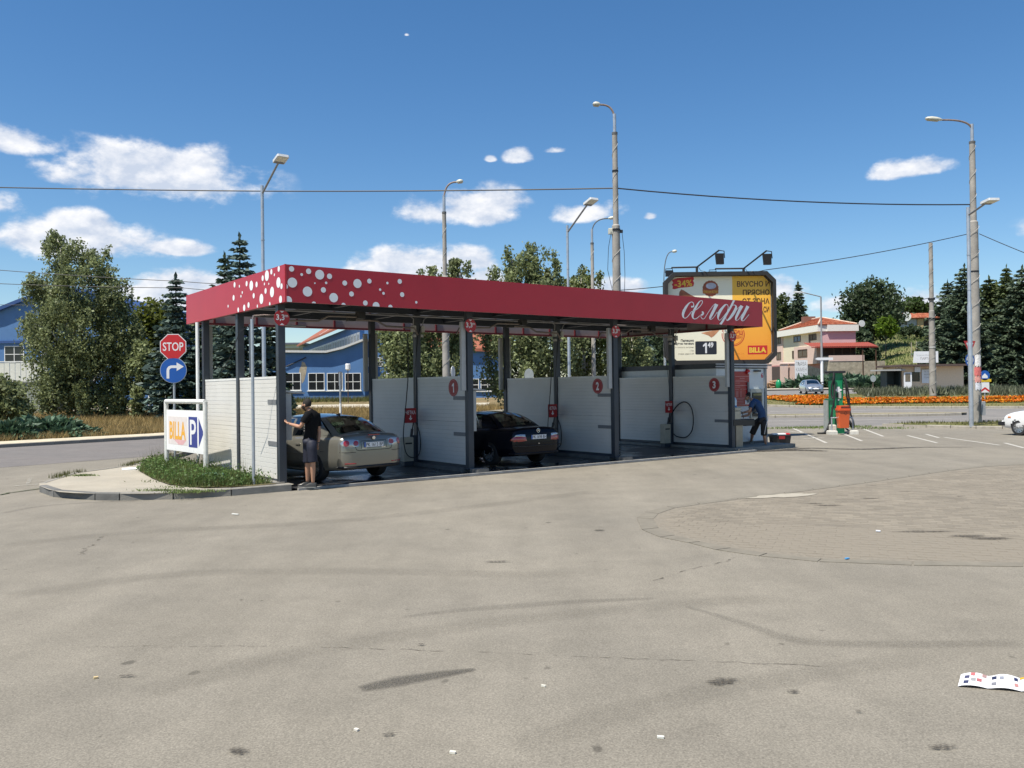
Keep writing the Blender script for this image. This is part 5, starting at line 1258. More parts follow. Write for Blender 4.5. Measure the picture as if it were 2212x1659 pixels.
    # shoes
    for s in ('L', 'R'):
        a = j['an'+s]; tdir = Vector(J['toe'+s]); tdir.z = 0; tdir.normalize(); g0 = Vector((a.x, a.y, 0)); sd = Vector((-tdir.y, tdir.x, 0))
        zb = a.z - .085
        up_ = MB()
        sec = [(-.075, .030, .075), (-.05, .040, .085), (0, .042, .09), (.06, .044, .075), (.12, .048, .055), (.17, .044, .042), (.20, .025, .03)]
        for x, w, hh in sec: up_.v += [tuple(g0 + tdir*x + sd*y + up*(zb+z)) for y, z in ((-w, .018), (-w*.95, .018+hh*.55), (-w*.5, .018+hh), (w*.5, .018+hh), (w*.95, .018+hh*.55), (w, .018))]
        for i in range(len(sec)-1):
            for q in range(6): up_.f.append((6*i+q, 6*i+(q+1) % 6, 6*(i+1)+(q+1) % 6, 6*(i+1)+q))
        up_.f += [tuple(range(5, -1, -1)), tuple(6*(len(sec)-1)+q for q in range(6))]; up_.mi = [0]*len(up_.f)
        so2 = up_.build('shoe', shoe, t, True, 50); fixn(so2)
        sl_ = MB(); P = [g0 + tdir*x + sd*w for x, w, _ in sec] + [g0 + tdir*x - sd*w for x, w, _ in sec[::-1]]; sl_.prism([(p.x, p.y) for p in P], zb, zb+.02); sl_.build('sole', mat('sole_grey', (.20, .20, .19), .6), so2)
    return t, j, f, side
# man in black at the coin terminal
Yp = 17.55
def q1(x, y, dy=0.0): return A((1080 + x/4.148)/1.8228, (1550 + y/4.148)/1.8228, Yp + dy)
gz = .045
J1 = dict(head=q1(520, 186), neck=q1(572, 268), chest=q1(625, 385, .02), waist=q1(600, 610, .02), pelvis=q1(585, 760, .02),
    shL=q1(545, 345, -.17), elL=q1(425, 545, -.20), wrL=q1(240, 492, -.02), haL=q1(172, 455, .06), shR=q1(690, 350, .17), elR=q1(735, 650, .16), wrR=q1(716, 800, .10), haR=q1(695, 890, .08),
    hipL=q1(605, 815, -.09), hipR=q1(555, 815, .10), knL=q1(630, 1100, -.08), knR=q1(545, 1105, .12), anL=q1(632, 1440, -.05), anR=q1(545, 1432, .15), toeL=(-1, .12, 0), toeR=(-.93, -.25, 0))
for k_ in ('anL', 'anR'): J1[k_].z = gz + .085
J1['pnL'] = Vector((0, -.3, -1))
P1, j1, f1, s1 = make_person('man in black T-shirt and navy shorts reaching to the coin terminal', J1, mat('black_cotton', (.006, .006, .007), .9, var=.3, scale=5, bump=.5, bscale=9, spec=.15), mat('navy_shorts', (.009, .011, .024), .7, var=.2, bump=.3, bscale=14), mat('shoe_olive', (.035, .033, .028), .35), (-.93, .20, -.30), beard=True)
pm_ = MB(); cpt = (j1['chest'] + j1['waist']) / 2
for i in range(6):
    z = cpt.z + .12 - i*.05; pm_.box(-.018 - .006*(i % 3), .018, -.002, .002, z-.012, z+.010, Matrix.Translation((cpt.x - .125, cpt.y - .10, 0)) @ Matrix.Rotation(rad(-42), 4, 'Z'))
pm_.build('shirt_print', mat('print_pale', (.16, .15, .15), .8), P1)
# man in blue bending at the vending stand
Yq = 27.15
def q2(x, y, dy=0.0): return A((2850 + x/4.147)/1.8228, (1400 + y/4.147)/1.8228, Yq + dy)
J2 = dict(head=q2(388, 672, .05), neck=q2(462, 722, .04), chest=q2(548, 790, .02), waist=q2(618, 925, 0), pelvis=q2(625, 1035, 0),
    shL=q2(475, 770, -.16), elL=q2(418, 905, -.22), wrL=q2(275, 945, -.1), haL=q2(205, 925, -.02), shR=q2(520, 765, .17), elR=q2(400, 975, .14), wrR=q2(290, 995, .10), haR=q2(215, 985, .08),
    hipL=q2(655, 1090, -.10), hipR=q2(550, 1085, .12), knL=q2(655, 1290, -.06), knR=q2(470, 1265, .25), anL=q2(690, 1505, 0), anR=q2(450, 1450, .75), toeL=(-.95, -.3, 0), toeR=(-1, .1, 0))
J2['anL'].z = .05 + .085; J2['anR'].z = .12 + .085
J2['pnL'] = Vector((0, 0, 1)); J2['pnR'] = Vector((0, 0, 1))
P2, j2, f2, s2 = make_person('man in blue T-shirt and black shorts bending over the vending stand', J2, mat('blue_cotton', (.022, .060, .145), .85, var=.25, scale=5, bump=.5, bscale=9), mat('black_shorts', (.012, .010, .010), .7, var=.2), mat('shoe_grey', (.14, .135, .12), .6), (-.80, .05, -.55))
st = MB(); a_, b_ = j2['hipL'] + Vector((.10, -.085, .09)), j2['knL'] + Vector((-.015, -.108, .02))
st.tube([a_ + Vector((.02, .02, .10)), a_, (a_+b_)/2 + Vector((-.015, -.03, .03)), b_], .010, 6); st.build('side_stripe', SIGN_WHITE, P2, True)
# ------------------------------------------------------------------ street furniture
PX = lambda Y: Y / F            # metres per picture unit at depth Y
CREAMLAMP = mat('lamp_cream', (.55, .54, .45), .4, var=.06)
def pbase(px, Y, dz=0.0):
    p = A(px, 838, Y); return Vector((p.x, p.y, zt(p.x, Y) + dz))
def zat(px, py, Y): return A(px, py, Y).z
def wrap(z0, z1, r, step=.9):
    pts = []; n = int((z1 - z0) / step * 12)
    for i in range(n+1):
        z = z0 + (z1-z0)*i/n; a = 2*math.pi*(z-z0)/step*1.0; pts.append((r*math.cos(a), r*math.sin(a), z))
    return pts
def wrapped_pole(root, zs, name='pole', m=CONC_POLE):
    """zs: list of (z, radius) sections; light tape wound round the shaft"""
    mb = MB(); mb.lathe([(r, z) for z, r in zs], 14); o = mb.build(name, m, root, True)
    for (z0, r0), (z1, r1) in zip(zs, zs[1:]):
        if z1 - z0 > 1.5:
            w = MB(); pts = wrap(z0 + .2, z1 - .1, max(r0, r1) + .002, 1.15); w.tube(pts, .010, 4); w.build('tape', mat('tape_pale', (.42, .40, .37), .7), o)
    return o
def head_cobra(root, p, d, L=.75, m=CREAMLAMP):
    d = Vector(d).normalized(); M_ = Matrix.Translation(p) @ d.to_track_quat('X', 'Z').to_matrix().to_4x4()
    h = MB(); sec = [(0, .05, .03), (.08, .10, .075), (.25, .15, .11), (.5, .17, .115), (.68, .13, .08), (.75, .04, .03)]
    n = 12
    for x, w, hh in sec: h.v += [tuple(M_ @ Vector((x*L/.75, w*math.cos(2*math.pi*k/n), max(-.045, hh*math.sin(2*math.pi*k/n))))) for k in range(n)]
    for i in range(len(sec)-1): h.f += [(i*n+k, i*n+(k+1) % n, (i+1)*n+(k+1) % n, (i+1)*n+k) for k in range(n)]
    h.f += [tuple(range(n-1, -1, -1)), tuple((len(sec)-1)*n+k for k in range(n))]; h.mi = [0]*len(h.f); o = h.build('lamp_head', m, root, True, 50); fixn(o)
    MB().box(.2*L, .85*L, -.12, .12, -.07, -.046, M_).build('lens', mat('lamp_lens', (.40, .39, .32), .2), o)
def arm_pts(x0, z0, x1, z1, bend=.55, n=9):
    P0, P1, P2 = Vector((x0, 0, z0)), Vector((x0, 0, z0 + (z1-z0)*1.02)), Vector((x1, 0, z1))
    return [P0*(1-t)**2 + P1*2*t*(1-t) + P2*t*t for t in [i/n for i in range(n+1)]]
def curved_lamp(label, px, Y, secs, head, dz=0.0, wrapit=True, arm_m=None, armr=.045, group='street lamps with curved arms', ytilt=0.0):
    b = pbase(px, Y, dz); t = thing('street_lamp', label, 'street lamp', b, 0, group)
    zs = [(zat(px, py, Y) - b.z, r) for py, r in secs]; zs[0] = (-.05, zs[0][1])
    wrapped_pole(t, zs, m=CONC_POLE if wrapit else GALV)
    zt_ = zs[-1][0]; MB().cyl((0, 0, zt_-.02), (0, 0, zt_+.08), zs[-1][1]*1.12, n=14).build('collar', mat('collar_dark', (.10, .10, .10), .6), t)
    hx, hz = (head[0]-px)*PX(Y), zat(head[0], head[1], Y) - b.z
    MB().cyl((0, 0, zt_), (0, 0, zt_+.9), .075, n=10).build('sleeve', GALV, t)
    pts = arm_pts(0, zt_+.6, hx*.75, hz - .05); MB().tube(pts, armr, 8).build('arm', arm_m or mat('arm_rust', (.24, .18, .15), .6, var=.3), t, True)
    d = pts[-1] - pts[-2]; s = 1 if hx > 0 else -1; head_cobra(t, pts[-1], Vector((s, ytilt, .10)), abs(hx)*.42 if abs(hx) < 2.2 else .9)
    return t
def led_lamp(label, px, Y, topy, hp, dz=0.0, r=(.085, .07), group='grey LED lamp posts', size=.52):
    b = pbase(px, Y, dz); t = thing('street_lamp', label, 'street lamp', b, 0, group); zt_ = zat(px, topy, Y) - b.z
    MB().lathe([(r[0], -.05), (r[0], zt_*.55), (r[1], zt_*.56), (r[1], zt_)], 14).build('pole', GALV, t, True)
    for f in (.62, .78): MB().cyl((0, 0, zt_*f), (0, 0, zt_*f+.05), r[1]*1.15, n=12).build('clamp', GALV, t)
    q_ = A(hp[0], hp[1], Y-1.1); p0 = Vector((0, 0, zt_-.35)); p1 = Vector((q_.x-b.x, -1.1, q_.z-b.z)); MB().tube([p0, p1], .045, 8).build('arm', mat('arm_grey', (.25, .25, .25), .5, metal=.4), t)
    d = (p1-p0).normalized(); d = Vector((d.x*1.2, d.y*1.5, d.z*.55)).normalized(); M_ = Matrix.Translation(p1) @ d.to_track_quat('Y', 'Z').to_matrix().to_4x4()
    s = size; h = MB(); h.prism(rrect(-.75*s*.5-.06, .75*s*.5+.06, 0, s*1.25, .05), -.04, .06, M_); o = h.build('lamp_head', mat('lamp_white', (.62, .63, .63), .4), t)
    MB().prism(rrect(-.75*s*.5-.02, .75*s*.5+.02, .05*s, .32*s, .02), -.055, -.041, M_).build('driver_box', mat('lamp_grey', (.2, .2, .2), .5), o)
    for a in (-1, 1): MB().prism(rrect(a*.19*s-.15*s, a*.19*s+.15*s, .42*s, 1.12*s, .02), -.05, -.041, M_).build('led_panel', mat('led_cream', (.66, .64, .52), .25), o)
    MB().tube([(0, 0, 0), (0, .08, .0)], .05, 8, M_).build('spigot', GALV, o)
    return t
LP1 = led_lamp('grey LED lamp post rising behind the polka dot corner of the canopy', 571, 36.5, 401, (601, 352), .13, size=.50)
LP2 = led_lamp('grey LED lamp post in the middle, left of the tall concrete mast', 1230, 42, 487, (1268, 443), .1, (.075, .06), size=.50)
LP3 = led_lamp('grey LED lamp post standing in the verge before the thick concrete mast', 2097, 37.6, 448, (2128, 440), .12, (.095, .075), size=.50)
curved_lamp('concrete lamp post with cream head curving right, behind the canopy middle', 964, 43, [(815, .19), (598, .165), (596, .105), (461, .10)], (1000, 391))
curved_lamp('slim wrapped lamp post whose arm curves towards the tall concrete mast', 1283, 52, [(815, .13), (630, .12), (628, .10), (527, .095)], (1330, 470), armr=.035, arm_m=mat('arm_dark', (.10, .10, .10), .6))
M1 = curved_lamp('tallest concrete mast with cream head curving left, behind the canopy', 1335, 38, [(815, .185), (488, .175), (485, .125), (290, .115)], (1295, 224), group='tall concrete masts')
M2 = curved_lamp('thick concrete mast with pasted notices on the right verge', 2108, 40.6, [(912, .235), (480, .20), (477, .145), (309, .125)], (2022, 257), .125, group='tall concrete masts')
curved_lamp('distant lamp with curved arm just left of the poster board lights', 1437, 56, [(815, .09), (640, .08)], (1462, 542), wrapit=False, armr=.03, arm_m=mat('arm_dark'))
# cables and fittings on the mast
b = pbase(1335, 38); 
for pts in ([(-.22,-.1,8.9),(-.35,-.1,8.2),(-.4,-.1,7.2),(-.2,-.2,6.2),(.12,-.22,5.5),(.2,-.2,4.6)], [(.25,-.1,8.9),(.34,-.1,8.0),(.36,-.1,7.0),(.3,-.1,5.4),(.22,-.1,5.3)]): MB().tube(pts, .012, 5).build('cable_loop', BLACK, M1, True)
MB().bev(-.34, -.16, -.1, .1, 8.8, 9.05, .02).build('junction_box', CREAMLAMP, M1); MB().cyl((0, 0, 8.93), (0, 0, 9.02), .2, n=14).build('band', BLACK, M1); MB().cyl((0, 0, 4.35), (0, 0, 4.43), .2, n=14).build('band', BLACK, M1); MB().bev(.15, .3, -.06, .06, 8.85, 8.98, .01).build('insulator', BLACK, M1); MB().cyl((0, 0, 11.55), (0, 0, 11.63), .14, n=12).build('band', BLACK, M1)
# notices and box on the right-hand mast
for k_, (z0, z1, a0, a1, c) in enumerate(((2.65, 3.2, 1.35, 1.75, (.70,.68,.66)), (2.2, 2.62, 1.3, 1.8, (.62,.16,.15)), (1.9, 2.18, 1.32, 1.78, (.66,.30,.26)), (1.55, 1.88, 1.35, 1.8, (.62,.63,.68)))):
    nb = MB(); n_ = 8; rr = .243
    for i in range(n_+1):
        a = math.pi*(a0 + (a1-a0)*i/n_) - .1; jz = .05*math.sin(i*2.1+k_); nb.v += [(rr*math.cos(a), rr*math.sin(a), z0 + jz), (rr*math.cos(a), rr*math.sin(a), z1 - jz*.7)]
    for i in range(n_): nb.f.append((2*i, 2*i+2, 2*i+3, 2*i+1)); nb.mi.append(0)
    nb.build('pasted_notice', mat(f'notice_{k_}', c, .8, var=.35, scale=14), M2)
MB().bev(.10, .28, -.30, -.20, .35, 1.0, .02).build('meter_box', mat('meter_grey', (.28, .29, .30), .5), M2)
for z in (7.1, 9.2): MB().cyl((0, 0, z), (0, 0, z+.08), .215 if z < 8 else .16, n=14).build('band', BLACK, M2)
# bare tall pole beyond the roundabout
b = pbase(2015, 75, .3); t = thing('concrete_pole', 'bare concrete pole rising from the lavender before the kiosk', 'pole', b)
wrapped_pole(t, [(-.1, .30), (zat(2015, 672, 75)-b.z, .225), (zat(2015, 671, 75)-b.z, .19), (zat(2013, 525, 75)-b.z, .16)])
for py in (648, 690, 752): zz = zat(2015, py, 75)-b.z; MB().cyl((0, 0, zz), (0, 0, zz+.14), .29, n=12).build('band', BLACK if py < 700 else GREY_PL, t)
zz = zat(2015, 645, 75)-b.z; MB().tube([(-.9, 0, zz-.1), (0, 0, zz+.1), (.9, 0, zz)], .03, 6).build('wire_arm', BLACK, t)
# street lamp by the pink house
b = pbase(1776, 100, .1); t = thing('street_lamp', 'grey lamp post with flat twin head before the pink house', 'street lamp', b); h_ = zat(1776, 641, 100)-b.z
MB().lathe([(.14, 0), (.13, h_*.5), (.10, h_*.52), (.09, h_)], 12).build('pole', mat('pole_grey', (.28, .28, .28), .6, metal=.3), t, True); MB().cyl((0, 0, .9), (0, 0, 3.4), .16, n=12).build('white_notice', WHITE_PAINT, t)
MB().tube([(0, 0, h_), (-.8, 0, h_+.2), (-2.0, 0, h_+.5)], .06, 8).build('arm', mat('pole_grey'), t); head_cobra(t, Vector((-1.9, 0, h_+.5)), (-1, 0, .05), 1.3, mat('lamp_white', (.62, .63, .63), .4))
MB().prism([(-.9, -.15), (.9, -.15), (.9, .15), (-.9, .15), (-1.2, 0)], -.02, .02, Matrix.Translation((.35, -.17, h_*.33)) @ upright((0, 0, 0), (1, 0))).build('arrow_sign', SIGN_WHITE, t)

# overhead wires
WIRE = mat('wire_black', (.015, .015, .018), .6)
def wire(label, pts, r, sag=0.0):
    P = []
    for a, b in zip(pts, pts[1:]):
        for i in range(12):
            t = i/12; q = a.lerp(b, t); q = Vector((q.x, q.y, q.z - sag*4*t*(1-t))); P.append(q)
    P.append(pts[-1]); o = MB().tube(P, r, 5).build('overhead_wire', WIRE); tag(o, label, 'wire', 'overhead wires'); return o
wire('thick wire crossing the sky left from the tallest mast', [A(-300, 398, 46), A(571, 413, 42.5), A(1335, 406.5, 38)], .030, .05)
wire('thick wire from the tallest mast to the thick mast on the right', [A(1335, 407, 38), A(2095, 442, 40.6)], .030, .22)
wire('thin wire rising from the poster board top to the right mast', [A(1340, 627, 38), A(1655, 583, 39), A(2093, 505, 40.6)], .018, .12)
wire('thin wire descending right from the thick mast', [A(2115, 505, 40.4), A(2420, 620, 36)], .018, .1)
wire('upper thin wire before the left spruces', [A(-200, 566, 47), A(395, 608, 46), A(600, 612, 46)], .018, .1)
wire('lower thin wire behind the big birch on the left', [A(-200, 603, 47.5), A(395, 622, 46.5), A(600, 628, 46.5)], .018, .1)
wire('lowest thin wire near the arched blue hall', [A(-200, 655, 60), A(300, 660, 60)], .018, .05)

# STOP sign with turn-right sign under it
b = Vector((A(376.5, 838, 23.0).x, 23.0, .1)); t = thing('traffic_sign', 'STOP sign with blue turn-right sign on one post', 'traffic sign', b)
M_ = upright((0, -.05, 0), (1, .12)); z1 = zat(377, 749, 23)-b.z; z2 = zat(377.5, 800, 23)-b.z; s_ = 23/F
MB().cyl((0, 0, 0), (0, 0, z1+.2), .032, n=12).build('post', GALV, t)
oc = [(.365*math.cos(rad(22.5+45*k)), .365*math.sin(rad(22.5+45*k))) for k in range(8)]
T = lambda z: M_ @ Matrix.Translation((0, z, 0))
p = MB().prism(oc, -.006, 0, T(z1)).build('stop_plate', SIGN_WHITE, t); MB().prism([(x*.94, y*.94) for x, y in oc], .001, .003, T(z1)).build('red_field', SIGN_RED, p)
tx = MB(); add_text(tx, 'STOP', -.265, .265, -.115, .115, .0045, .012, T(z1)); tx.build('lettering', SIGN_WHITE, p)
p = MB().prism(disc(.345, 36), -.006, 0, T(z2)).build('arrow_plate', mat('sign_rim', (.30, .36, .45), .4), t); MB().prism(disc(.33, 36), .001, .003, T(z2)).build('blue_field', SIGN_BLUE, p)
ar = MB(); k1 = [(-.175, -.22), (-.105, -.22), (-.105, -.0), (-.085, .04), (-.045, .06), (.085, .06), (.085, -.02), (.27, .095), (.085, .21), (.085, .13), (-.06, .13), (-.13, .10), (-.168, .04), (-.175, -.02)]
ar.add([(x, y, .0045) for x, y in k1], [tuple(range(len(k1)))], T(z2)); ar.build('arrow', SIGN_WHITE, p)
for z in (z1, z2): MB().box(-.045, .045, -.012, .05, z-.03, z+.03).build('clamp', GALV, t)
# parking direction sign in a white tube frame
pr0, pl0 = Vector((-7.02, 19.62, .12)), Vector((-8.72, 21.62, .12))
t = thing('parking_sign', 'white tube-framed supermarket parking sign in the weeds', 'sign', pr0, 0); dl = (pl0 - pr0).to_2d(); Ls = dl.length; du = Vector((-dl.x, -dl.y)).normalized()
Mp = upright((-du.x*Ls, -du.y*Ls, 0), du)      # drawing x from left post to right post
zz0, zz1, zf = .47, 1.47, 1.68
fr = mat('frame_white', (.66, .66, .62), .45, var=.12, scale=8)
for x in (0, Ls): MB().cyl((x, -.05, 0), (x, zf, 0), .055, n=14, M=Mp).build('frame_post', fr, t, True)
MB().cyl((0, zf, 0), (Ls, zf, 0), .055, n=14, M=Mp).build('frame_rail', fr, t, True); MB().box(Ls-.2, Ls+.16, -.02, .03, -.14, .14, Mp).build('foot', CONC, t)
pn = MB().prism([(.05, zz0), (Ls-.02, zz0), (Ls-.02, zz1), (.05, zz1)], -.012, .012, Mp).build('panel', WHITE_PAINT, t)
fx = lambda a: .05 + (Ls-.07)*a; fz = lambda a: zz0 + (zz1-zz0)*a
MB().prism([(fx(.05), fz(.15)), (fx(.57), fz(.15)), (fx(.57), fz(.84)), (fx(.05), fz(.84))], .0125, .0135, Mp).build('faded_print', mat('faded_pink', (.66, .60, .57), .6, var=.06), pn)
m2 = MB(); m2.add([(fx(a), fz(b), .0145) for a, b in ((.20, .28), (.54, .28), (.45, .16), (.33, .16))], [(0, 3, 2, 1)], Mp); m2.build('faded_shape', mat('faded_rose', (.66, .38, .38), .6, var=.1), pn)
tx = MB(); add_text(tx, 'BILLA', fx(.085), fx(.525), fz(.28), fz(.72), .0152, .03, Mp); tx.build('lettering', mat('faded_orange', (.72, .36, .03), .6, var=.08, scale=20), pn)
MB().prism([(fx(.60), fz(.13)), (fx(.82), fz(.13)), (fx(.82), fz(.85)), (fx(.60), fz(.85))], .0125, .0140, Mp).build('p_field', NAVY, pn)
tx = MB(); add_text(tx, 'P', fx(.635), fx(.79), fz(.19), fz(.78), .0155, .012, Mp); tx.build('lettering', SIGN_WHITE, pn)
tx = MB(); tx.add([(fx(.855), fz(.15), .0140), (fx(.975), fz(.49), .0140), (fx(.855), fz(.83), .0140)], [(0, 1, 2)], Mp); tx.build('arrow', NAVY, pn)
g = G(828, 1016, .2); t = thing('inspection_cover', 'round green lid on a stub in the grass by the parking sign', 'cover', (G(465, 1021, .3).x, G(465, 1021, .3).y, .13))
MB().lathe([(.15, 0), (.16, .12)], 18).build('stub', mat('dark_green', (.02, .05, .035), .5), t); MB().lathe([(.001, .121), (.25, .121), (.26, .14), (.245, .155), (.001, .165)], 24).build('lid', mat('lid_green', (.13, .26, .20), .45, var=.1), t, True)

# poster board behind the canopy
YB = 33.0; s_ = YB/F
def bb(px, py): p = A(px, py, YB); return p.x, p.z
x0, z0 = bb(1440, 784); x1, z1 = bb(1671, 592)
t = thing('poster_board', 'large yellow and cream supermarket poster board in a dark frame', 'billboard', (x0, YB, 0)); Wb, Z0, Z1 = x1-x0, z0, z1
FRM = mat('board_frame', (.020, .019, .018), .6, var=.25, scale=3)
ch_ = .34
oct_ = lambda x0, x1, z0, z1, c: [(x0+c, z0), (x1-c, z0), (x1, z0+c), (x1, z1-c), (x1-c, z1), (x0+c, z1), (x0, z1-c), (x0, z0+c)]
Mb = upright((0, 0, 0), (1, 0))
o_, i_ = oct_(-.05, Wb+.05, Z0-.08, Z1+.10, ch_), oct_(.07, Wb-.07, Z0+.08, Z1-.05, ch_-.05)
fb = MB(); vs = [(x, z, d) for d in (-.35, .16) for P in (o_, i_) for x, z in P]
fs = []
for k_ in range(8):
    n_ = (k_+1) % 8; fs += [(k_, n_, 16+n_, 16+k_), (8+n_, 8+k_, 24+k_, 24+n_), (16+k_, 16+n_, 24+n_, 24+k_), (n_, k_, 8+k_, 8+n_)]
fb.add(vs, fs, Mb); fo = fb.build('frame', FRM, t); fixn(fo)
MB().add([(x, z, -.10) for x, z in i_], [tuple(range(8))], Mb).build('backing', CONC, t)
for x in (.9, Wb-.9): MB().cyl((x, .1, -.05), (x, .1, Z0), .13, n=14).build('leg', FRM, t)
# poster print: cream and orange halves
xm = bb(1584, 700)[0]-x0
def grad(name, c0, c1, za, zb):
    m = bpy.data.materials.new(name); m.use_nodes = True; n, l = m.node_tree.nodes, m.node_tree.links; b = n['Principled BSDF']; b.inputs['Roughness'].default_value = .5
    tc = n.new('ShaderNodeTexCoord'); sp_ = n.new('ShaderNodeSeparateXYZ'); l.new(tc.outputs['Object'], sp_.inputs[0]); mr = n.new('ShaderNodeMapRange'); mr.inputs[1].default_value = za; mr.inputs[2].default_value = zb; l.new(sp_.outputs[2], mr.inputs[0])
    mx = n.new('ShaderNodeMixRGB'); mx.inputs[1].default_value = (*c0, 1); mx.inputs[2].default_value = (*c1, 1); l.new(mr.outputs[0], mx.inputs[0]); l.new(mx.outputs[0], b.inputs['Base Color']); return m
pl = MB(); iz0, iz1 = Z0+.08, Z1-.06
pl.add([(x, z, -.088) for x, z in ((.10, iz0+.28), (.38, iz0), (xm, iz0), (xm, iz1), (.38, iz1), (.10, iz1-.28))], [tuple(range(6))], Mb); PO = pl.build('cream_print', mat('cream_print', (.86, .81, .62), .5, var=.02), t)
pl = MB(); pl.add([(x, z, -.088) for x, z in ((xm, iz0), (Wb-.38, iz0), (Wb-.10, iz0+.28), (Wb-.10, iz1-.28), (Wb-.38, iz1), (xm, iz1))], [tuple(range(6))], Mb); PR = pl.build('orange_print', grad('orange_print', (.86, .30, .03), (.88, .52, .06), iz0, iz1), t)
cb = lambda x, y: tuple(a - b for a, b in zip(bb((2550 + x/4.022)/1.8228, (930 + y/4.022)/1.8228), (x0, 0)))
cd_ = lambda x, y: tuple(a - b for a, b in zip(bb((2550 + x/4.1475)/1.8228, (1200 + y/4.1475)/1.8228), (x0, 0)))
BROWN = mat('print_brown', (.09, .028, .012), .5); PRED = mat('print_red', (.55, .02, .02), .5); PYEL = mat('print_yellow', (.78, .50, .05), .5); PGREY = mat('print_grey', (.28, .25, .2), .5)
def ptext(s, cv, xa, xb, ya, yb, m, par, bold=.022, d=-.083, **k):
    X0, Zb = cv(xa, yb); X1, Za = cv(xb, ya); tx = MB(); add_text(tx, s, X0, X1, Zb, Za, d, bold, Mb, **k); return tx.build('lettering', m, par)
ptext('ВКУСНО И', cb, 1425, 1940, 702, 800, BROWN, PR); ptext('ПРЯСНО', cb, 1518, 1940, 838, 930, BROWN, PR); ptext('ОТ ЗОНА', cb, 1510, 1940, 975, 1075, BROWN, PR); ptext('СИ', cb, 1845, 1935, 1108, 1205, BROWN, PR)
rb = MB(); P = [(390,690),(480,660),(620,650),(735,640),(742,680),(725,700),(745,740),(730,790),(640,805),(520,815),(430,838),(400,830),(405,790),(390,760),(410,735)]; rb.add([(*cb(x, y), -.0855) for x, y in P], [tuple(range(len(P)-1, -1, -1))], Mb); rb.build('red_brush_mark', PRED, PO)
ptext('-34%', cb, 430, 712, 690, 800, PYEL, PO, .02, -.083, rot=rad(3))
lg = MB(); X, Z = cb(1005, 825); n_ = 32; lg.add([(X + (.30 + .018*(k_ % 2))*math.cos(2*math.pi*k_/n_), Z + (.30 + .018*(k_ % 2))*math.sin(2*math.pi*k_/n_), -.086) for k_ in range(n_)], [tuple(range(n_))], Mb); lg.build('round_badge', mat('badge_brown', (.30, .075, .03), .5), PO)
lg = MB(); lg.add([(X + .20*math.cos(2*math.pi*k_/20)+.02, Z + .10 + .12*math.sin(2*math.pi*k_/20), -.0852) for k_ in range(20)], [tuple(range(20))], Mb); lg.build('badge_centre', mat('badge_pale', (.48, .48, .55), .5, var=.3, scale=8), PO)
lg = MB(); P = [(878,840),(1000,855),(1130,838),(1128,905),(1005,920),(882,905)]; lg.add([(*cb(x, y), -.0846) for x, y in P], [tuple(range(5, -1, -1))], Mb); lg.build('ribbon', mat('ribbon_rust', (.46, .12, .03), .5), PO)
ptext('ПРЯСНИ ЯСТИЯ', cb, 895, 1115, 858, 900, PYEL, PO, .01)
lg = MB(); P = [(510,880),(540,840),(580,855),(680,920),(780,970),(1000,1100),(1060,1250),(900,1350),(700,1250),(560,1050),(505,930)]; lg.add([(*cb(x, y), -.0858) for x, y in P], [tuple(range(len(P)-1, -1, -1))], Mb); lg.build('roast_picture', mat('roast_brown', (.27, .085, .035), .45, var=.5, scale=5), PO)
lg = MB(); P = [(880,460),(960,440),(1090,420),(1180,412),(1130,470),(1090,510),(1050,535),(1000,500)]; lg.add([(*cd_(x, y), -.0850) for x, y in P], [tuple(range(len(P)))], Mb); lg.build('roast_picture', mat('roast_light', (.55, .25, .12), .45, var=.3, scale=5), PO); fixn(lg_ := bpy.data.objects['roast_picture.001'])
if lg_.data.polygons[0].normal.y > 0: lg_.data.flip_normals()
DARKT = mat('print_dark', (.035, .03, .028), .5)
ptext('Пилешко', cd_, 550, 762, 560, 602, DARKT, PO); ptext('бутче печено', cd_, 450, 762, 612, 660, DARKT, PO); ptext('От топлата витрина', cd_, 442, 762, 678, 712, PGREY, PO, 0); ptext('1 бр', cd_, 700, 762, 735, 765, PGREY, PO, 0); ptext('стара цена 2.29', cd_, 508, 762, 785, 820, PGREY, PO, .004)
pb = MB(); (a0, c0), (a1, c1) = cd_(788, 812), cd_(1135, 592); pb.add([(x, z, -.0856) for x, z in rrect(a0, a1, c0, c1, .04)], [tuple(range(20))], Mb); PB = pb.build('price_box', mat('price_black', (.018, .02, .028), .4), PO)
ones = MB(); (xa_, zb2), (xb_, za_) = cd_(912, 622), cd_(978, 790); add_one(ones, xa_, xb_, za_, zb2, -.083, Mb); ones.build('lettering', SIGN_WHITE, PB); ptext('49', cd_, 990, 1082, 612, 700, SIGN_WHITE, PB, .03)
c3b = lambda x, y: tuple(a - b for a, b in zip(bb((2750 + x/5.53)/1.8228, (1100 + y/5.53)/1.8228), (x0, 0)))
X, Z = c3b(770, 1200); st = MB()
for ra, rb_ in ((.445, .415), (.385, .37)):
    for k_ in range(48):
        if random.random() < .06: continue
        a, b_ = 2*math.pi*k_/48, 2*math.pi*(k_+1)/48; st.add([(X+rb_*math.cos(a), Z+rb_*math.sin(a), -.0853), (X+ra*math.cos(a), Z+ra*math.sin(a), -.0853), (X+ra*math.cos(b_), Z+ra*math.sin(b_), -.0853), (X+rb_*math.cos(b_), Z+rb_*math.sin(b_), -.0853)], [(0, 1, 2, 3)], Mb)
st.build('stamp_ring', mat('stamp_red', (.52, .045, .02), .5), PR)
ptext('СТИШ', c3b, 720, 975, 1095, 1195, mat('stamp_red'), PR, .02, rot=rad(-8)); ptext('И ДЕН', c3b, 755, 945, 1210, 1295, mat('stamp_red'), PR, .015, rot=rad(-8))
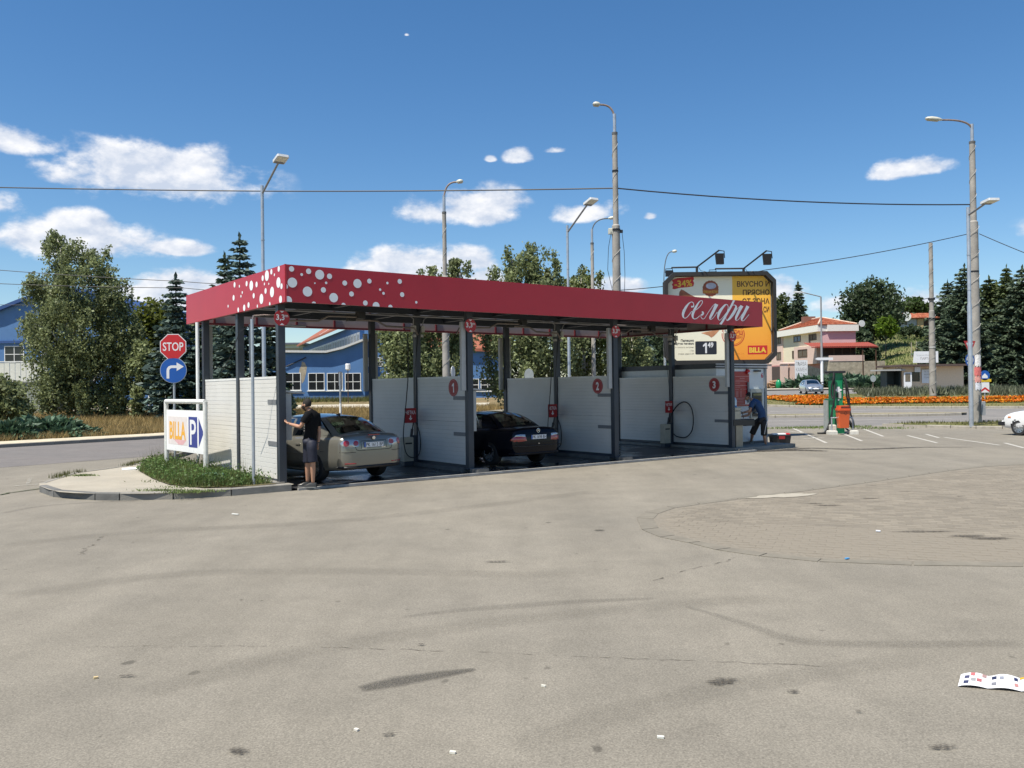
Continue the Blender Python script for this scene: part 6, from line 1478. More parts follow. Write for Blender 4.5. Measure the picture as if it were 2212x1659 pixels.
bx = MB(); (a0, c0), (a1, c1) = c3b(1090, 1632), c3b(1515, 1435); bx.add([(a0, c0, -.0856), (a1, c0, -.0856), (a1, c1, -.0856), (a0, c1, -.0856)], [(0, 1, 2, 3)], Mb); BX = bx.build('logo_box', PRED, PR); ptext('BILLA', c3b, 1118, 1490, 1475, 1598, PYEL, BX, .05)
ptext('промоция 10.08 - 16.08', c3b, 705, 1000, 1612, 1630, mat('print_amber', (.45, .17, .03), .5), PR, 0)
# floodlights on the top rail
for px, hx in ((1503, 1554), (1680-62, 1661)):
    pass
for (vx, vy), (lx, ly), (hx, hy) in (((1505.5, 577), (1453, 570.5), (1553, 541)), ((1606.5, 580), (1550, 573), (1655.5, 542))):
    X, Z = bb(vx, vy); X -= x0; L_, ZL = bb(lx, ly); L_ -= x0; qh = A(hx, hy, YB-1.85); H_, ZH = qh.x-x0, qh.z
    MB().box(X-.04, X+.04, -.02, .06, Z1+.08, Z, None).build('lamp_stub', FRM, t)
    MB().tube([(X, 0, Z), (L_+.15, 1.0, ZL + .0)], .032, 6).build('lamp_arm', FRM, t); MB().tube([(X, 0, Z), (H_, -1.85, ZH)], .032, 6).build('lamp_arm', FRM, t)
    o = MB().add([(H_-.15, -1.95, ZH-.12), (H_+.15, -1.95, ZH-.12), (H_+.17, -1.9, ZH-.50), (H_-.09, -1.9, ZH-.50), (H_-.15, -1.83, ZH-.12), (H_+.15, -1.83, ZH-.12), (H_+.17, -1.75, ZH-.50), (H_-.09, -1.75, ZH-.50)], [(0,3,2,1),(4,5,6,7),(0,1,5,4),(1,2,6,5),(2,3,7,6),(3,0,4,7)]).build('floodlight', BLACK, t); fixn(o)
    MB().tube([(H_-.02, -1.87, ZH), (H_+.18, -1.87, ZH-.03), (H_+.20, -1.87, ZH-.28)], .018, 6).build('yoke', BLACK, o)
    o = MB().box(L_-.08, L_+.2, 1.0, 1.15, ZL-.34, ZL-.10).build('floodlight', BLACK, t); MB().tube([(L_-.1, 1.05, ZL-.2), (L_-.08, 1.05, ZL-.04), (L_+.18, 1.05, ZL-.03), (L_+.22, 1.05, ZL-.2)], .016, 6).build('yoke', BLACK, o)
    MB().tube([(X+.05, -.02, Z), (X+.12, -.1, Z-.15), (X+.3, -.17, Z1+.1), (X+.36, -.17, Z1-.02)], .01, 5).build('lamp_cable', BLACK, t)

# vacuum cleaner station
YV = 34.9; sv = YV/F
def vv(x, y): p = A((3150 + x/5.531)/1.8228, (1440 + y/5.531)/1.8228, YV); return p.x, p.z
GRN = mat('vac_green', (.008, .22, .085), .35, var=.05); GRN2 = mat('vac_green_dark', (.006, .12, .055), .4, var=.08)
X0, _ = vv(890, 1400); t = thing('vacuum_station', 'green vacuum cleaner column with black hoses at the parking bays', 'vacuum', (X0, YV+.25, 0))
def vx(x): return vv(x, 800)[0]-X0
def vz(y): return vv(890, y)[1]
fr_ = MB(); prof = [(790, 985, 150), (800, 985, 300), (808, 975, 420), (806, 985, 600), (805, 985, 860), (805, 985, 1360)]
for a, b_, y in prof: fr_.v += [(vx(a), 0, vz(y)), (vx(b_), 0, vz(y)), (vx(b_), .55, vz(y)), (vx(a), .55, vz(y))]
for i in range(len(prof)-1):
    for k_ in range(4): fr_.f.append((4*i+k_, 4*i+(k_+1) % 4, 4*(i+1)+(k_+1) % 4, 4*(i+1)+k_))
fr_.f += [(3, 2, 1, 0), tuple(4*(len(prof)-1)+k_ for k_ in range(4))]; fr_.mi = [0]*len(fr_.f); o = fr_.build('column', GRN, t); fixn(o)
MB().bev(vx(712), vx(1035), -.1, .6, vz(160), vz(112), .015).build('top_cap', BLACK, t); MB().box(vx(760), vx(1010), -.02, .57, .0, vz(1345)).build('base', GRN2, t)
for a, b_ in ((770, 788), (990, 1010)): MB().bev(vx(a), vx(b_), .05, .5, vz(760), vz(250), .01).build('side_cheek', GRN2, t)
ar = MB(); Mv = upright((0, -.012, 0), (1, 0))
P = [(855,460),(918,460),(918,505),(930,505),(930,500),(975,530),(930,562),(930,552),(918,552),(918,575),(855,575),(855,552),(845,552),(845,562),(806,530),(845,500),(845,505),(855,505)]; ar.add([(vx(x), vz(y), 0) for x, y in P], [tuple(range(len(P)-1, -1, -1))], Mv); ar.build('arrow_print', SIGN_WHITE, t)
MB().bev(vx(848), vx(886), -.03, -.002, vz(695), vz(595), .005).build('coin_unit', BLACK, t); MB().bev(vx(890), vx(947), -.03, -.002, vz(710), vz(578), .005).build('control_panel', GREY_PL, t)
dm = MB(); dm.add([(vx(868), vz(748), .002), (vx(888), vz(770), .002), (vx(908), vz(748), .002), (vx(888), vz(728), .002)], [(0, 1, 2, 3)], Mv); dm.build('diamond_print', SIGN_WHITE, t)
for pts in ([(765,150),(740,300),(715,450),(720,650),(745,700),(770,550),(775,300),(780,180)], [(770,500),(750,750),(715,1000),(660,1250),(600,1360),(500,1450),(380,1495),(420,1520),(560,1500),(640,1470)], [(720,900),(690,1150),(640,1350),(600,1440),(640,1480)], [(985,260),(1010,400),(1040,650),(1085,850),(1100,980),(1040,1170),(1000,1270),(1020,1370),(1080,1440),(1150,1500)], [(1005,270),(1050,500),(1090,700),(1110,950),(1110,1050),(1160,1200),(1190,1290),(1180,1360),(1130,1300),(1090,1200)], [(1100,1000),(1060,1130),(1100,1260),(1150,1350)]):
    P = [(vx(x), -.16 - .05*math.sin(i*1.7) - (.15 if y > 1400 else 0), max(.04, vz(y))) for i, (x, y) in enumerate(pts)]
    Q = []
    for i in range(len(P)-1):
        p0, p1, p2, p3 = [Vector(P[max(0, min(len(P)-1, q))]) for q in (i-1, i, i+1, i+2)]
        for k_ in range(5): u = k_/5; Q.append(.5*((2*p1)+(p2-p0)*u+(2*p0-5*p1+4*p2-p3)*u*u+(3*p1-p0-3*p2+p3)*u**3))
    Q.append(Vector(P[-1])); MB().tube(Q, .036, 8).build('suction_hose', RUBBER, t, True)
# green cabinet beside it
t = thing('green_cabinet', 'dark green equipment cabinet behind the left hoses of the vacuum', 'cabinet', (X0+.46, YV+.95, 0)); MB().bev(vx(565), vx(700), 0, .5, .05, vz(725), .015).build('body', GRN2, t); MB().box(vx(540), vx(563), .02, .48, .05, vz(760)).build('side_panel', mat('cabinet_grey', (.30, .32, .31), .5), t); MB().box(vx(575), vx(690), .02, .48, .0, .049).build('base', CONC, t)
# litter bin on two posts
t = thing('litter_bin', 'orange litter bin on steel posts in front of the vacuum', 'litter bin', (X0, YV-.45, 0)); YV_ = YV; YV = YV-.45
OR = mat('bin_orange', (.56, .10, .025), .4, var=.05); OR2 = mat('bin_rim_orange', (.60, .085, .02), .35)
def vx2(x): return vv(x, 800)[0]-X0
def vz2(y): return vv(890, y)[1]
b0 = MB(); sec = [(830, 1040, 1355, .13), (815, 1050, 1150, .15), (805, 1065, 975, .17)]
for a, b_, y, d in sec: b0.v += [(vx2(a)+.03, -d, vz2(y)), (vx2(b_)-.03, -d, vz2(y)), (vx2(b_), -d+.03, vz2(y)), (vx2(b_), d, vz2(y)), (vx2(a), d, vz2(y)), (vx2(a), -d+.03, vz2(y))]
for i in range(2):
    for k_ in range(6): b0.f.append((6*i+k_, 6*i+(k_+1) % 6, 6*(i+1)+(k_+1) % 6, 6*(i+1)+k_))
b0.f += [(5, 4, 3, 2, 1, 0), tuple(12+k_ for k_ in range(6))]; b0.mi = [0]*len(b0.f); o = b0.build('bin_body', OR, t); fixn(o)
hood = MB(); hood.prism(rrect(vx2(790), vx2(1078), -.21, .20, .08), vz2(975), vz2(930)); hood.prism(rrect(vx2(815), vx2(1060), -.17, .18, .08), vz2(930)+.001, vz2(870)); ho = hood.build('hood', OR2, t)
Mq = upright((0, -.172, 0), (1, 0)); MB().prism(rrect(vx2(855), vx2(1045), vz2(932), vz2(888), .03), -.02, .004, Mq).build('opening', mat('bin_inside', (.10, .015, .008), .7), t)
em = MB(); 
for k_ in range(20):
    a, b_ = 2*math.pi*k_/20, 2*math.pi*(k_+1)/20; cx_, cz_ = vx2(955), vz2(1030); em.add([(cx_+.062*math.cos(a), cz_+.062*math.sin(a), 0), (cx_+.062*math.cos(b_), cz_+.062*math.sin(b_), 0), (cx_+.048*math.cos(b_), cz_+.048*math.sin(b_), 0), (cx_+.048*math.cos(a), cz_+.048*math.sin(a), 0)], [(0, 3, 2, 1)], upright((0, -.168, 0), (1, 0)))
em.build('emblem', mat('emblem_dark', (.12, .02, .01), .6), t)
for xx in (695, 1150):
    MB().cyl((vx2(xx), .05, .05), (vx2(xx), .05, vz2(1130)), .030, n=10).build('post', GALV, t); MB().bev(vx2(xx)-.17, vx2(xx)+.17, -.12, .2, 0, .16, .03).build('concrete_foot', mat('foot_white', (.55, .53, .47), .9, var=.2), t)
MB().cyl((vx2(675), .05, vz2(1135)), (vx2(1160), .05, vz2(1135)), .026, n=10).build('rail', GALV, t); MB().bev(vx2(720), vx2(835), .25, .5, 0, .38, .03).build('concrete_block', mat('foot_white'), t)
YV = YV_
# toolbox on the ground
g = G(1688, 961, .01); t = thing('toolbox', 'black toolbox with white and red lid on the ground by the cabin', 'toolbox', (g.x, g.y+.15, .006), rad(4))
o = MB().add([(-.29,-.14,0),(.29,-.14,0),(.29,.14,0),(-.29,.14,0),(-.32,-.16,.28),(.32,-.16,.28),(.32,.16,.28),(-.32,.16,.28)], [(0,3,2,1),(4,5,6,7),(0,1,5,4),(1,2,6,5),(2,3,7,6),(3,0,4,7)]).build('box', BLACK, t)
MB().bev(-.33, .33, -.17, .17, .285, .34, .02).build('rim', BLACK, t); MB().bev(-.27, .17, -.12, .12, .342, .385, .02).build('white_lid', SIGN_WHITE, t); MB().bev(.18, .30, -.13, .13, .342, .39, .02).build('red_end', SIGN_RED, t); MB().box(-.1, .1, -.19, -.172, .2, .3).build('latch', mat('latch_red', (.3, .02, .02), .4), t)
g = G(1658, 957); t = MB().sphere((0, 0, .07), .10, .08, .075, 10, 6).build('rag', mat('rag_white', (.6, .58, .54), .9, bump=.8, bscale=12), None, True); t.location = (g.x-.1, g.y, 0); tag(t, 'small crumpled white cloth beside the black toolbox', 'cloth')
# give-way and roundabout sign on the far side of the verge, seen behind the lamp post
t = thing('traffic_sign', 'give-way triangle above a blue roundabout sign behind the right lamp post', 'traffic sign', (A(2095, 838, 39.5).x, 39.5, .12)); s_ = 39.5/F
M_ = upright((0, -.05, 0), (1, .42)); za, zb_ = zat(2095, 747, 39.5)-.12, zat(2095, 778, 39.5)-.12
MB().cyl((0, 0, 0), (0, 0, za+.25), .032, n=10).build('post', GALV, t)
tri = lambda r: [(r*math.cos(rad(a)), r*math.sin(rad(a))) for a in (-90, 30, 150)]
p = MB().prism(tri(.44), -.005, 0, M_ @ Matrix.Translation((0, za, 0))).build('give_way_plate', SIGN_RED, t); MB().prism(tri(.27), .001, .003, M_ @ Matrix.Translation((0, za, 0))).build('white_field', SIGN_WHITE, p)
p = MB().prism(disc(.30), -.005, 0, M_ @ Matrix.Translation((0, zb_, 0))).build('round_plate', SIGN_BLUE, t)
ar = MB()
for k_ in range(3):
    a0 = rad(90+120*k_); pts = [(.2*math.cos(a0+i*.16), .2*math.sin(a0+i*.16)) for i in range(9)]
    for (a, b_), (c, d) in zip(pts, pts[1:]): ar.add([(a*.87, b_*.87, .002), (a*1.13, b_*1.13, .002), (c*1.13, d*1.13, .002), (c*.87, d*.87, .002)], [(0, 1, 2, 3)], M_ @ Matrix.Translation((0, zb_, 0)))
    q = pts[-1]; ar.add([(q[0]*.7, q[1]*.7, .002), (q[0]*1.3, q[1]*1.3, .002), (.2*math.cos(a0+1.75), .2*math.sin(a0+1.75), .002)], [(0, 1, 2)], M_ @ Matrix.Translation((0, zb_, 0)))
ar.build('arrows', SIGN_WHITE, p)
# direction marker on the island
b = pbase(2127, 62, .15); t = thing('traffic_sign', 'blue and yellow sign over a red chevron marker in the flower bed', 'traffic sign', b); M_ = upright((0, -.05, 0), (1, 0)); s_ = 62/F
MB().cyl((0, 0, 0), (0, 0, zat(2127, 815, 62)-b.z), .035, n=10).build('post', GALV, t)
zc = lambda y: zat(2127, y, 62)-b.z
p = MB().prism(disc(.36, 28, 0, zc(811)), -.004, 0, M_).build('round_plate', SIGN_BLUE, t); MB().prism([(-.2, zc(811)-.2), (.2, zc(811)-.2), (.2, zc(811)-.05), (0, zc(811)+.15), (-.2, zc(811)-.05)], .001, .003, M_).build('house_symbol', SIGN_WHITE, p)
MB().prism(rrect(-.46, .46, zc(825), zc(819), .03), -.004, 0, M_).build('yellow_plate', mat('sign_yellow', (.62, .42, .02), .4), t)
p = MB().prism([(-.31, zc(848)), (.31, zc(848)), (.31, zc(826)), (-.31, zc(826))], -.004, 0, M_).build('chevron_plate', SIGN_WHITE, t)
cvn = MB(); 
for o_ in (0, ): cvn.add([(-.31, zc(843), .002), (0, zc(836), .002), (.31, zc(843), .002), (.31, zc(848)+.02, .002), (0, zc(841), .002), (-.31, zc(848)+.02, .002)], [(0, 5, 4, 1), (1, 4, 3, 2)], M_)
cvn.build('chevron', SIGN_RED, p)
# small signs seen from behind, mirror, garden lamp, bent post behind the first bay
b = pbase(735, 53); t = thing('sign_post', 'slim post with a white painted foot behind the silver saloon', 'post', b); h_ = zat(735, 805, 53)-b.z
MB().cyl((0, 0, 0), (0, 0, h_), .06, n=10).build('post', GALV, t); MB().cyl((0, 0, 0), (0, 0, h_*.35), .075, n=10).build('white_foot', WHITE_PAINT, t); MB().box(-.11, .11, -.02, .02, h_*.72, h_*1.02).build('plate', mat('sign_back', (.10, .10, .11), .6), t)
b = pbase(752, 80); t = thing('garden_lamp', 'small post lamp with white drum before the blue works wall', 'lamp', b); h_ = zat(752, 800, 80)-b.z; MB().cyl((0, 0, 0), (0, 0, h_), .04, n=8).build('post', mat('rust_post', (.12, .08, .06), .7), t); MB().lathe([(.12, h_), (.24, h_+.1), (.24, h_+.55), (.2, h_+.62)], 12).build('drum', SIGN_WHITE, t)
b = pbase(1143, 44); t = thing('traffic_mirror', 'oval grey sign back showing above the second bay wall', 'sign', b); h_ = zat(1143, 808, 44)-b.z
MB().cyl((0, 0, 0), (0, 0, h_), .035, n=8).build('post', GALV, t); MB().prism(disc(.24, 24, 0, 0, .33), -.01, .01, upright((0, -.05, h_-.05), (1, 0))).build('plate', mat('mirror_grey', (.40, .43, .42), .3, metal=.4), t)
b = pbase(979, 42); t = thing('traffic_sign', 'edge-on round sign beside the concrete lamp post', 'sign', b); h_ = zat(979, 805, 42)-b.z; MB().cyl((0, .05, 0), (0, .05, h_+.3), .035, n=8).build('post', GALV, t); MB().prism(disc(.33, 24), -.008, .008, upright((0, 0, h_), (.25, 1))).build('plate', SIGN_WHITE, t)
b = pbase(1912, 86, .0); b = pbase(1886, 92); t = thing('traffic_sign', 'grey sign back on a short post near the bus shelter', 'sign', b); h_ = zat(1886, 818, 92)-b.z; MB().cyl((0, 0, 0), (0, 0, h_), .05, n=8).build('post', mat('rust_post'), t); MB().prism(disc(.30, 20, 0, 0, .36), -.01, .01, upright((0, -.06, h_), (1, 0))).build('plate', mat('mirror_grey'), t)
# crumpled leaflet on the tarmac
t = thing('leaflet', 'white folded shopping leaflet lying on the asphalt at bottom right', 'leaflet', (0, 0, 0))
a, b_, c_, d_ = G(2069, 1484.5), G(2076, 1463), G(2212+80, 1503), G(2212+70, 1475)
lf = MB(); n_ = 24; top_, bot_ = [], []
for i in range(n_+1):
    u = i/n_; p, q = a.lerp(c_, u), b_.lerp(d_, u); h_ = .012 + .022*abs(math.sin(u*math.pi*3.1+.2)) * (1 if u < .95 else .5)
    lf.v += [(p.x, p.y, h_*.6 if i else .006), (q.x, q.y, h_+.004)]
for i in range(n_): lf.f.append((2*i, 2*i+2, 2*i+3, 2*i+1)); lf.mi.append(0)
lo = lf.build('paper', mat('paper_white', (.72, .72, .72), .6, var=.02), t, True, 0)
def on_leaf(u, v, dz=.003):
    i = min(n_-1, int(u*n_)); f_ = u*n_-i; p = Vector(lf.v[2*i]).lerp(Vector(lf.v[2*i+2]), f_); q = Vector(lf.v[2*i+1]).lerp(Vector(lf.v[2*i+3]), f_); r_ = p.lerp(q, v); return (r_.x, r_.y, r_.z+dz)
for u, v, w, c in ((.05,.15,.05,(.04,.045,.10)),(.05,.55,.05,(.06,.06,.12)),(.12,.35,.05,(.30,.30,.30)),(.18,.35,.05,(.40,.12,.12)),(.11,.75,.045,(.45,.13,.13)),(.23,.75,.045,(.36,.22,.2)),(.33,.65,.05,(.02,.025,.06)),(.33,.2,.05,(.2,.2,.22)),(.41,.6,.045,(.25,.26,.3)),(.56,.65,.04,(.02,.025,.08)),(.56,.22,.04,(.45,.2,.18)),(.66,.5,.06,(.30,.05,.03)),(.62,.86,.1,(.6,.36,.02))):
    MB().add([on_leaf(u, v), on_leaf(u+w, v), on_leaf(u+w, v+.22 if v < .8 else v+.12), on_leaf(u, v+.22 if v < .8 else v+.12)], [(0, 1, 2, 3)]).build('printed_picture', mat(f'print_{c[0]:.2f}_{c[1]:.2f}_{c[2]:.2f}', c, .6), lo)
# scraps of litter
for k_, (px, py, sx, sy, c, lb) in enumerate(((508,1113,.13,.025,(.62,.62,.58),'thin white strip of litter on the asphalt in front of the kerb'),(978,1628,.035,.02,(.6,.58,.5),'pale cigarette end near the bottom centre of the asphalt'),(770,1579,.03,.02,(.55,.52,.46),'pale scrap on the asphalt left of the bottom centre'),(1174,1484,.03,.015,(.6,.58,.5),'small pale scrap beside the long dark skid mark'),(1427,1595,.04,.018,(.62,.62,.55),'torn white paper strip at the lower right of the asphalt'),(207,1466,.03,.02,(.55,.42,.22),'tan scrap on the asphalt at the lower left'),(1830,1210,.06,.03,(.06,.28,.55),'small blue plastic scrap on the kerb of the paved area'),(1897,1150,.06,.04,(.62,.63,.66),'white wrapper lying on the paved area'))):
    g = G(px, py); o = MB().prism(rrect(-sx*.5, sx*.5, -sy*.5, sy*.5, min(sx, sy)*.2, 2), .0, .012).build('litter', mat(f'litter_{k_}', c, .7, var=.1)); o.location = (g.x, g.y, .014 if py < 1225 else .002); o.rotation_euler = (.05, .04, random.uniform(-.6, .6)); tag(o, lb, 'litter', 'scraps of litter on the asphalt')
# ------------------------------------------------------------------ buildings
PANE = mat('window_pane', (.018, .020, .022), .08, var=.3, scale=.8); PANE2 = mat('window_curtain', (.15, .125, .09), .5, var=.3, scale=5)
FRW = mat('window_white', (.70, .70, .67), .5); FRB = mat('window_brown', (.09, .05, .03), .5)
BLUE_W = mat('works_blue', (.070, .165, .345), .75, var=.10, scale=.7); BLUE_D = mat('works_blue_trim', (.020, .065, .20), .7)
def window(par, M_, x0, x1, z0, z1, fm=FRW, nx=2, nz=2, pane=PANE, fw=.07, out=.04, sill=False):
    f = MB()
    f.box(x0, x1, z0, z0+fw, 0, out, M_); f.box(x0, x1, z1-fw, z1, 0, out, M_); f.box(x0, x0+fw, z0+fw, z1-fw, 0, out, M_); f.box(x1-fw, x1, z0+fw, z1-fw, 0, out, M_)
    for i in range(1, nx): x = x0 + (x1-x0)*i/nx; f.box(x-fw*.45, x+fw*.45, z0+fw, z1-fw, .002, out-.004, M_)
    for i in range(1, nz): z = z0 + (z1-z0)*i/nz; f.box(x0+fw, x1-fw, z-fw*.45, z+fw*.45, .003, out-.007, M_)
    o = f.build('window', fm, par); p = MB(); p.add([(x0+fw*.5, z0+fw*.5, .012), (x1-fw*.5, z0+fw*.5, .012), (x1-fw*.5, z1-fw*.5, .012), (x0+fw*.5, z1-fw*.5, .012)], [(0, 1, 2, 3)], M_); p.build('pane', pane, o)
    if sill: MB().box(x0-.1, x1+.1, z0-.08, z0, 0, .16, M_).build('sill', fm, o)
    return o
def wallpt(px, py, Y): p = A(px, py, Y); return p.x, p.z
# low blue works building seen through the first bay
YW = 88.0; bz = zt(0, YW)
t = thing('works_building', 'low blue works building with peeling plaster and white windows behind the first bay', 'building', (0, YW, 0)); M_ = upright((0, -.0, 0), (1, 0))
P = [wallpt(*p, YW) for p in ((540, 868), (788, 868), (788, 737), (740, 755), (706, 764), (540, 762))]
w = MB(); w.prism(P, -9, 0, M_); w.build('wall', BLUE_W, t)
wp = lambda px, py: wallpt(px, py, YW)
e = MB(); pts = [wp(540, 761), wp(706, 762.5), wp(742, 754), wp(791, 735)]
for a, b in zip(pts, pts[1:]): e.add([(a[0], a[1], -9.2), (b[0], b[1], -9.2), (b[0], b[1], .5), (a[0], a[1], .5), (a[0], a[1]+.22, -9.2), (b[0], b[1]+.22, -9.2), (b[0], b[1]+.22, .5), (a[0], a[1]+.22, .5)], [(0,3,2,1),(4,5,6,7),(0,1,5,4),(1,2,6,5),(2,3,7,6),(3,0,4,7)], M_)
e.build('roof_edge', mat('roof_edge_pale', (.50, .50, .48), .6), t)
for x0, x1 in ((570, 606), (615.5, 650), (666, 701), (706.5, 740), (745.5, 779.5)):
    (a, c), (b, d) = wp(x0, 844), wp(x1, 805.5); window(t, M_, a, b, c, d, FRW, 2, 2, sill=True)
pk = MB(); Pq = [wp(*q) for q in ((652,781),(658,783),(663,793),(661,808),(657,823),(652,829),(650,812),(646,805),(647,797),(651,790))]; pk.add([(x, z, .006) for x, z in Pq], [tuple(range(len(Pq)))], M_); o = pk.build('bare_plaster', mat('bare_plaster', (.34, .29, .21), .9, var=.35, scale=2), t); fixn(o)
if o.data.polygons[0].normal.y > 0: o.data.flip_normals()
bs = MB(); (a, c), (b, d) = wp(575, 868), wp(786, 861); bs.box(a, b, c-1, d, 0, .05, M_); bs.build('base_course', mat('crumbling_base', (.34, .29, .22), .95, var=.4, scale=2), t)
MB().tube([Vector(M_ @ Vector((*wp(600, 800), .1))), Vector(M_ @ Vector((*wp(640, 782), .1))), Vector(M_ @ Vector((*wp(662, 772), .12)))], .05, 5).build('cable', BLACK, t)
# long red-roofed hall with a window strip, receding behind it
t = thing('long_hall', 'long red-roofed hall with a strip of tall windows behind the works building', 'building', (0, 0, 0))
a, b = A(779, 838, 93), A(655, 838, 140); d = (b-a).to_2d(); Lh = d.length; Mh = upright((b.x, b.y, 0), (-d.x, -d.y))
zb0, zb1 = zat(779, 752, 93), zat(779, 719, 93)+1.0
MB().box(0, Lh, zb0-8, zb1, -12, 0, Mh).build('wall', BLUE_W, t)
for i in range(26):
    x0, x1 = Lh*i/26+.25, Lh*(i+1)/26-.12; window(t, Mh, x0, x1, zb0+.3, zb1-.9, FRW, 2, 1, PANE if i % 3 else PANE2, .22, .06)
MB().add([(-.6, zb1, .9), (Lh+.6, zb1, .9), (Lh+.6, zb1+4.4, -6), (-.6, zb1+4.4, -6), (-.6, zb1+.25, .9), (Lh+.6, zb1+.25, .9), (Lh+.6, zb1+4.65, -6), (-.6, zb1+4.65, -6), (Lh+.6, zb1, -12.6), (-.6, zb1, -12.6)], [(0,1,5,4),(4,5,6,7),(1,2,6,5),(0,4,7,3),(0,3,2,1),(2,3,9,8),(6,8,9,7)], Mh).build('roof', mat('roof_rust_red', (.27, .085, .045), .8, var=.2, scale=2), t)
MB().add([(Lh*.5, zb1+.28, .92), (Lh*.52, zb1+.28, .92), (Lh*.52, zb1+4.7, -6), (Lh*.5, zb1+4.7, -6)], [(0, 1, 2, 3)], Mh).build('roof_flashing', FRW, t)
# tall blue block beside it, mostly behind the birches
t = thing('blue_block', 'taller blue block with white windows behind the weeping birches', 'building', (0, 90, 0)); M9 = upright((0, 0, 0), (1, 0)); q9 = lambda px, py: wallpt(px, py, 90)
(a, c), (b, d) = q9(789, 868), q9(850, 690); MB().box(a, b, c, d, -12, 0, M9).build('wall', BLUE_W, t)
(a2, c2), (b2, d2) = q9(850, 868), q9(1086, 752); MB().box(a2+.01, b2, c2, d2, -12, -.6, M9).build('low_wall', BLUE_W, t)
MB().box(a-.2, b+.2, d, d+.3, -12, .2, M9).build('parapet', BLUE_D, t)
rf = MB(); rf.add([(a2, d2, -.1), (b2+.4, d2-.4, -.1), (b2+.4, d2+1.6, -6), (a2, d2+2.2, -6), (a2, d2+.3, -.1), (b2+.4, d2-.1, -.1), (b2+.4, d2+1.9, -6), (a2, d2+2.5, -6)], [(0,3,2,1),(4,5,6,7),(0,1,5,4),(1,2,6,5),(2,3,7,6),(3,0,4,7)], M9); rf.build('roof', mat('roof_rust_red'), t)
for x0, x1, y0, y1 in ((789.5, 801, 792, 772), (814, 826, 792, 772), (789.5, 801, 843, 806), (830, 862, 843, 806)):
    (xa, za), (xb, zb_) = q9(x0, y0), q9(x1, y1); window(t, M9, xa+.05, xb, za, zb_, FRW, 2, 2)
Ml = M9 @ Matrix.Translation((0, 0, -.6))
for x0, x1 in ((1008, 1034), (1038, 1068), (960, 990)):
    (xa, za), (xb, zb_) = q9(x0, 845), q9(x1, 818); window(t, Ml, xa, xb, za, zb_, FRW, 2, 2, sill=True)
# far warehouse on the skyline
t = thing('far_warehouse', 'pale far warehouse with ribbed upper wall on the skyline behind the first post', 'building', (0, 210, 0)); Mf = upright((0, 0, 0), (1, 0)); qf = lambda px, py: wallpt(px, py, 210)
(a, c), (b, d) = qf(596, 770), qf(645, 744); MB().box(a, b, 0, qf(600, 752)[1], -20, 0, Mf).build('wall', mat('warehouse_tan', (.36, .30, .22), .9), t)
for i in range(24): x = a + (b-a)*(i+.5)/24; MB().box(x-.10, x+.10, qf(600, 752)[1], qf(600, 745)[1], -.2, .12, Mf).build('rib', mat('rib_pale', (.55, .57, .50), .7), t)
MB().box(a, b, qf(600, 752)[1]+.01, qf(600, 745)[1], -20, -.21, Mf).build('upper_wall', mat('upper_grey', (.36, .38, .36), .7), t); MB().box(a-1, b+1.5, qf(600, 745)[1]+.01, qf(600, 741)[1], -21, .8, Mf).build('roof', mat('roof_slate', (.10, .115, .15), .7), t)
# arched blue hall on the far left
YH = 84.0; t = thing('arched_hall', 'blue hall with an arched roof at the far left behind the birch', 'building', (0, YH, 0)); Ma = upright((0, 0, 0), (1, 0)); qa = lambda px, py: wallpt(px, py, YH)
arc = [(-260, 790), (-200, 735), (-120, 700), (0, 673), (45, 655), (95, 638), (150, 628), (205, 636), (255, 655), (300, 676), (330, 692)]
P = [qa(330, 868), qa(-260, 868)] + [qa(*p) for p in arc]; MB().prism(P, -30, 0, Ma).build('wall', BLUE_W, t)
rf = MB(); pts = [qa(*p) for p in arc]
for p, q in zip(pts, pts[1:]): rf.add([(p[0], p[1], -30.2), (q[0], q[1], -30.2), (q[0], q[1], .5), (p[0], p[1], .5), (p[0], p[1]+.35, -30.2), (q[0], q[1]+.35, -30.2), (q[0], q[1]+.35, .5), (p[0], p[1]+.35, .5)], [(0,3,2,1),(4,5,6,7),(0,1,5,4),(1,2,6,5),(2,3,7,6),(3,0,4,7)], Ma)
rf.build('roof_edge', BLUE_D, t)
(a, c), (b, d) = qa(-260, 740), qa(330, 738); MB().box(a, b, c, d, .003, .2, Ma).build('ledge', BLUE_D, t)
for x0, x1 in ((-90, -20), (10, 52), (90, 150), (190, 250)):
    (xa, za), (xb, zb_) = qa(x0, 784), qa(x1, 747); window(t, Ma, xa, xb, za, zb_, FRW, 2, 2)
# ribbed white fence and grey kiosk before it
YF = 72.0; t = thing('ribbed_fence', 'white ribbed metal fence below the arched hall', 'fence', (0, YF, 0)); qg = lambda px, py: wallpt(px, py, YF); Mg = upright((0, 0, 0), (1, 0))
x = qg(-120, 800)[0]; xe = qg(95, 800)[0]; zb_, zt2 = qg(20, 828)[1], qg(20, 783)[1]
while x < xe:
    MB().box(x, x+.42, zb_-1.2, zt2 + random.uniform(-.02, .02), 0, .03 + .03*random.random(), Mg).build('panel', mat('fence_white', (.58, .58, .52), .6, var=.08), t); x += .46
MB().box(qg(-120, 800)[0], xe, zt2+.03, zt2+.1, -.02, .08, Mg).build('rail', FRW, t)
t = thing('grey_kiosk', 'grey metal utility box before the ribbed fence', 'utility box', (A(60, 838, 66).x, 66, zt(0, 66))); s6 = 66/F
MB().box(-62*s6, 26*s6, 0, 3, 0, 2.4).build('body', mat('kiosk_grey', (.26, .28, .26), .6, var=.1), t); MB().box(-64*s6, 55*s6, -.1, 3.1, 2.401, 2.5).build('roof', mat('kiosk_roof', (.16, .17, .16), .6), t); MB().box(26*s6+.005, 54*s6, .3, 3, 0, 2.4).build('side', mat('kiosk_side', (.14, .15, .14), .6), t)
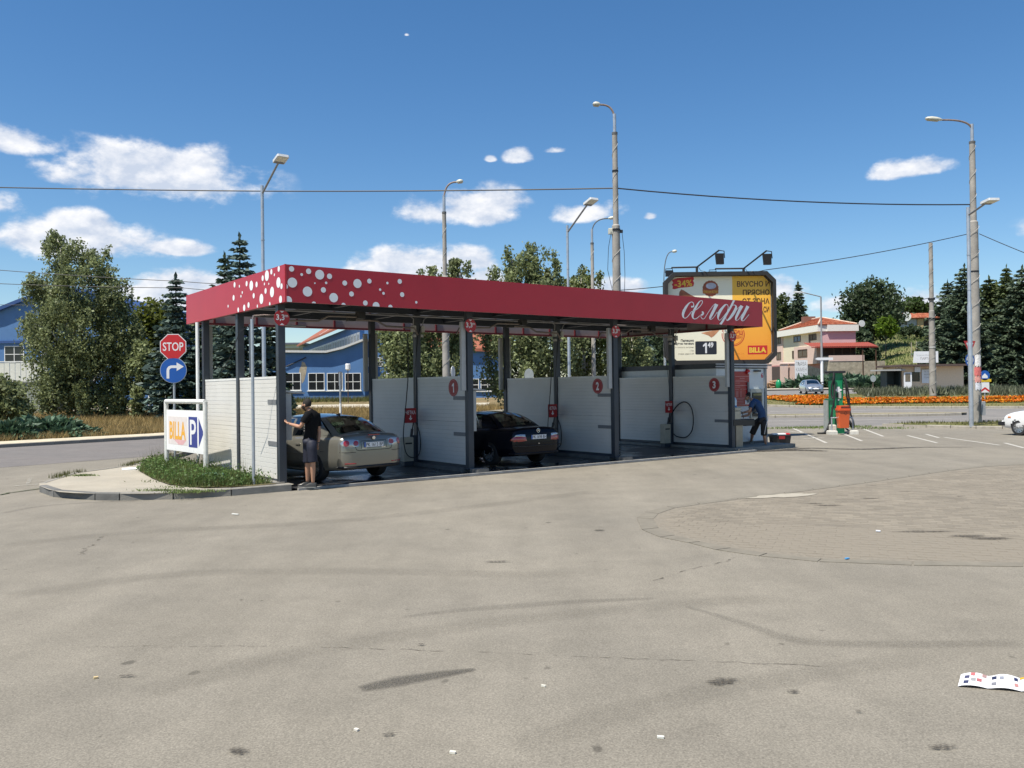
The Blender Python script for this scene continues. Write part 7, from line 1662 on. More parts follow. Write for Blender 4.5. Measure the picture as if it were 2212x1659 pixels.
t = thing('rail_fence', 'low white tube fence with blue base behind the STOP sign', 'fence', (0, 80, 0)); qr = lambda px, py: wallpt(px, py, 80); Mr = upright((0, 0, 0), (1, 0))
for px in (322, 340, 358, 372, 386, 400, 412): a = qr(px, 862); b = qr(px, 822); MB().box(a[0]-.06, a[0]+.06, a[1]-.6, b[1], -.05, .05, Mr).build('post', FRW, t)
for py in (834, 849): a, b = qr(312, py), qr(418, py); MB().box(a[0], b[0], a[1]-.05, a[1]+.05, .052, .12, Mr).build('rail', FRW, t)
a, b = qr(312, 866), qr(418, 851); MB().box(a[0], b[0], a[1]-.5, b[1]-.2, -.4, -.06, Mr).build('base_wall', BLUE_W, t)
# yellow house behind the third bay
t = thing('yellow_house', 'yellow house with tiled roof glimpsed over the third bay wall', 'house', (0, 78, 0)); qy = lambda px, py: wallpt(px, py, 78); My = upright((0, 0, 0), (1, 0))
(a, c), (b, d) = qy(1345, 866), qy(1440, 729); MB().box(a, b, c, d, -8, 0, My).build('wall', mat('house_yellow', (.48, .40, .17), .85, var=.08), t)
(xa, za), (xb, zb_) = qy(1371, 770), qy(1396, 741); window(t, My, xa, xb, za, zb_, FRW, 2, 1, sill=True)
TILE = mat('roof_tile', (.42, .13, .06), .8, var=.2, scale=3)
def tile_slope(par, name, p00, p10, p11, p01, rows, cols=1, m=TILE):
    """rows of tiles stepping up a slope: p00-p10 eaves, p01-p11 ridge"""
    mb = MB(); p00, p10, p11, p01 = map(Vector, (p00, p10, p11, p01)); n = (p10-p00).cross(p01-p00).normalized()
    if n.z < 0: n = -n
    for r in range(rows):
        a, b = p00.lerp(p01, r/rows), p10.lerp(p11, r/rows); c, e = p10.lerp(p11, (r+1.12)/rows if r < rows-1 else 1), p00.lerp(p01, (r+1.12)/rows if r < rows-1 else 1)
        k = max(1, int((b-a).length/.32))
        for q in range(k):
            t0, t1 = q/k, (q+1)/k-.04/k; h = .07 + .02*random.random()
            A_, B_, C_, D_ = a.lerp(b, t0), a.lerp(b, t1), e.lerp(c, t1), e.lerp(c, t0)
            mb.add([A_+n*h, B_+n*h, C_+n*.02, D_+n*.02, A_, B_], [(0,1,2,3),(4,5,1,0)])
            mb.mi[-2:] = [random.choice((0, 0, 0, 1, 2)) if len(m_list) > 1 else 0]*2
    o = mb.build(name, m_list, par); o['kind'] = 'stuff'; return o
m_list = [TILE, mat('roof_tile_dark', (.34, .10, .05), .85, var=.2, scale=3), mat('roof_tile_pale', (.50, .20, .11), .8, var=.2, scale=3)]
Yv = lambda x, z, d: tuple(My @ Vector((x, z, d)))
tile_slope(t, 'roof_tiles', Yv(a-.5, d, .6), Yv(b+.5, d, .6), Yv(b-2.4, d+1.7, -4), Yv(a+2.2, d+1.7, -4), 9)
MB().add([(a-.5, d-.05, .6), (b+.5, d-.05, .6), (b+.5, d-.05, -8.5), (a-.5, d-.05, -8.5), (a+2.2, d+1.68, -4), (b-2.4, d+1.68, -4)], [(0,1,5,4),(1,2,5),(2,3,4,5),(3,0,4),(0,3,2,1)], My).build('roof', mat('roof_tile_dark'), t)

# pink and cream three-storey house on the right
HX, HY = 45.2, 125.0; hb = 1.2; Lf, Rf = 17.5, 5.0
t = thing('pink_house', 'cream and pink three-storey house with orange tiled hip roof', 'house', (0, 0, 0))
CRM = mat('house_cream', (.70, .62, .46), .85, var=.05, scale=.6); PNK = mat('house_pink', (.56, .37, .37), .85, var=.05, scale=.6); PNK2 = mat('house_pale_pink', (.64, .47, .40), .85, var=.05, scale=.6)
Hd = Vector((43.4-45.2, 141-125.0)).normalized()
Mleft = upright((HX + Hd.x*Lf, HY + Hd.y*Lf, 0), (-Hd.x, -Hd.y))   # drawing x: far end -> corner
Mright = upright((HX, HY, 0), (1, .02))
ZE = zat(1776, 716, HY); ZP = zat(1776, 703, HY)
def hz(py, px=1776): return zat(px, py, HY)
# crop helper for the left facade: ray onto the facade plane
def lf(x, y):
    px, py = (3050 + x/3.456)/1.8228, (1080 + y/3.456)/1.8228; d = ray(px, py); n = Vector((Mleft[0][2], Mleft[1][2], 0)); o = Vector((HX, HY, 0)); tt = (o-_C).dot(n)/d.dot(n); p = _C + d*tt; q = Mleft.inverted() @ p; return q.x, q.y
def rf_(x, y):
    px, py = (3050 + x/3.456)/1.8228, (1080 + y/3.456)/1.8228; d = ray(px, py); n = Vector((Mright[0][2], Mright[1][2], 0)); o = Vector((HX, HY, 0)); tt = (o-_C).dot(n)/d.dot(n); p = _C + d*tt; q = Mright.inverted() @ p; return q.x, q.y
z3 = hz(791); z1_ = hz(771)
MB().prism([(HX, HY), (HX+Rf, HY+.1), (HX+Rf-.6, HY+18), (HX + Hd.x*Lf, HY + Hd.y*Lf)], 0, ZE).build('wall', CRM, t)
MB().box(0, Rf+.0, hz(741), ZE-.02, .004, .05, Mright).build('pink_front', PNK, t)
MB().box(.0, Rf, hz(782), hz(769.5), 2.55, 2.85, Mright).build('terrace_wall', PNK2, t); MB().box(.0, Rf+3, hz(815), hz(782)-.02, -.1, 2.80, Mright).build('stone_base', mat('rubble_stone', (.36, .31, .23), .95, var=.35, scale=2, bump=.6, bscale=6), t)
MB().box(.05, Rf-.05, hz(769.5), hz(741), -.6, .002, Mright).build('veranda_shade', mat('veranda_dark', (.07, .05, .045), .8), t)  # dark box below the veranda roof, the shade there put into its colour
# parapet band (white) and overhang
par = MB(); 
for a_, b_ in ((0.0, 1),): pass
MB().box(-.2, Lf+.25, ZE, ZP+.05, -1, .7, Mleft).build('parapet', mat('parapet_white', (.72, .70, .64), .8, var=.05), t); MB().box(.71, Rf+.3, ZE, ZP+.04, -8, .45, Mright).build('parapet', mat('parapet_white'), t)
# lower pale pink part of the left facade and projecting bay
x0_, zz_ = lf(125, 1250); MB().box(0, lf(118, 900)[0], hz(806), ZE-.01, .004, .14, Mleft).build('pink_bay', PNK2, t)
xa, _ = lf(330, 1000); xb, _ = lf(548, 1000); MB().box(xa, Lf+.02, lf(440, 1228)[1], lf(440, 985)[1], .004, .8, Mleft).build('pink_bay', PNK2, t)
for (x0, y0, x1, y1, off) in ((262,930,356,832,0), (468,908,570,806,0), (243,1146,326,1035,0), (388,1133,515,1015,.80), (36,955,98,860,.14), (40,1165,100,1055,.14)):
    (a, c), (b, d) = lf(x0, y0), lf(x1, y1)
    Mo = Mleft @ Matrix.Translation((0, 0, off+.003)); window(t, Mo, min(a, b), max(a, b), c, d, FRB, 2, 1, PANE2 if x0 not in (262,) else mat('blue_pane', (.03, .07, .15), .15), .12, .06)
    if x0 in (388, 243, 468):
        g_ = MB()
        for i in range(1, 8): xx = min(a, b) + (max(a, b)-min(a, b))*i/8; g_.box(xx-.015, xx+.015, c+.05, d-.05, .07, .09, Mo)
        g_.build('window_bars', FRB, t)
(a, c), (b, d) = lf(468, 970), lf(486, 815); MB().box(a, b, c, d, .005, .06, Mleft).build('balcony_door', FRB, t)
# ground floor: garage opening as dark box, shade put into its colour, gate posts, poster
MB().box(0, Lf, 1.0, lf(300, 1225)[1], -1, .3, Mleft).build('ground_floor', mat('house_rose', (.42, .20, .18), .85, var=.1), t)
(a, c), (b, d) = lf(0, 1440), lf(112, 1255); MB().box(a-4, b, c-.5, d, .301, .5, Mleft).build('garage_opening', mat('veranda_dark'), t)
# terracotta veranda roof
vr = MB(); Lr = 7.0; zr0, zr1 = hz(751), hz(744); nK = 60
for i in range(nK+1):
    x = -2.6 + (Lr+2.6)*i/nK; k_ = .05 if i % 2 else 0; vr.v += [(x, zr0+k_, 3.0), (x, zr1+k_+.25, -.2)]
for i in range(nK): vr.f.append((2*i, 2*i+2, 2*i+3, 2*i+1)); vr.mi.append(0)
vr.v = [tuple(Mright @ Vector(p)) for p in vr.v]; vr.build('veranda_roof', mat('corrugated_red', (.24, .045, .028), .7, var=.1), t)
MB().box(-2.6, Lr, zr0-.16, zr0-.03, 2.9, 2.98, Mright).build('fascia', mat('veranda_red', (.30, .04, .03), .7), t)
for x in (4.8, 6.7): MB().box(x-.07, x+.07, zt(HX+x, HY) - 1, zr0-.03, 2.72, 2.86, Mright).build('veranda_post', FRB, t)
for x in (1.2, 2.4, 3.6): MB().box(x-.06, x+.06, hz(769.5), zr0, 1.5, 1.6, Mright).build('veranda_post', FRB, t)
# hip roof of orange tiles
R3 = lambda x, y, z: Vector((x, y, z))
rz0, rz1 = hz(702), hz(682)
c0, c1, c2, c3 = R3(HX-.6, HY-.4, rz0), R3(HX+Rf+.1, HY-.3, rz0), R3(HX+Rf-.3, HY+13.5, rz0), R3(HX+Hd.x*13-.7, HY+13, rz0)
r0, r1 = R3(HX+1.6, HY+4.4, rz1), R3(HX+1.4, HY+9.5, rz1)
MB().add([c0-R3(0,0,.06), c1-R3(0,0,.06), c2-R3(0,0,.06), c3-R3(0,0,.06), r0-R3(0,0,.05), r1-R3(0,0,.05)], [(0,1,4),(1,2,5,4),(2,3,5),(3,0,4,5),(0,3,2,1)]).build('roof', mat('roof_tile_dark'), t)
tile_slope(t, 'roof_tiles', c0, c1, r0, r0, 12); tile_slope(t, 'roof_tiles', c3, c0, r0, r1, 12); tile_slope(t, 'roof_tiles', c1, c2, r1, r0, 12)
for a, b in ((c0, r0), (c1, r0), (c3, r1)): MB().tube([a + R3(0,0,.09), b + R3(0,0,.09)], .13, 6).build('ridge_tile', mat('ridge_pale', (.55, .42, .32), .9, var=.3, scale=6), t)
MB().tube([r0 + R3(0,0,.09), r1 + R3(0,0,.09)], .13, 6).build('ridge_tile', mat('ridge_pale'), t)
MB().box(HX+.2, HX+2.0, HY+8, HY+9.2, rz0+.5, rz1+.55).build('chimney', mat('chimney_brick', (.20, .10, .07), .9), t)
dsh = MB(); dsh.prism(disc(.48, 20), -.04, .04, upright((HX+Rf+.75, HY-.4, hz(699.5, 1847)), (1, .2))); dsh.build('satellite_dish', FRW, t); MB().tube([(HX+Rf+.75, HY-.35, hz(699.5)), (HX+Rf+.2, HY, hz(704))], .04, 6).build('dish_arm', GREY_PL, t)
# gate pillars, gate, hoarding and woodpile before the house
def gpt(px, Y): p = A(px, 830, Y); return p.x, Y, zt(p.x, Y)
for px, lab in ((1659, 'cream gate pillar beside the white cabin'), (1694, 'pink gate pillar left of the iron gate'), (1712, 'pink gate pillar right of the iron gate')):
    x, y, z = gpt(px, 116); t2 = thing('gate_pillar', lab, 'pillar', (x, y, z), 0, 'gate pillars of the pink house'); MB().bev(-.42, .42, -.4, .4, 0, 3.2, .05).build('pillar', PNK2, t2); MB().bev(-.5, .5, -.48, .48, 3.2, 3.42, .08).build('cap', PNK2, t2)
x, y, z = gpt(1703, 116); t2 = thing('iron_gate', 'brown iron gate between two pink pillars', 'gate', (x, y, z))
for i in range(9): MB().box(-.62+i*.155-.02, -.62+i*.155+.02, -.02, .02, .1, 2.5).build('bar', FRB, t2)
MB().box(-.68, .68, -.03, .03, .3, 1.2).build('sheet', mat('gate_brown', (.13, .07, .05), .7), t2)
x, y, z = gpt(1731, 114); t2 = thing('hoarding', 'white notice board with faded black writing by the house gate', 'sign', (x, y, z)); Mx = upright((0, -.05, 0), (1, 0)); p = MB().prism(rrect(-.85, .85, .5, 3.7, .02), -.02, 0, Mx).build('board', SIGN_WHITE, t2)
tx = MB()
for i, s_ in enumerate(('ПЪРВА', 'КАМЕН', 'МЕТАЛ', 'ПЯСЪК')): add_text(tx, s_, -.7, .7, 2.95-i*.75, 3.45-i*.75, .003, .0, Mx)
tx.build('lettering', mat('print_fade', (.30, .28, .27), .7), p)
for xx in (-.8, .8): MB().box(xx-.04, xx+.04, .0, .08, 0, .5).build('leg', GREY_PL, t2)
x, y, z = gpt(1673, 113); t2 = thing('woodpile', 'stack of split firewood in front of the dark garage', 'woodpile', (x, y, z))
for i in range(60):
    yy = random.uniform(-.4, .4); xx = random.uniform(-1.4, 1.4); zz = random.uniform(.1, 1.2*(1-abs(xx)/1.8)); d = Vector((random.uniform(-1, 1), random.uniform(-.5, .5), random.uniform(-.2, .2))).normalized()*.35; MB().cyl(Vector((xx, yy, zz))-d, Vector((xx, yy, zz))+d, .09, n=6).build('log', mat('log_wood', (.36, .22, .13), .9, var=.3), t2)
x, y, z = gpt(1682, 111); t2 = thing('green_sack', 'small green tied sack standing by the woodpile', 'sack', (x, y, z)); MB().lathe([(.30, 0), (.40, .3), (.36, .8), (.2, 1.1), (.12, 1.15), (.2, 1.25)], 12).build('sack', GRN, t2, True)
wl_ = thing('retaining_wall', 'rough stone retaining wall right of the house gate', 'wall', (0, 0, 0)); a, b = Vector(gpt(1737, 115)), Vector(gpt(1800, 119)); d = (b-a).to_2d(); Mw = upright((a.x, a.y, a.z), (d.x, d.y)); MB().add([(0, -.5, 0), (d.length, -.5, 0), (d.length, 2.0, 0), (0, 3.2, 0), (0, -.5, -.6), (d.length, -.5, -.6), (d.length, 2.0, -.6), (0, 3.2, -.6)], [(0,1,2,3),(7,6,5,4),(3,2,6,7),(0,3,7,4),(1,5,6,2)], Mw).build('wall', mat('rubble_stone'), wl_)
# kiosk and bus shelter
YK = 99.0; t = thing('kiosk', 'peach kiosk with white roof banner and open white door', 'kiosk', (0, YK, 0)); Mk = upright((0, 0, 0), (1, 0)); qk = lambda x, y: wallpt((3450 + x/3.318)/1.8228, (1150 + y/3.318)/1.8228, YK)
(a, c), (b, d) = qk(338, 1262), qk(1140, 965); PEACH = mat('kiosk_peach', (.76, .58, .40), .85, var=.08); MB().box(a, b, c-.4, d, -5, 0, Mk).build('wall', PEACH, t)
(e0, h0), (e1, h1) = qk(258, 955), qk(1150, 930); MB().box(e0, e1, d+.01, d+.22, -5.5, 1.3, Mk).build('roof', mat('kiosk_roof_brown', (.09, .06, .05), .8), t)
(x0, z0_), (x1, z1__) = qk(432, 930), qk(722, 778); p = MB().prism([(x0, z0_), (x1+.3, z0_), (x1+.3, z1__), (x0+.15, z1__)], .9, .96, Mk).build('banner', SIGN_WHITE, t)
tx = MB(); (xa, za), (xb, zb_) = qk(525, 888), qk(706, 855); add_text(tx, 'ПАРТАНА', xa, xb, za, zb_, .964, .01, Mk); tx.build('lettering', mat('print_fade'), p)
tx = MB(); (xa, za), (xb, zb_) = qk(470, 848), qk(706, 815); add_text(tx, 'Галерия Живопис', xa, xb, za, zb_, .964, .0, Mk); tx.build('lettering', mat('print_pale2', (.50, .50, .50), .7), p)
(x0, z0_), (x1, z1__) = qk(315, 1258), qk(413, 1052); dr_ = MB().box(x0, x1, z0_, z1__, .9, .97, Mk).build('door', SIGN_WHITE, t); (x0, z0_), (x1, z1__) = qk(330, 1172), qk(394, 1064); MB().box(x0, x1, z0_, z1__, .972, .985, Mk).build('pane', PANE2, dr_)
(x0, z0_), (x1, z1__) = qk(413, 1250), qk(452, 1052); MB().box(x0, x1, z0_, z1__, .003, .03, Mk).build('door_opening', FRB, t)
(x0, z0_), (x1, z1__) = qk(470, 1170), qk(566, 1045); window(t, Mk, x0, x1, z0_, z1__, mat('dark_green'), 1, 1)
(x0, z0_), (x1, z1__) = qk(490, 1046), qk(566, 978); MB().box(x0, x1, z0_, z1__, .2, .26, Mk).build('white_sign', SIGN_WHITE, t)
(x0, z0_), (x1, z1__) = qk(588, 1192), qk(735, 1012); p = MB().box(x0, x1, z0_, z1__, .15, .2, Mk).build('white_sign', SIGN_WHITE, t)
tx = MB()
for i, s_ in enumerate(('ПЕТРОВ', 'МЕРЛИН', 'ПАРК')): (xa, za), (xb, zb_) = qk(616, 1052+i*38), qk(720, 1028+i*38); add_text(tx, s_, xa, xb, za, zb_, .204, .0, Mk)
tx.build('lettering', mat('print_fade'), p)
t = thing('bus_shelter', 'dark green bus shelter with thin flat roof left of the kiosk', 'bus shelter', (0, YK, 0)); (a, c), (b, d) = qk(135, 1255), qk(318, 1030); SHG = mat('shelter_dark', (.035, .05, .048), .5)
MB().box(a, b, c-.2, d, -1.6, -1.5, Mk).build('back_wall', SHG, t); MB().box(a, a+.08, c-.2, d, -1.498, .0, Mk).build('side_wall', SHG, t); MB().box(b-.08, b, c-.2, d, -1.498, .0, Mk).build('side_wall', SHG, t); (e0, h0), (e1, h1) = qk(15, 1020), qk(330, 1010); MB().box(e0, e1, d+.005, d+.16, -1.9, 1.0, Mk).build('roof', mat('shelter_roof', (.36, .36, .34), .6), t); MB().box(a+.2, b-.2, c+.35, c+.42, -1.45, -1.0, Mk).build('bench', FRB, t)
# old house up the hill
YO = 188.0; t = thing('hill_house', 'old grey and ochre house with rusty tiled roof up on the hill', 'house', (0, YO, 0)); Mo_ = upright((0, 0, 0), (1, 0)); qo = lambda x, y: wallpt((3450 + x/3.318)/1.8228, (1150 + y/3.318)/1.8228, YO)
(a, c), (b, d) = qo(240, 520), qo(530, 340); MB().box(a, b, c-1, d, -7, 0, Mo_).build('wall', mat('old_grey', (.36, .40, .43), .9, var=.15), t); (b2, _), (b3, _2) = qo(612, 500), qo(830, 500); MB().box(b+.005, b2, c-1, d-.2, -7, .3, Mo_).build('ochre_wall', mat('old_ochre', (.42, .30, .15), .9, var=.15), t); MB().box(b2+.005, b3, c-1, d-.2, -7, -2, Mo_).build('porch_wall', mat('veranda_dark'), t)
(r0_, z0_), (r1_, z1__) = qo(225, 345), qo(840, 330); (q0_, z2_), (q1_, z3_) = qo(400, 262), qo(820, 255)
tile_slope(t, 'roof_tiles', tuple(Mo_ @ Vector((r0_, z0_, .8))), tuple(Mo_ @ Vector((r1_, z0_, .8))), tuple(Mo_ @ Vector((q1_+2, z2_, -3.5))), tuple(Mo_ @ Vector((q0_, z2_, -3.5))), 8)
MB().add([(r0_, z0_-.1, .8), (r1_, z0_-.1, .8), (r1_, z0_-.1, -8), (r0_, z0_-.1, -8), (q0_, z2_-.06, -3.5), (q1_+2, z2_-.06, -3.5)], [(0,1,5,4),(1,2,5),(2,3,4,5),(3,0,4),(0,3,2,1)], Mo_).build('roof', mat('roof_tile_dark'), t)
(x0, z0_), (x1, z1__) = qo(372, 430), qo(402, 365); window(t, Mo_, x0, x1, z0_, z1__, FRB, 1, 1, fw=.12); (x0, z0_) = qo(363, 326); MB().prism(disc(1.0, 20, x0, z0_), 1.2, 1.3, Mo_).build('satellite_dish', FRW, t); (x0, z0_) = qo(222, 445); MB().prism(disc(.6, 16, x0, z0_), 1.2, 1.3, Mo_).build('satellite_dish', FRW, t)
for i, px in enumerate((465, 531, 658)): x0, z0_ = qo(px, 720); y = 146.0; x = A((3450 + px/3.318)/1.8228, 800, y).x; t2 = MB().cyl((0, 0, -.5), (0, 0, 2.6), .08, n=6).build('fence_post', mat('old_wood', (.34, .30, .23), .9)); t2.location = (x, y, zt(x, y)); tag(t2, ['left of three pale wooden posts on the hillside', 'middle of three pale wooden posts on the hillside', 'right of three pale wooden posts on the hillside'][i], 'post', 'pale posts on the hillside')
# ------------------------------------------------------------------ plants
def leafmat(name, col, isl=.35, tr=.45, rough=.55): return mat(name, col, rough, var=.35, scale=.55, island=isl, trans=tr, spec=.35)
L_BIRCH = leafmat('birch_leaf', (.175, .205, .095)); L_BIRCH2 = leafmat('birch_leaf_light', (.24, .275, .125)); L_DECID = leafmat('leaf_yellow_green', (.105, .125, .022)); L_DARK = leafmat('leaf_dark', (.080, .115, .058)); L_LIME = leafmat('leaf_lime', (.12, .19, .018))
L_SPR = leafmat('spruce_blue', (.078, .118, .098), .3, .15, .6); L_SPR2 = leafmat('spruce_dark', (.074, .105, .062), .3, .12, .6); L_SPR3 = leafmat('spruce_green', (.070, .095, .036), .3, .15, .6); L_JUN = leafmat('juniper', (.075, .130, .075), .35, .15)
BARK = mat('bark', (.10, .08, .06), .9, var=.4, scale=6); BIRCHB = mat('birch_bark', (.42, .40, .36), .8, var=.45, scale=5)
def unit(n):
    v = RNG.normal(size=(n, 3)); return v / np.linalg.norm(v, axis=1, keepdims=True)
def quads(c, s, asp=1.6, down=0.0, drn=None):
    """leaf-sized rhombi at centres c with sizes s"""
    n = len(c); a = unit(n) if drn is None else drn + .35*unit(n)
    if down: a[:, 2] -= down
    a /= np.linalg.norm(a, axis=1, keepdims=True); b = np.cross(a, unit(n)); b /= np.linalg.norm(b, axis=1, keepdims=True) + 1e-9
    L = (s*asp/2)[:, None]*a; W = (s/2)[:, None]*b
    v = np.stack([c - L, c + W - L*.1, c + L, c - W - L*.1], 1).reshape(-1, 3); return v, np.arange(4*n).reshape(n, 4)
def ell(n, c, r, shell=.45):
    u = unit(n); d = RNG.uniform(shell, 1, n)**.6; return np.array(c) + u*d[:, None]*np.array(r)
def blobs3(bl, Y, depth=1.0, org=(0, 0, 0)):
    out = []
    for b in bl:
        cx, cy, rx, ry = b[:4]; dy = b[4] if len(b) > 4 else 0; p = A(cx, cy, Y + dy); out.append((np.array([p.x-org[0], p.y-org[1], p.z-org[2]]), np.array([rx*PX(Y), rx*PX(Y)*depth, ry*PX(Y)])))
    return out
def trunk(root, h, r, m=BARK, limbs=(), lean=(0, 0)):
    mb = MB(); mb.tube([(0, 0, -.2), (lean[0]*.3, lean[1]*.3, h*.35), (lean[0], lean[1], h)], [r, r*.8, r*.25], 10)
    for p in limbs:
        z0 = max(h*.15, min(h*.8, p[2]*.55)); s = z0/h; q0 = Vector((lean[0]*s, lean[1]*s, z0)); q1 = Vector(p); mb.tube([q0, q0.lerp(q1, .5) + Vector((0, 0, .06*h)), q1], [r*.42, r*.25, r*.08], 6)
    mb.build('trunk', m, root, True, 0)
def leafy(label, px, Y, basez, bl, n, size, m=L_BIRCH, name='birch_tree', weep=0.0, cat='tree', bm_=BARK, tr=.22, group=None, m2=None, depth=1.0, shell=.4, clump=.5, asp=1.6):
    b = A(px, 838, Y); base = Vector((b.x, Y, zt(b.x, Y) if basez is None else basez)); t = thing(name, label, cat, base, 0, group)
    B = blobs3(bl, Y, depth, base); vol = np.array([r.prod()**.72 for c, r in B]); k = (vol/vol.sum()*n).astype(int); C_ = []
    for (c, r), q in zip(B, k):
        if q < 4: continue
        if weep:
            ns = max(2, q//14); nt = max(3, ns//9); tp = ell(nt, c, r, .35); st = tp[RNG.integers(0, nt, ns)] + RNG.normal(size=(ns, 3))*np.array([.16, .16, .10])*min(1.6, max(.5, min(r)*.8)); ln = RNG.uniform(.4, 1.0, ns)*weep
            for s, l in zip(st, ln):
                u = np.sort(RNG.uniform(0, 1, 14)); sw = RNG.normal(size=2)*.12; C_.append(np.stack([s[0]+sw[0]*u*l+RNG.normal(size=14)*.10, s[1]+sw[1]*u*l+RNG.normal(size=14)*.10, s[2]-u*l+.25*weep], 1))
        else:
            nc = max(3, q//22); cc = ell(nc, c, r, shell); C_.append((cc[:, None, :] + RNG.normal(size=(nc, 22, 3))*clump*min(r)*.42).reshape(-1, 3))
    C_ = np.concatenate(C_); C_[:, 2] = np.maximum(C_[:, 2], .12)
    v, f = quads(C_, RNG.uniform(.6, 1.25, len(C_))*size, asp, .7 if weep else 0)
    me = np_mesh('crown', v, f, [m, m2 or m]); 
    if m2: me.polygons.foreach_set('material_index', (RNG.uniform(size=len(f)) < .4).astype(int))
    link('crown', me, t)
    hi = max(B, key=lambda q: q[0][2]+q[1][2]); top = hi[0][2]; trunk(t, top, tr, bm_, [tuple(c + RNG.normal(size=3)*.2) for c, r in B], (hi[0][0], hi[0][1]))
    return t
def conifer(label, px, Y, apex_y, rad_px, m=L_SPR, base=None, dens=1.0, cat='tree', group=None, droop=.25, name='spruce_tree', bare=.03, size=.30, basey=None):
    b = A(px, 838, Y); z0 = zt(b.x, Y) if base is None else base; t = thing(name, label, cat, (b.x, Y, z0), RNG.uniform(0, 6), group)
    h = zat(px, apex_y, Y) - z0; R = rad_px*PX(Y); C_, D_, S_ = [], [], []; nw = int(9 + h*1.25)
    for i in range(nw):
        f = bare + (1-bare)*(i/nw)**.92; z = h*f; l0 = R*(1-f)**.74 + .08*R*(1-f) + .14; nb = int((9 if f < .8 else 6)*dens) + 1; off = RNG.uniform(0, 6.28)
        for k in range(nb):
            a = off + 6.283*k/nb + RNG.normal()*.2; l = l0*RNG.uniform(.55, 1.22); d = np.array([math.cos(a), math.sin(a), 0]); pr = np.array([-d[1], d[0], 0]); ns = max(4, int(l/.14))
            for q in range(ns):
                u = (q+.6)/ns; r = l*u; wdt = (.10 + .30*min(l, 2.2)/2.2*(1-u)**.7)
                p = d*r + np.array([0, 0, z - droop*l*u*(1.25-u*.75) + .12*l*u*u])
                for s in (-1, 1, 0):
                    C_.append(p + pr*s*wdt*RNG.uniform(.3, 1.0) + np.array([0, 0, -.05 if s else .04]) + RNG.normal(size=3)*.04); D_.append(d*.8 + pr*s*.75 + np.array([0, 0, -.25*abs(s)-.05])); S_.append(size*RNG.uniform(.7, 1.2)*(.65 + .5*(1-f)))
    for i in range(6): C_.append(np.array([0, 0, h*(1-.012*i)])); D_.append(np.array([0, 0, 1.0])); S_.append(size*.8)
    v, f_ = quads(np.array(C_), np.array(S_), 2.1, 0, np.array(D_)); link('crown', np_mesh('crown', v, f_, m), t)
    MB().tube([(0, 0, -.3), (0, 0, h*.6), (0, 0, h*.985)], [max(.10, h*.016), h*.009, .015], 8).build('trunk', BARK, t); return t
# big birch on the left
leafy('big weeping birch standing alone in the dry grass on the left', 175, 58, None, [(125,515,30,30),(150,560,52,48),(205,575,42,40),(110,620,52,48),(180,640,85,70),(250,640,42,45),(75,690,42,40),(160,720,112,85),(255,720,50,60),(134,790,68,70),(200,800,92,75),(265,800,42,70),(145,850,75,45),(225,865,60,38),(125,848,34,44),(296,800,16,55)], 66000, .128, L_BIRCH, weep=1.5, m2=L_BIRCH2, bm_=BIRCHB, tr=.26)
leafy('yellow-green round tree between the big birch and the spruces', 335, 68, None, [(340,690,42,40),(365,720,35,45),(330,750,45,55),(355,790,40,45),(345,830,38,30)], 9000, .24, L_DECID, 'deciduous_tree')
conifer('shorter blue spruce just left of the canopy edge', 382, 56, 594, 68, L_SPR, dens=1.15)
conifer('middle blue spruce rising behind the left canopy side', 488, 58, 548, 62, L_SPR2, dens=1.1)
conifer('tallest blue spruce behind the left canopy side', 521, 54, 508, 78, L_SPR, dens=1.2)
conifer('dark spruce filling the gap between the left posts', 440, 60, 640, 62, L_SPR3)
conifer('dark spruce right of the grey lamp post, seen under the canopy', 582, 60, 660, 40, L_SPR2)
leafy('dark green bush behind the corner coin terminal', 622, 40, None, [(618,862,12,16),(628,885,10,20),(612,900,14,20)], 1200, .16, L_SPR2, 'shrub', cat='shrub', tr=.04)
# birches behind the wash bays
leafy('weeping birch behind the curved concrete lamp post', 950, 50, None, [(960,592,38,26),(995,588,16,30),(925,600,22,16),(900,690,72,60),(970,680,62,60),(1000,720,30,70),(880,760,60,62),(950,770,72,60),(850,740,34,60),(905,830,80,50)], 30000, .13, L_BIRCH, weep=1.7, m2=L_BIRCH2, bm_=BIRCHB, group='birches behind the wash bays')
leafy('tallest weeping birch, topping the canopy in the middle', 1140, 52, None, [(1105,560,22,34),(1150,575,46,38),(1190,590,24,40),(1100,610,40,40),(1150,650,85,65),(1215,680,50,62),(1105,720,72,70),(1180,750,82,70),(1120,800,80,50),(1060,700,28,66)], 36000, .13, L_BIRCH, weep=1.7, m2=L_BIRCH2, bm_=BIRCHB, group='birches behind the wash bays')
leafy('thin birch with dry tips between two grey lamp posts', 1262, 54, None, [(1255,600,26,20),(1240,630,32,30),(1285,610,16,18),(1270,690,52,60),(1250,760,60,62),(1300,750,44,66),(1330,720,26,60)], 17000, .13, L_BIRCH2, weep=1.5, m2=L_DECID, bm_=BIRCHB, group='birches behind the wash bays')
leafy('leafy birch right of the tallest mast, over the third bay wall', 1368, 56, None, [(1365,730,30,50),(1352,790,30,50),(1385,775,22,40)], 9000, .13, L_BIRCH2, weep=1.2, m2=L_BIRCH, bm_=BIRCHB, group='birches behind the wash bays')
leafy('dark bush beside the yellow house', 1420, 62, None, [(1422,745,26,48),(1412,790,30,40),(1432,715,14,26)], 5000, .2, L_DARK, 'shrub', cat='shrub', tr=.08)
conifer('small spruce in front of the yellow house', 1392, 58, 712, 32, L_SPR, dens=.9, size=.24)
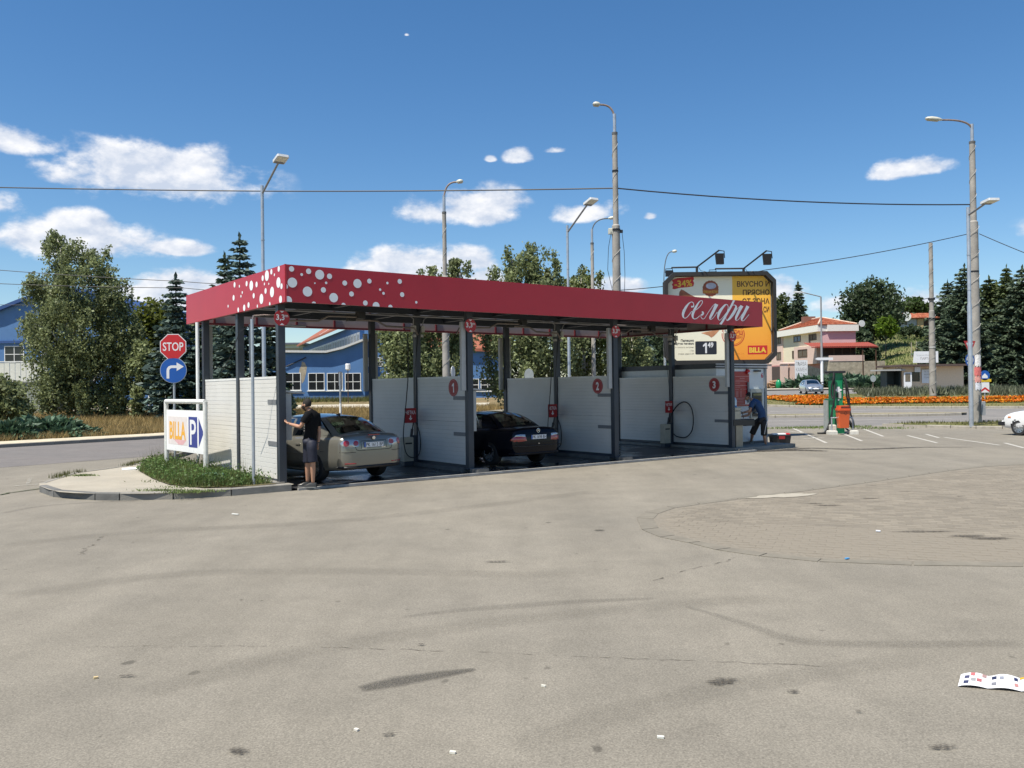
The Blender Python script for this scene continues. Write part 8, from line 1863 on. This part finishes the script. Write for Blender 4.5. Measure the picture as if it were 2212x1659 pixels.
# right side, beyond the roundabout
leafy('loose grey-green poplar behind the cream house', 1690, 155, None, [(1690,660,16,28),(1675,690,24,34),(1705,690,20,30),(1685,720,32,36)], 5000, .42, leafmat('poplar_leaf', (.10, .125, .045)), 'poplar_tree')
conifer('dark spruce standing alone behind the pink house', 1727, 150, 611, 36, L_SPR2, size=.55, dens=1.1)
zc_ = zt(A(1884, 800, 160).x, 160)
leafy('big dark spreading tree on the hill beside the pink house', 1884, 160, None, [(1880,630,32,22),(1850,655,34,28),(1910,645,30,30),(1895,680,46,34),(1862,690,36,28),(1925,678,22,28),(1842,682,20,18),(1892,715,30,18)], 9000, .45, L_DARK, 'broad_tree', tr=.55, clump=.8, m2=leafmat('leaf_olive', (.055, .078, .036)))
leafy('bright lime bush below the old hill house', 1914, 150, None, [(1914,702,17,16),(1905,712,14,12),(1924,712,13,12)], 1800, .42, L_LIME, 'shrub', cat='shrub', tr=.1)
leafy('round tree behind the old hill house', 1975, 200, None, [(1960,668,26,16),(1985,662,30,18),(2010,680,24,18),(1945,690,20,14)], 3500, .6, leafmat('leaf_mid', (.06, .10, .025)), 'broad_tree', tr=.3)
leafy('dark hedge bush under the old hill house', 1965, 172, None, [(1968,712,16,10),(1950,715,12,9),(1990,716,14,9)], 1500, .4, L_DARK, 'shrub', cat='shrub', tr=.1)
leafy('dark thicket at the right side of the pink house', 1868, 132, None, [(1862,735,18,26),(1880,760,22,18),(1850,765,14,20)], 3000, .36, L_DARK, 'shrub', cat='shrub', tr=.1)
leafy('yellow-green tree peeping between the dark conifers', 2165, 122, None, [(2160,625,26,22),(2140,650,26,30),(2185,650,28,32),(2160,690,45,45)], 5000, .36, L_DECID, 'deciduous_tree', tr=.2)
for k, (px, ya, rp, m, Y, lb) in enumerate(((2087,573,92,L_SPR2,106,'widest dark conifer behind the thick mast'),(2050,606,70,L_SPR2,112,'dark conifer left of the thick mast, over the kiosk'),(2140,598,80,L_SPR3,110,'dark green conifer just right of the thick mast'),(2178,574,44,L_SPR3,108,'slender spired conifer near the right edge'),(2212,576,92,L_SPR2,104,'dark conifer cut by the right edge'),(2262,560,80,L_SPR2,112,'dark conifer just outside the right edge'))):
    conifer(lb, px, Y, ya, rp, m, size=.40, dens=1.35, group='dark conifers by the kiosk', droop=.35)
# junipers on the slope and by the road
def mound(label, x, y, rx, ry, rz, n, m=L_JUN, size=.3, group=None, name='juniper_bush', cat='shrub', z=None):
    z = zt(x, y) if z is None else z; t = thing(name, label, cat, (x, y, z), 0, group)
    u = unit(n); u[:, 2] = np.abs(u[:, 2]); r_ = RNG.uniform(.55, 1.08, n)[:, None]; lump = 1 + .22*np.sin(u[:, :1]*7+x)*np.cos(u[:, 1:2]*6+y); c = u*r_*lump*np.array([rx, ry, rz])
    d = u*np.array([1, 1, .5]); v, f = quads(c, RNG.uniform(.6, 1.3, n)*size, 2.4, 0, d); link('foliage', np_mesh('foliage', v, f, m), t)
    MB().cyl((0, 0, -.1), (0, 0, rz*.6), .05, .02, n=6).build('stem', BARK, t); return t
k = 0
for px, Y, rx, rz in ((1735,111,2.2,.9),(1765,110.5,3.0,1.1),(1800,110.5,3.4,1.2),(1835,112,3.8,1.2),(1885,116,4.5,1.0),(1925,118,4.5,1.0),(1815,115,3.0,1.0),(1850,121,4.0,1.1),(1905,125,5,1.0),(1950,124,5,1.0),(1865,128,4.5,.9),(1925,131,5,.9),(1905,104.6,3.4,.9),(1868,105,2.2,.8)):
    p = A(px, 838, Y); k += 1
    mound(['spreading juniper','low dark juniper'][k % 2] + ' on the slope, ' + ['by the house gate','behind the lamp post','above the vacuum column','left of the shelter','over the bus shelter','behind the kiosk','near the terrace roof','below the terrace','mid slope','under the pale posts','higher on the slope','highest on the slope','before the bus shelter','beside the grey sign back'][k-1], p.x, Y, rx, rx*.8, rz, int(1300*rx/4), L_JUN, .62, 'junipers on the slope')
mound('dark juniper spreading over the far pavement edge on the left', A(70, 838, 37.5).x, 38.6, 2.0, 1.3, .85, 4200, L_JUN, .16, 'junipers by the left road'); mound('low juniper at the far left edge beside the pavement', A(5, 838, 36).x, 36.6, 1.2, 1.0, .75, 2600, L_JUN, .16, 'junipers by the left road'); mound('small juniper ending the row on the left verge', A(112, 838, 37).x, 38.0, .9, .8, .5, 1500, L_JUN, .14, 'junipers by the left road')
leafy('light green shrub at the left edge of the dry grass', 30, 46, None, [(8,850,34,30),(34,864,24,26),(0,885,50,24),(48,890,22,20),(-20,850,30,40)], 6500, .15, L_BIRCH2, 'shrub', cat='shrub', tr=.05, m2=L_BIRCH)
leafy('sapling cluster hanging before the spruces on the left', 300, 56, None, [(300,770,20,40),(300,830,16,50),(292,870,12,30)], 3000, .17, L_BIRCH2, 'shrub', weep=1.2, cat='shrub', tr=.05)
# grass of all kinds
def blades(name, pts, hgt, wid, m, label, cat=None, lean=.35):
    n = len(pts); a = RNG.uniform(0, 6.283, n); l = RNG.uniform(.0, lean, n); b = RNG.uniform(0, 6.283, n); h = RNG.uniform(.55, 1.15, n)*hgt; w = wid*RNG.uniform(.7, 1.3, n)
    dx = np.stack([np.cos(a)*w/2, np.sin(a)*w/2, np.zeros(n)], 1); tip = np.stack([np.cos(b)*l*h, np.sin(b)*l*h, h], 1)
    v = np.stack([pts - dx, pts + dx, pts + tip], 1).reshape(-1, 3); o = link(name, np_mesh(name, v, np.arange(3*n).reshape(n, 3), m), None); return stuff(o, label, cat)
DRY = leafmat('dry_grass', (.36, .26, .11), .4, .3, .8); DRY2 = leafmat('dry_grass_green', (.12, .125, .04), .4, .3, .8); GRS = leafmat('weed_green', (.17, .225, .07), .45, .35)
def scat(n, fn):
    out = []
    while len(out) < n:
        p = fn()
        if p is not None: out.append(p)
    return np.array(out)
def dryp(thr=0.0):
    def g():
        t = random.uniform(-16, 52); nn = 2.65 + 30*random.random()**1.6; x, y = kp(t, nn)
        if y > 67.5 or x > 6 or x < -50 or (x/y*F+CX) < -60: return None
        cl = math.sin(x*.9+y*.4)*math.cos(y*.7-x*.3)
        if cl < thr + random.uniform(-.9, .3): return None
        return (x, y, zt(x, y)-.04)
    return g
blades('dry_grass', scat(66000, dryp(-.4)), .46, .034, DRY, 'tall dry yellow grass beyond the far pavement', 'grass', .75); blades('green_grass', scat(16000, dryp(.1)), .32, .045, DRY2, 'greener tufts in the dry grass', 'grass')
def wallbase():
    x, y = random.uniform(-34, -12), random.uniform(82.5, 87.7)
    return (x, y, zt(x, y)-.04) if random.random() < (.3 if y < 84 else 1) else None
blades('wall_foot_grass', scat(4000, wallbase), .55, .07, DRY2, 'sparse weeds along the foot of the blue building', 'grass')
def weed():
    u = -random.random()**.8*2.6 - .08; v = random.uniform(-.1, 7.5); p = cw(u, v)
    if not inside(p.x, p.y, sp): return None
    d = math.sin(p.x*2.3)*math.cos(p.y*1.9)
    if random.random() < .35 - .5*d: return None
    return (p.x, p.y, .145)
W0 = scat(10000, weed); blades('weeds', W0, .17, .013, GRS, 'green weeds and grass around the parking sign', 'grass', .6)
blades('dry_weeds', scat(4200, weed), .17, .016, DRY2, 'drying grass among the weeds of the corner island', 'grass', .7); blades('seed_stalks', scat(700, weed), .50, .008, DRY2, 'thin seeding stalks among the weeds', 'grass', .4)
C_ = scat(900, weed); H_ = RNG.uniform(.05, .30, len(C_)); cc = np.repeat(C_, 9, 0); cc = cc + RNG.normal(size=cc.shape)*np.array([.06, .06, .0]); cc[:, 2] += np.repeat(H_, 9)*RNG.uniform(.2, 1, len(cc)); v, f = quads(cc, RNG.uniform(.02, .05, len(cc)), 1.5); stuff(link('weed_leaves', np_mesh('weed_leaves', v, f, leafmat('weed_leaf', (.10, .17, .045), .4, .35))), 'small-leaved weeds around the parking sign', 'weeds')
def edge_tuft():
    p, q = random.choice(list(zip(bb_[:-1], bb_[1:]))); r = p.lerp(q, random.random()); return (r.x + random.gauss(0, .08), r.y + random.gauss(0, .08), .12) if math.sin(r.x*3)*math.cos(r.y*2.2) > .0 else None
bb_ = [G(*p) for p in back]; blades('kerb_tufts', scat(900, edge_tuft), .12, .014, DRY2, 'small tufts along the back kerb of the corner island', 'grass')
def patch_tuft():
    c = random.choice(((420, 1062, .5), (395, 1064, .45), (350, 1060, .5), (180, 1028, .3), (425, 1052, .6), (385, 1040, .7))); g = G(c[0], c[1], .13); return (g.x + random.gauss(0, c[2]*.5), g.y + random.gauss(0, c[2]*.18), .13)
blades('creeping_weeds', scat(1500, patch_tuft), .05, .02, GRS, 'flat weeds creeping over the corner pavement', 'grass', 1.2)
def vergep():
    x, y = random.uniform(17.6, 45), random.uniform(35.9, 41.3)
    return (x, y, .13) if inside(x, y, [(22.0, 36.7), (18.9, 38.9), (17.6, 40.3), (19, 41.3), (45, 41.7), (45, 36.0), (24.0, 36.1)]) and random.random() < .5+.5*math.sin(x*1.7)*math.cos(y*2) else None
blades('verge_grass', scat(6000, vergep), .13, .03, DRY2, 'dry short grass on the right verge', 'grass')
def lotweed():
    c = random.choice(((1775, 923, .9), (1700, 926, 1.2), (1830, 922, .5), (1740, 925, 1.0), (2010, 921, .5), (1900, 926, .6))); g = G(c[0], c[1]); return (g.x + random.gauss(0, c[2]), min(40.5, g.y + random.gauss(0, .35)), .005)
blades('lot_weeds', scat(1400, lotweed), .09, .04, GRS, 'weeds along the far edge of the car park', 'grass')
# flower bed
def zi(x, y):
    s = max(abs(x-cxy[0])/38, abs(y-cxy[1])/(18.5 if y < cxy[1] else 11)); return zt(x, y) + .13
def fl(y0, y1, x0, x1):
    def g():
        x, y = random.uniform(x0, x1), random.uniform(y0, y1); y += .35*math.sin(x*.5)
        s = (abs(x-cxy[0])/38)**3 + (abs(y-cxy[1])/18.5)**3
        return (x, y, zi(x, y)) if s < .93 and math.sin(x*2.1+y)*math.cos(y*1.7) > -.72 else None
    return g
pts = np.concatenate([scat(5200, fl(61.6, 62.8, 20.6, 76)), scat(5600, fl(66.2, 68.4, 21.6, 80)), scat(1800, fl(69, 76, 21.5, 27.5))])
blades('flower_leaves', np.repeat(pts, 2, 0) + RNG.normal(size=(2*len(pts), 3))*np.array([.1, .1, 0]), .18, .10, leafmat('flower_leaf', (.05, .08, .02), .3, .3), 'green leaves of the orange flower rows', 'flowers')
c = pts.copy(); c[:, 2] += RNG.uniform(.10, .22, len(c)); v, f = quads(np.repeat(c, 2, 0) + RNG.normal(size=(2*len(c), 3))*.03, RNG.uniform(.11, .19, 2*len(c)), 1.0); fm = np_mesh('orange_flowers', v, f, [leafmat('petal_orange', (.62, .15, .008), .25, .3), leafmat('petal_amber', (.66, .27, .012), .25, .3)]); fm.polygons.foreach_set('material_index', (RNG.uniform(size=len(f)) < .35).astype(int)); stuff(link('orange_flowers', fm), 'two long rows of orange flowers on the roundabout', 'flowers')
def lav():
    x, y = random.uniform(28, 84), random.uniform(71, 84); s = (abs(x-cxy[0])/38)**3 + (abs(y-cxy[1])/(18.5 if y < cxy[1] else 11))**3
    if s > .9 or x < 30 + (y-71)*.25 or (y < 74.5 and x < 42): return None
    return (x, y, zi(x, y) + .3*abs(math.sin(x*.9)*math.cos(y*.8)))
LV = scat(16000, lav); blades('lavender_bed', LV, .6, .13, leafmat('lavender', (.115, .125, .075), .35, .25), 'grey-green lavender bushes filling the roundabout middle', 'shrubs', .7)
def vg2():
    x, y = random.uniform(17, 84), random.uniform(55.8, 84); s = (abs(x-cxy[0])/38)**3 + (abs(y-cxy[1])/(18.5 if y < cxy[1] else 11))**3
    return (x, y, zi(x, y)-.02) if s < .97 else None
blades('island_grass', scat(12000, vg2), .13, .06, leafmat('island_grass', (.10, .12, .03), .4, .3), 'short grass of the roundabout verge', 'grass')
def hillp():
    x, y = random.uniform(40, 130), random.uniform(108, 200)
    if x < 51 + (y-108)*.08 and y < 150: return None
    return (x, y, zt(x, y)-.1)
blades('hill_grass', scat(40000, hillp), .55, .22, leafmat('hill_grass_leaf', (.125, .165, .050), .4, .45), 'rough green and yellow grass of the hillside', 'grass', .6)
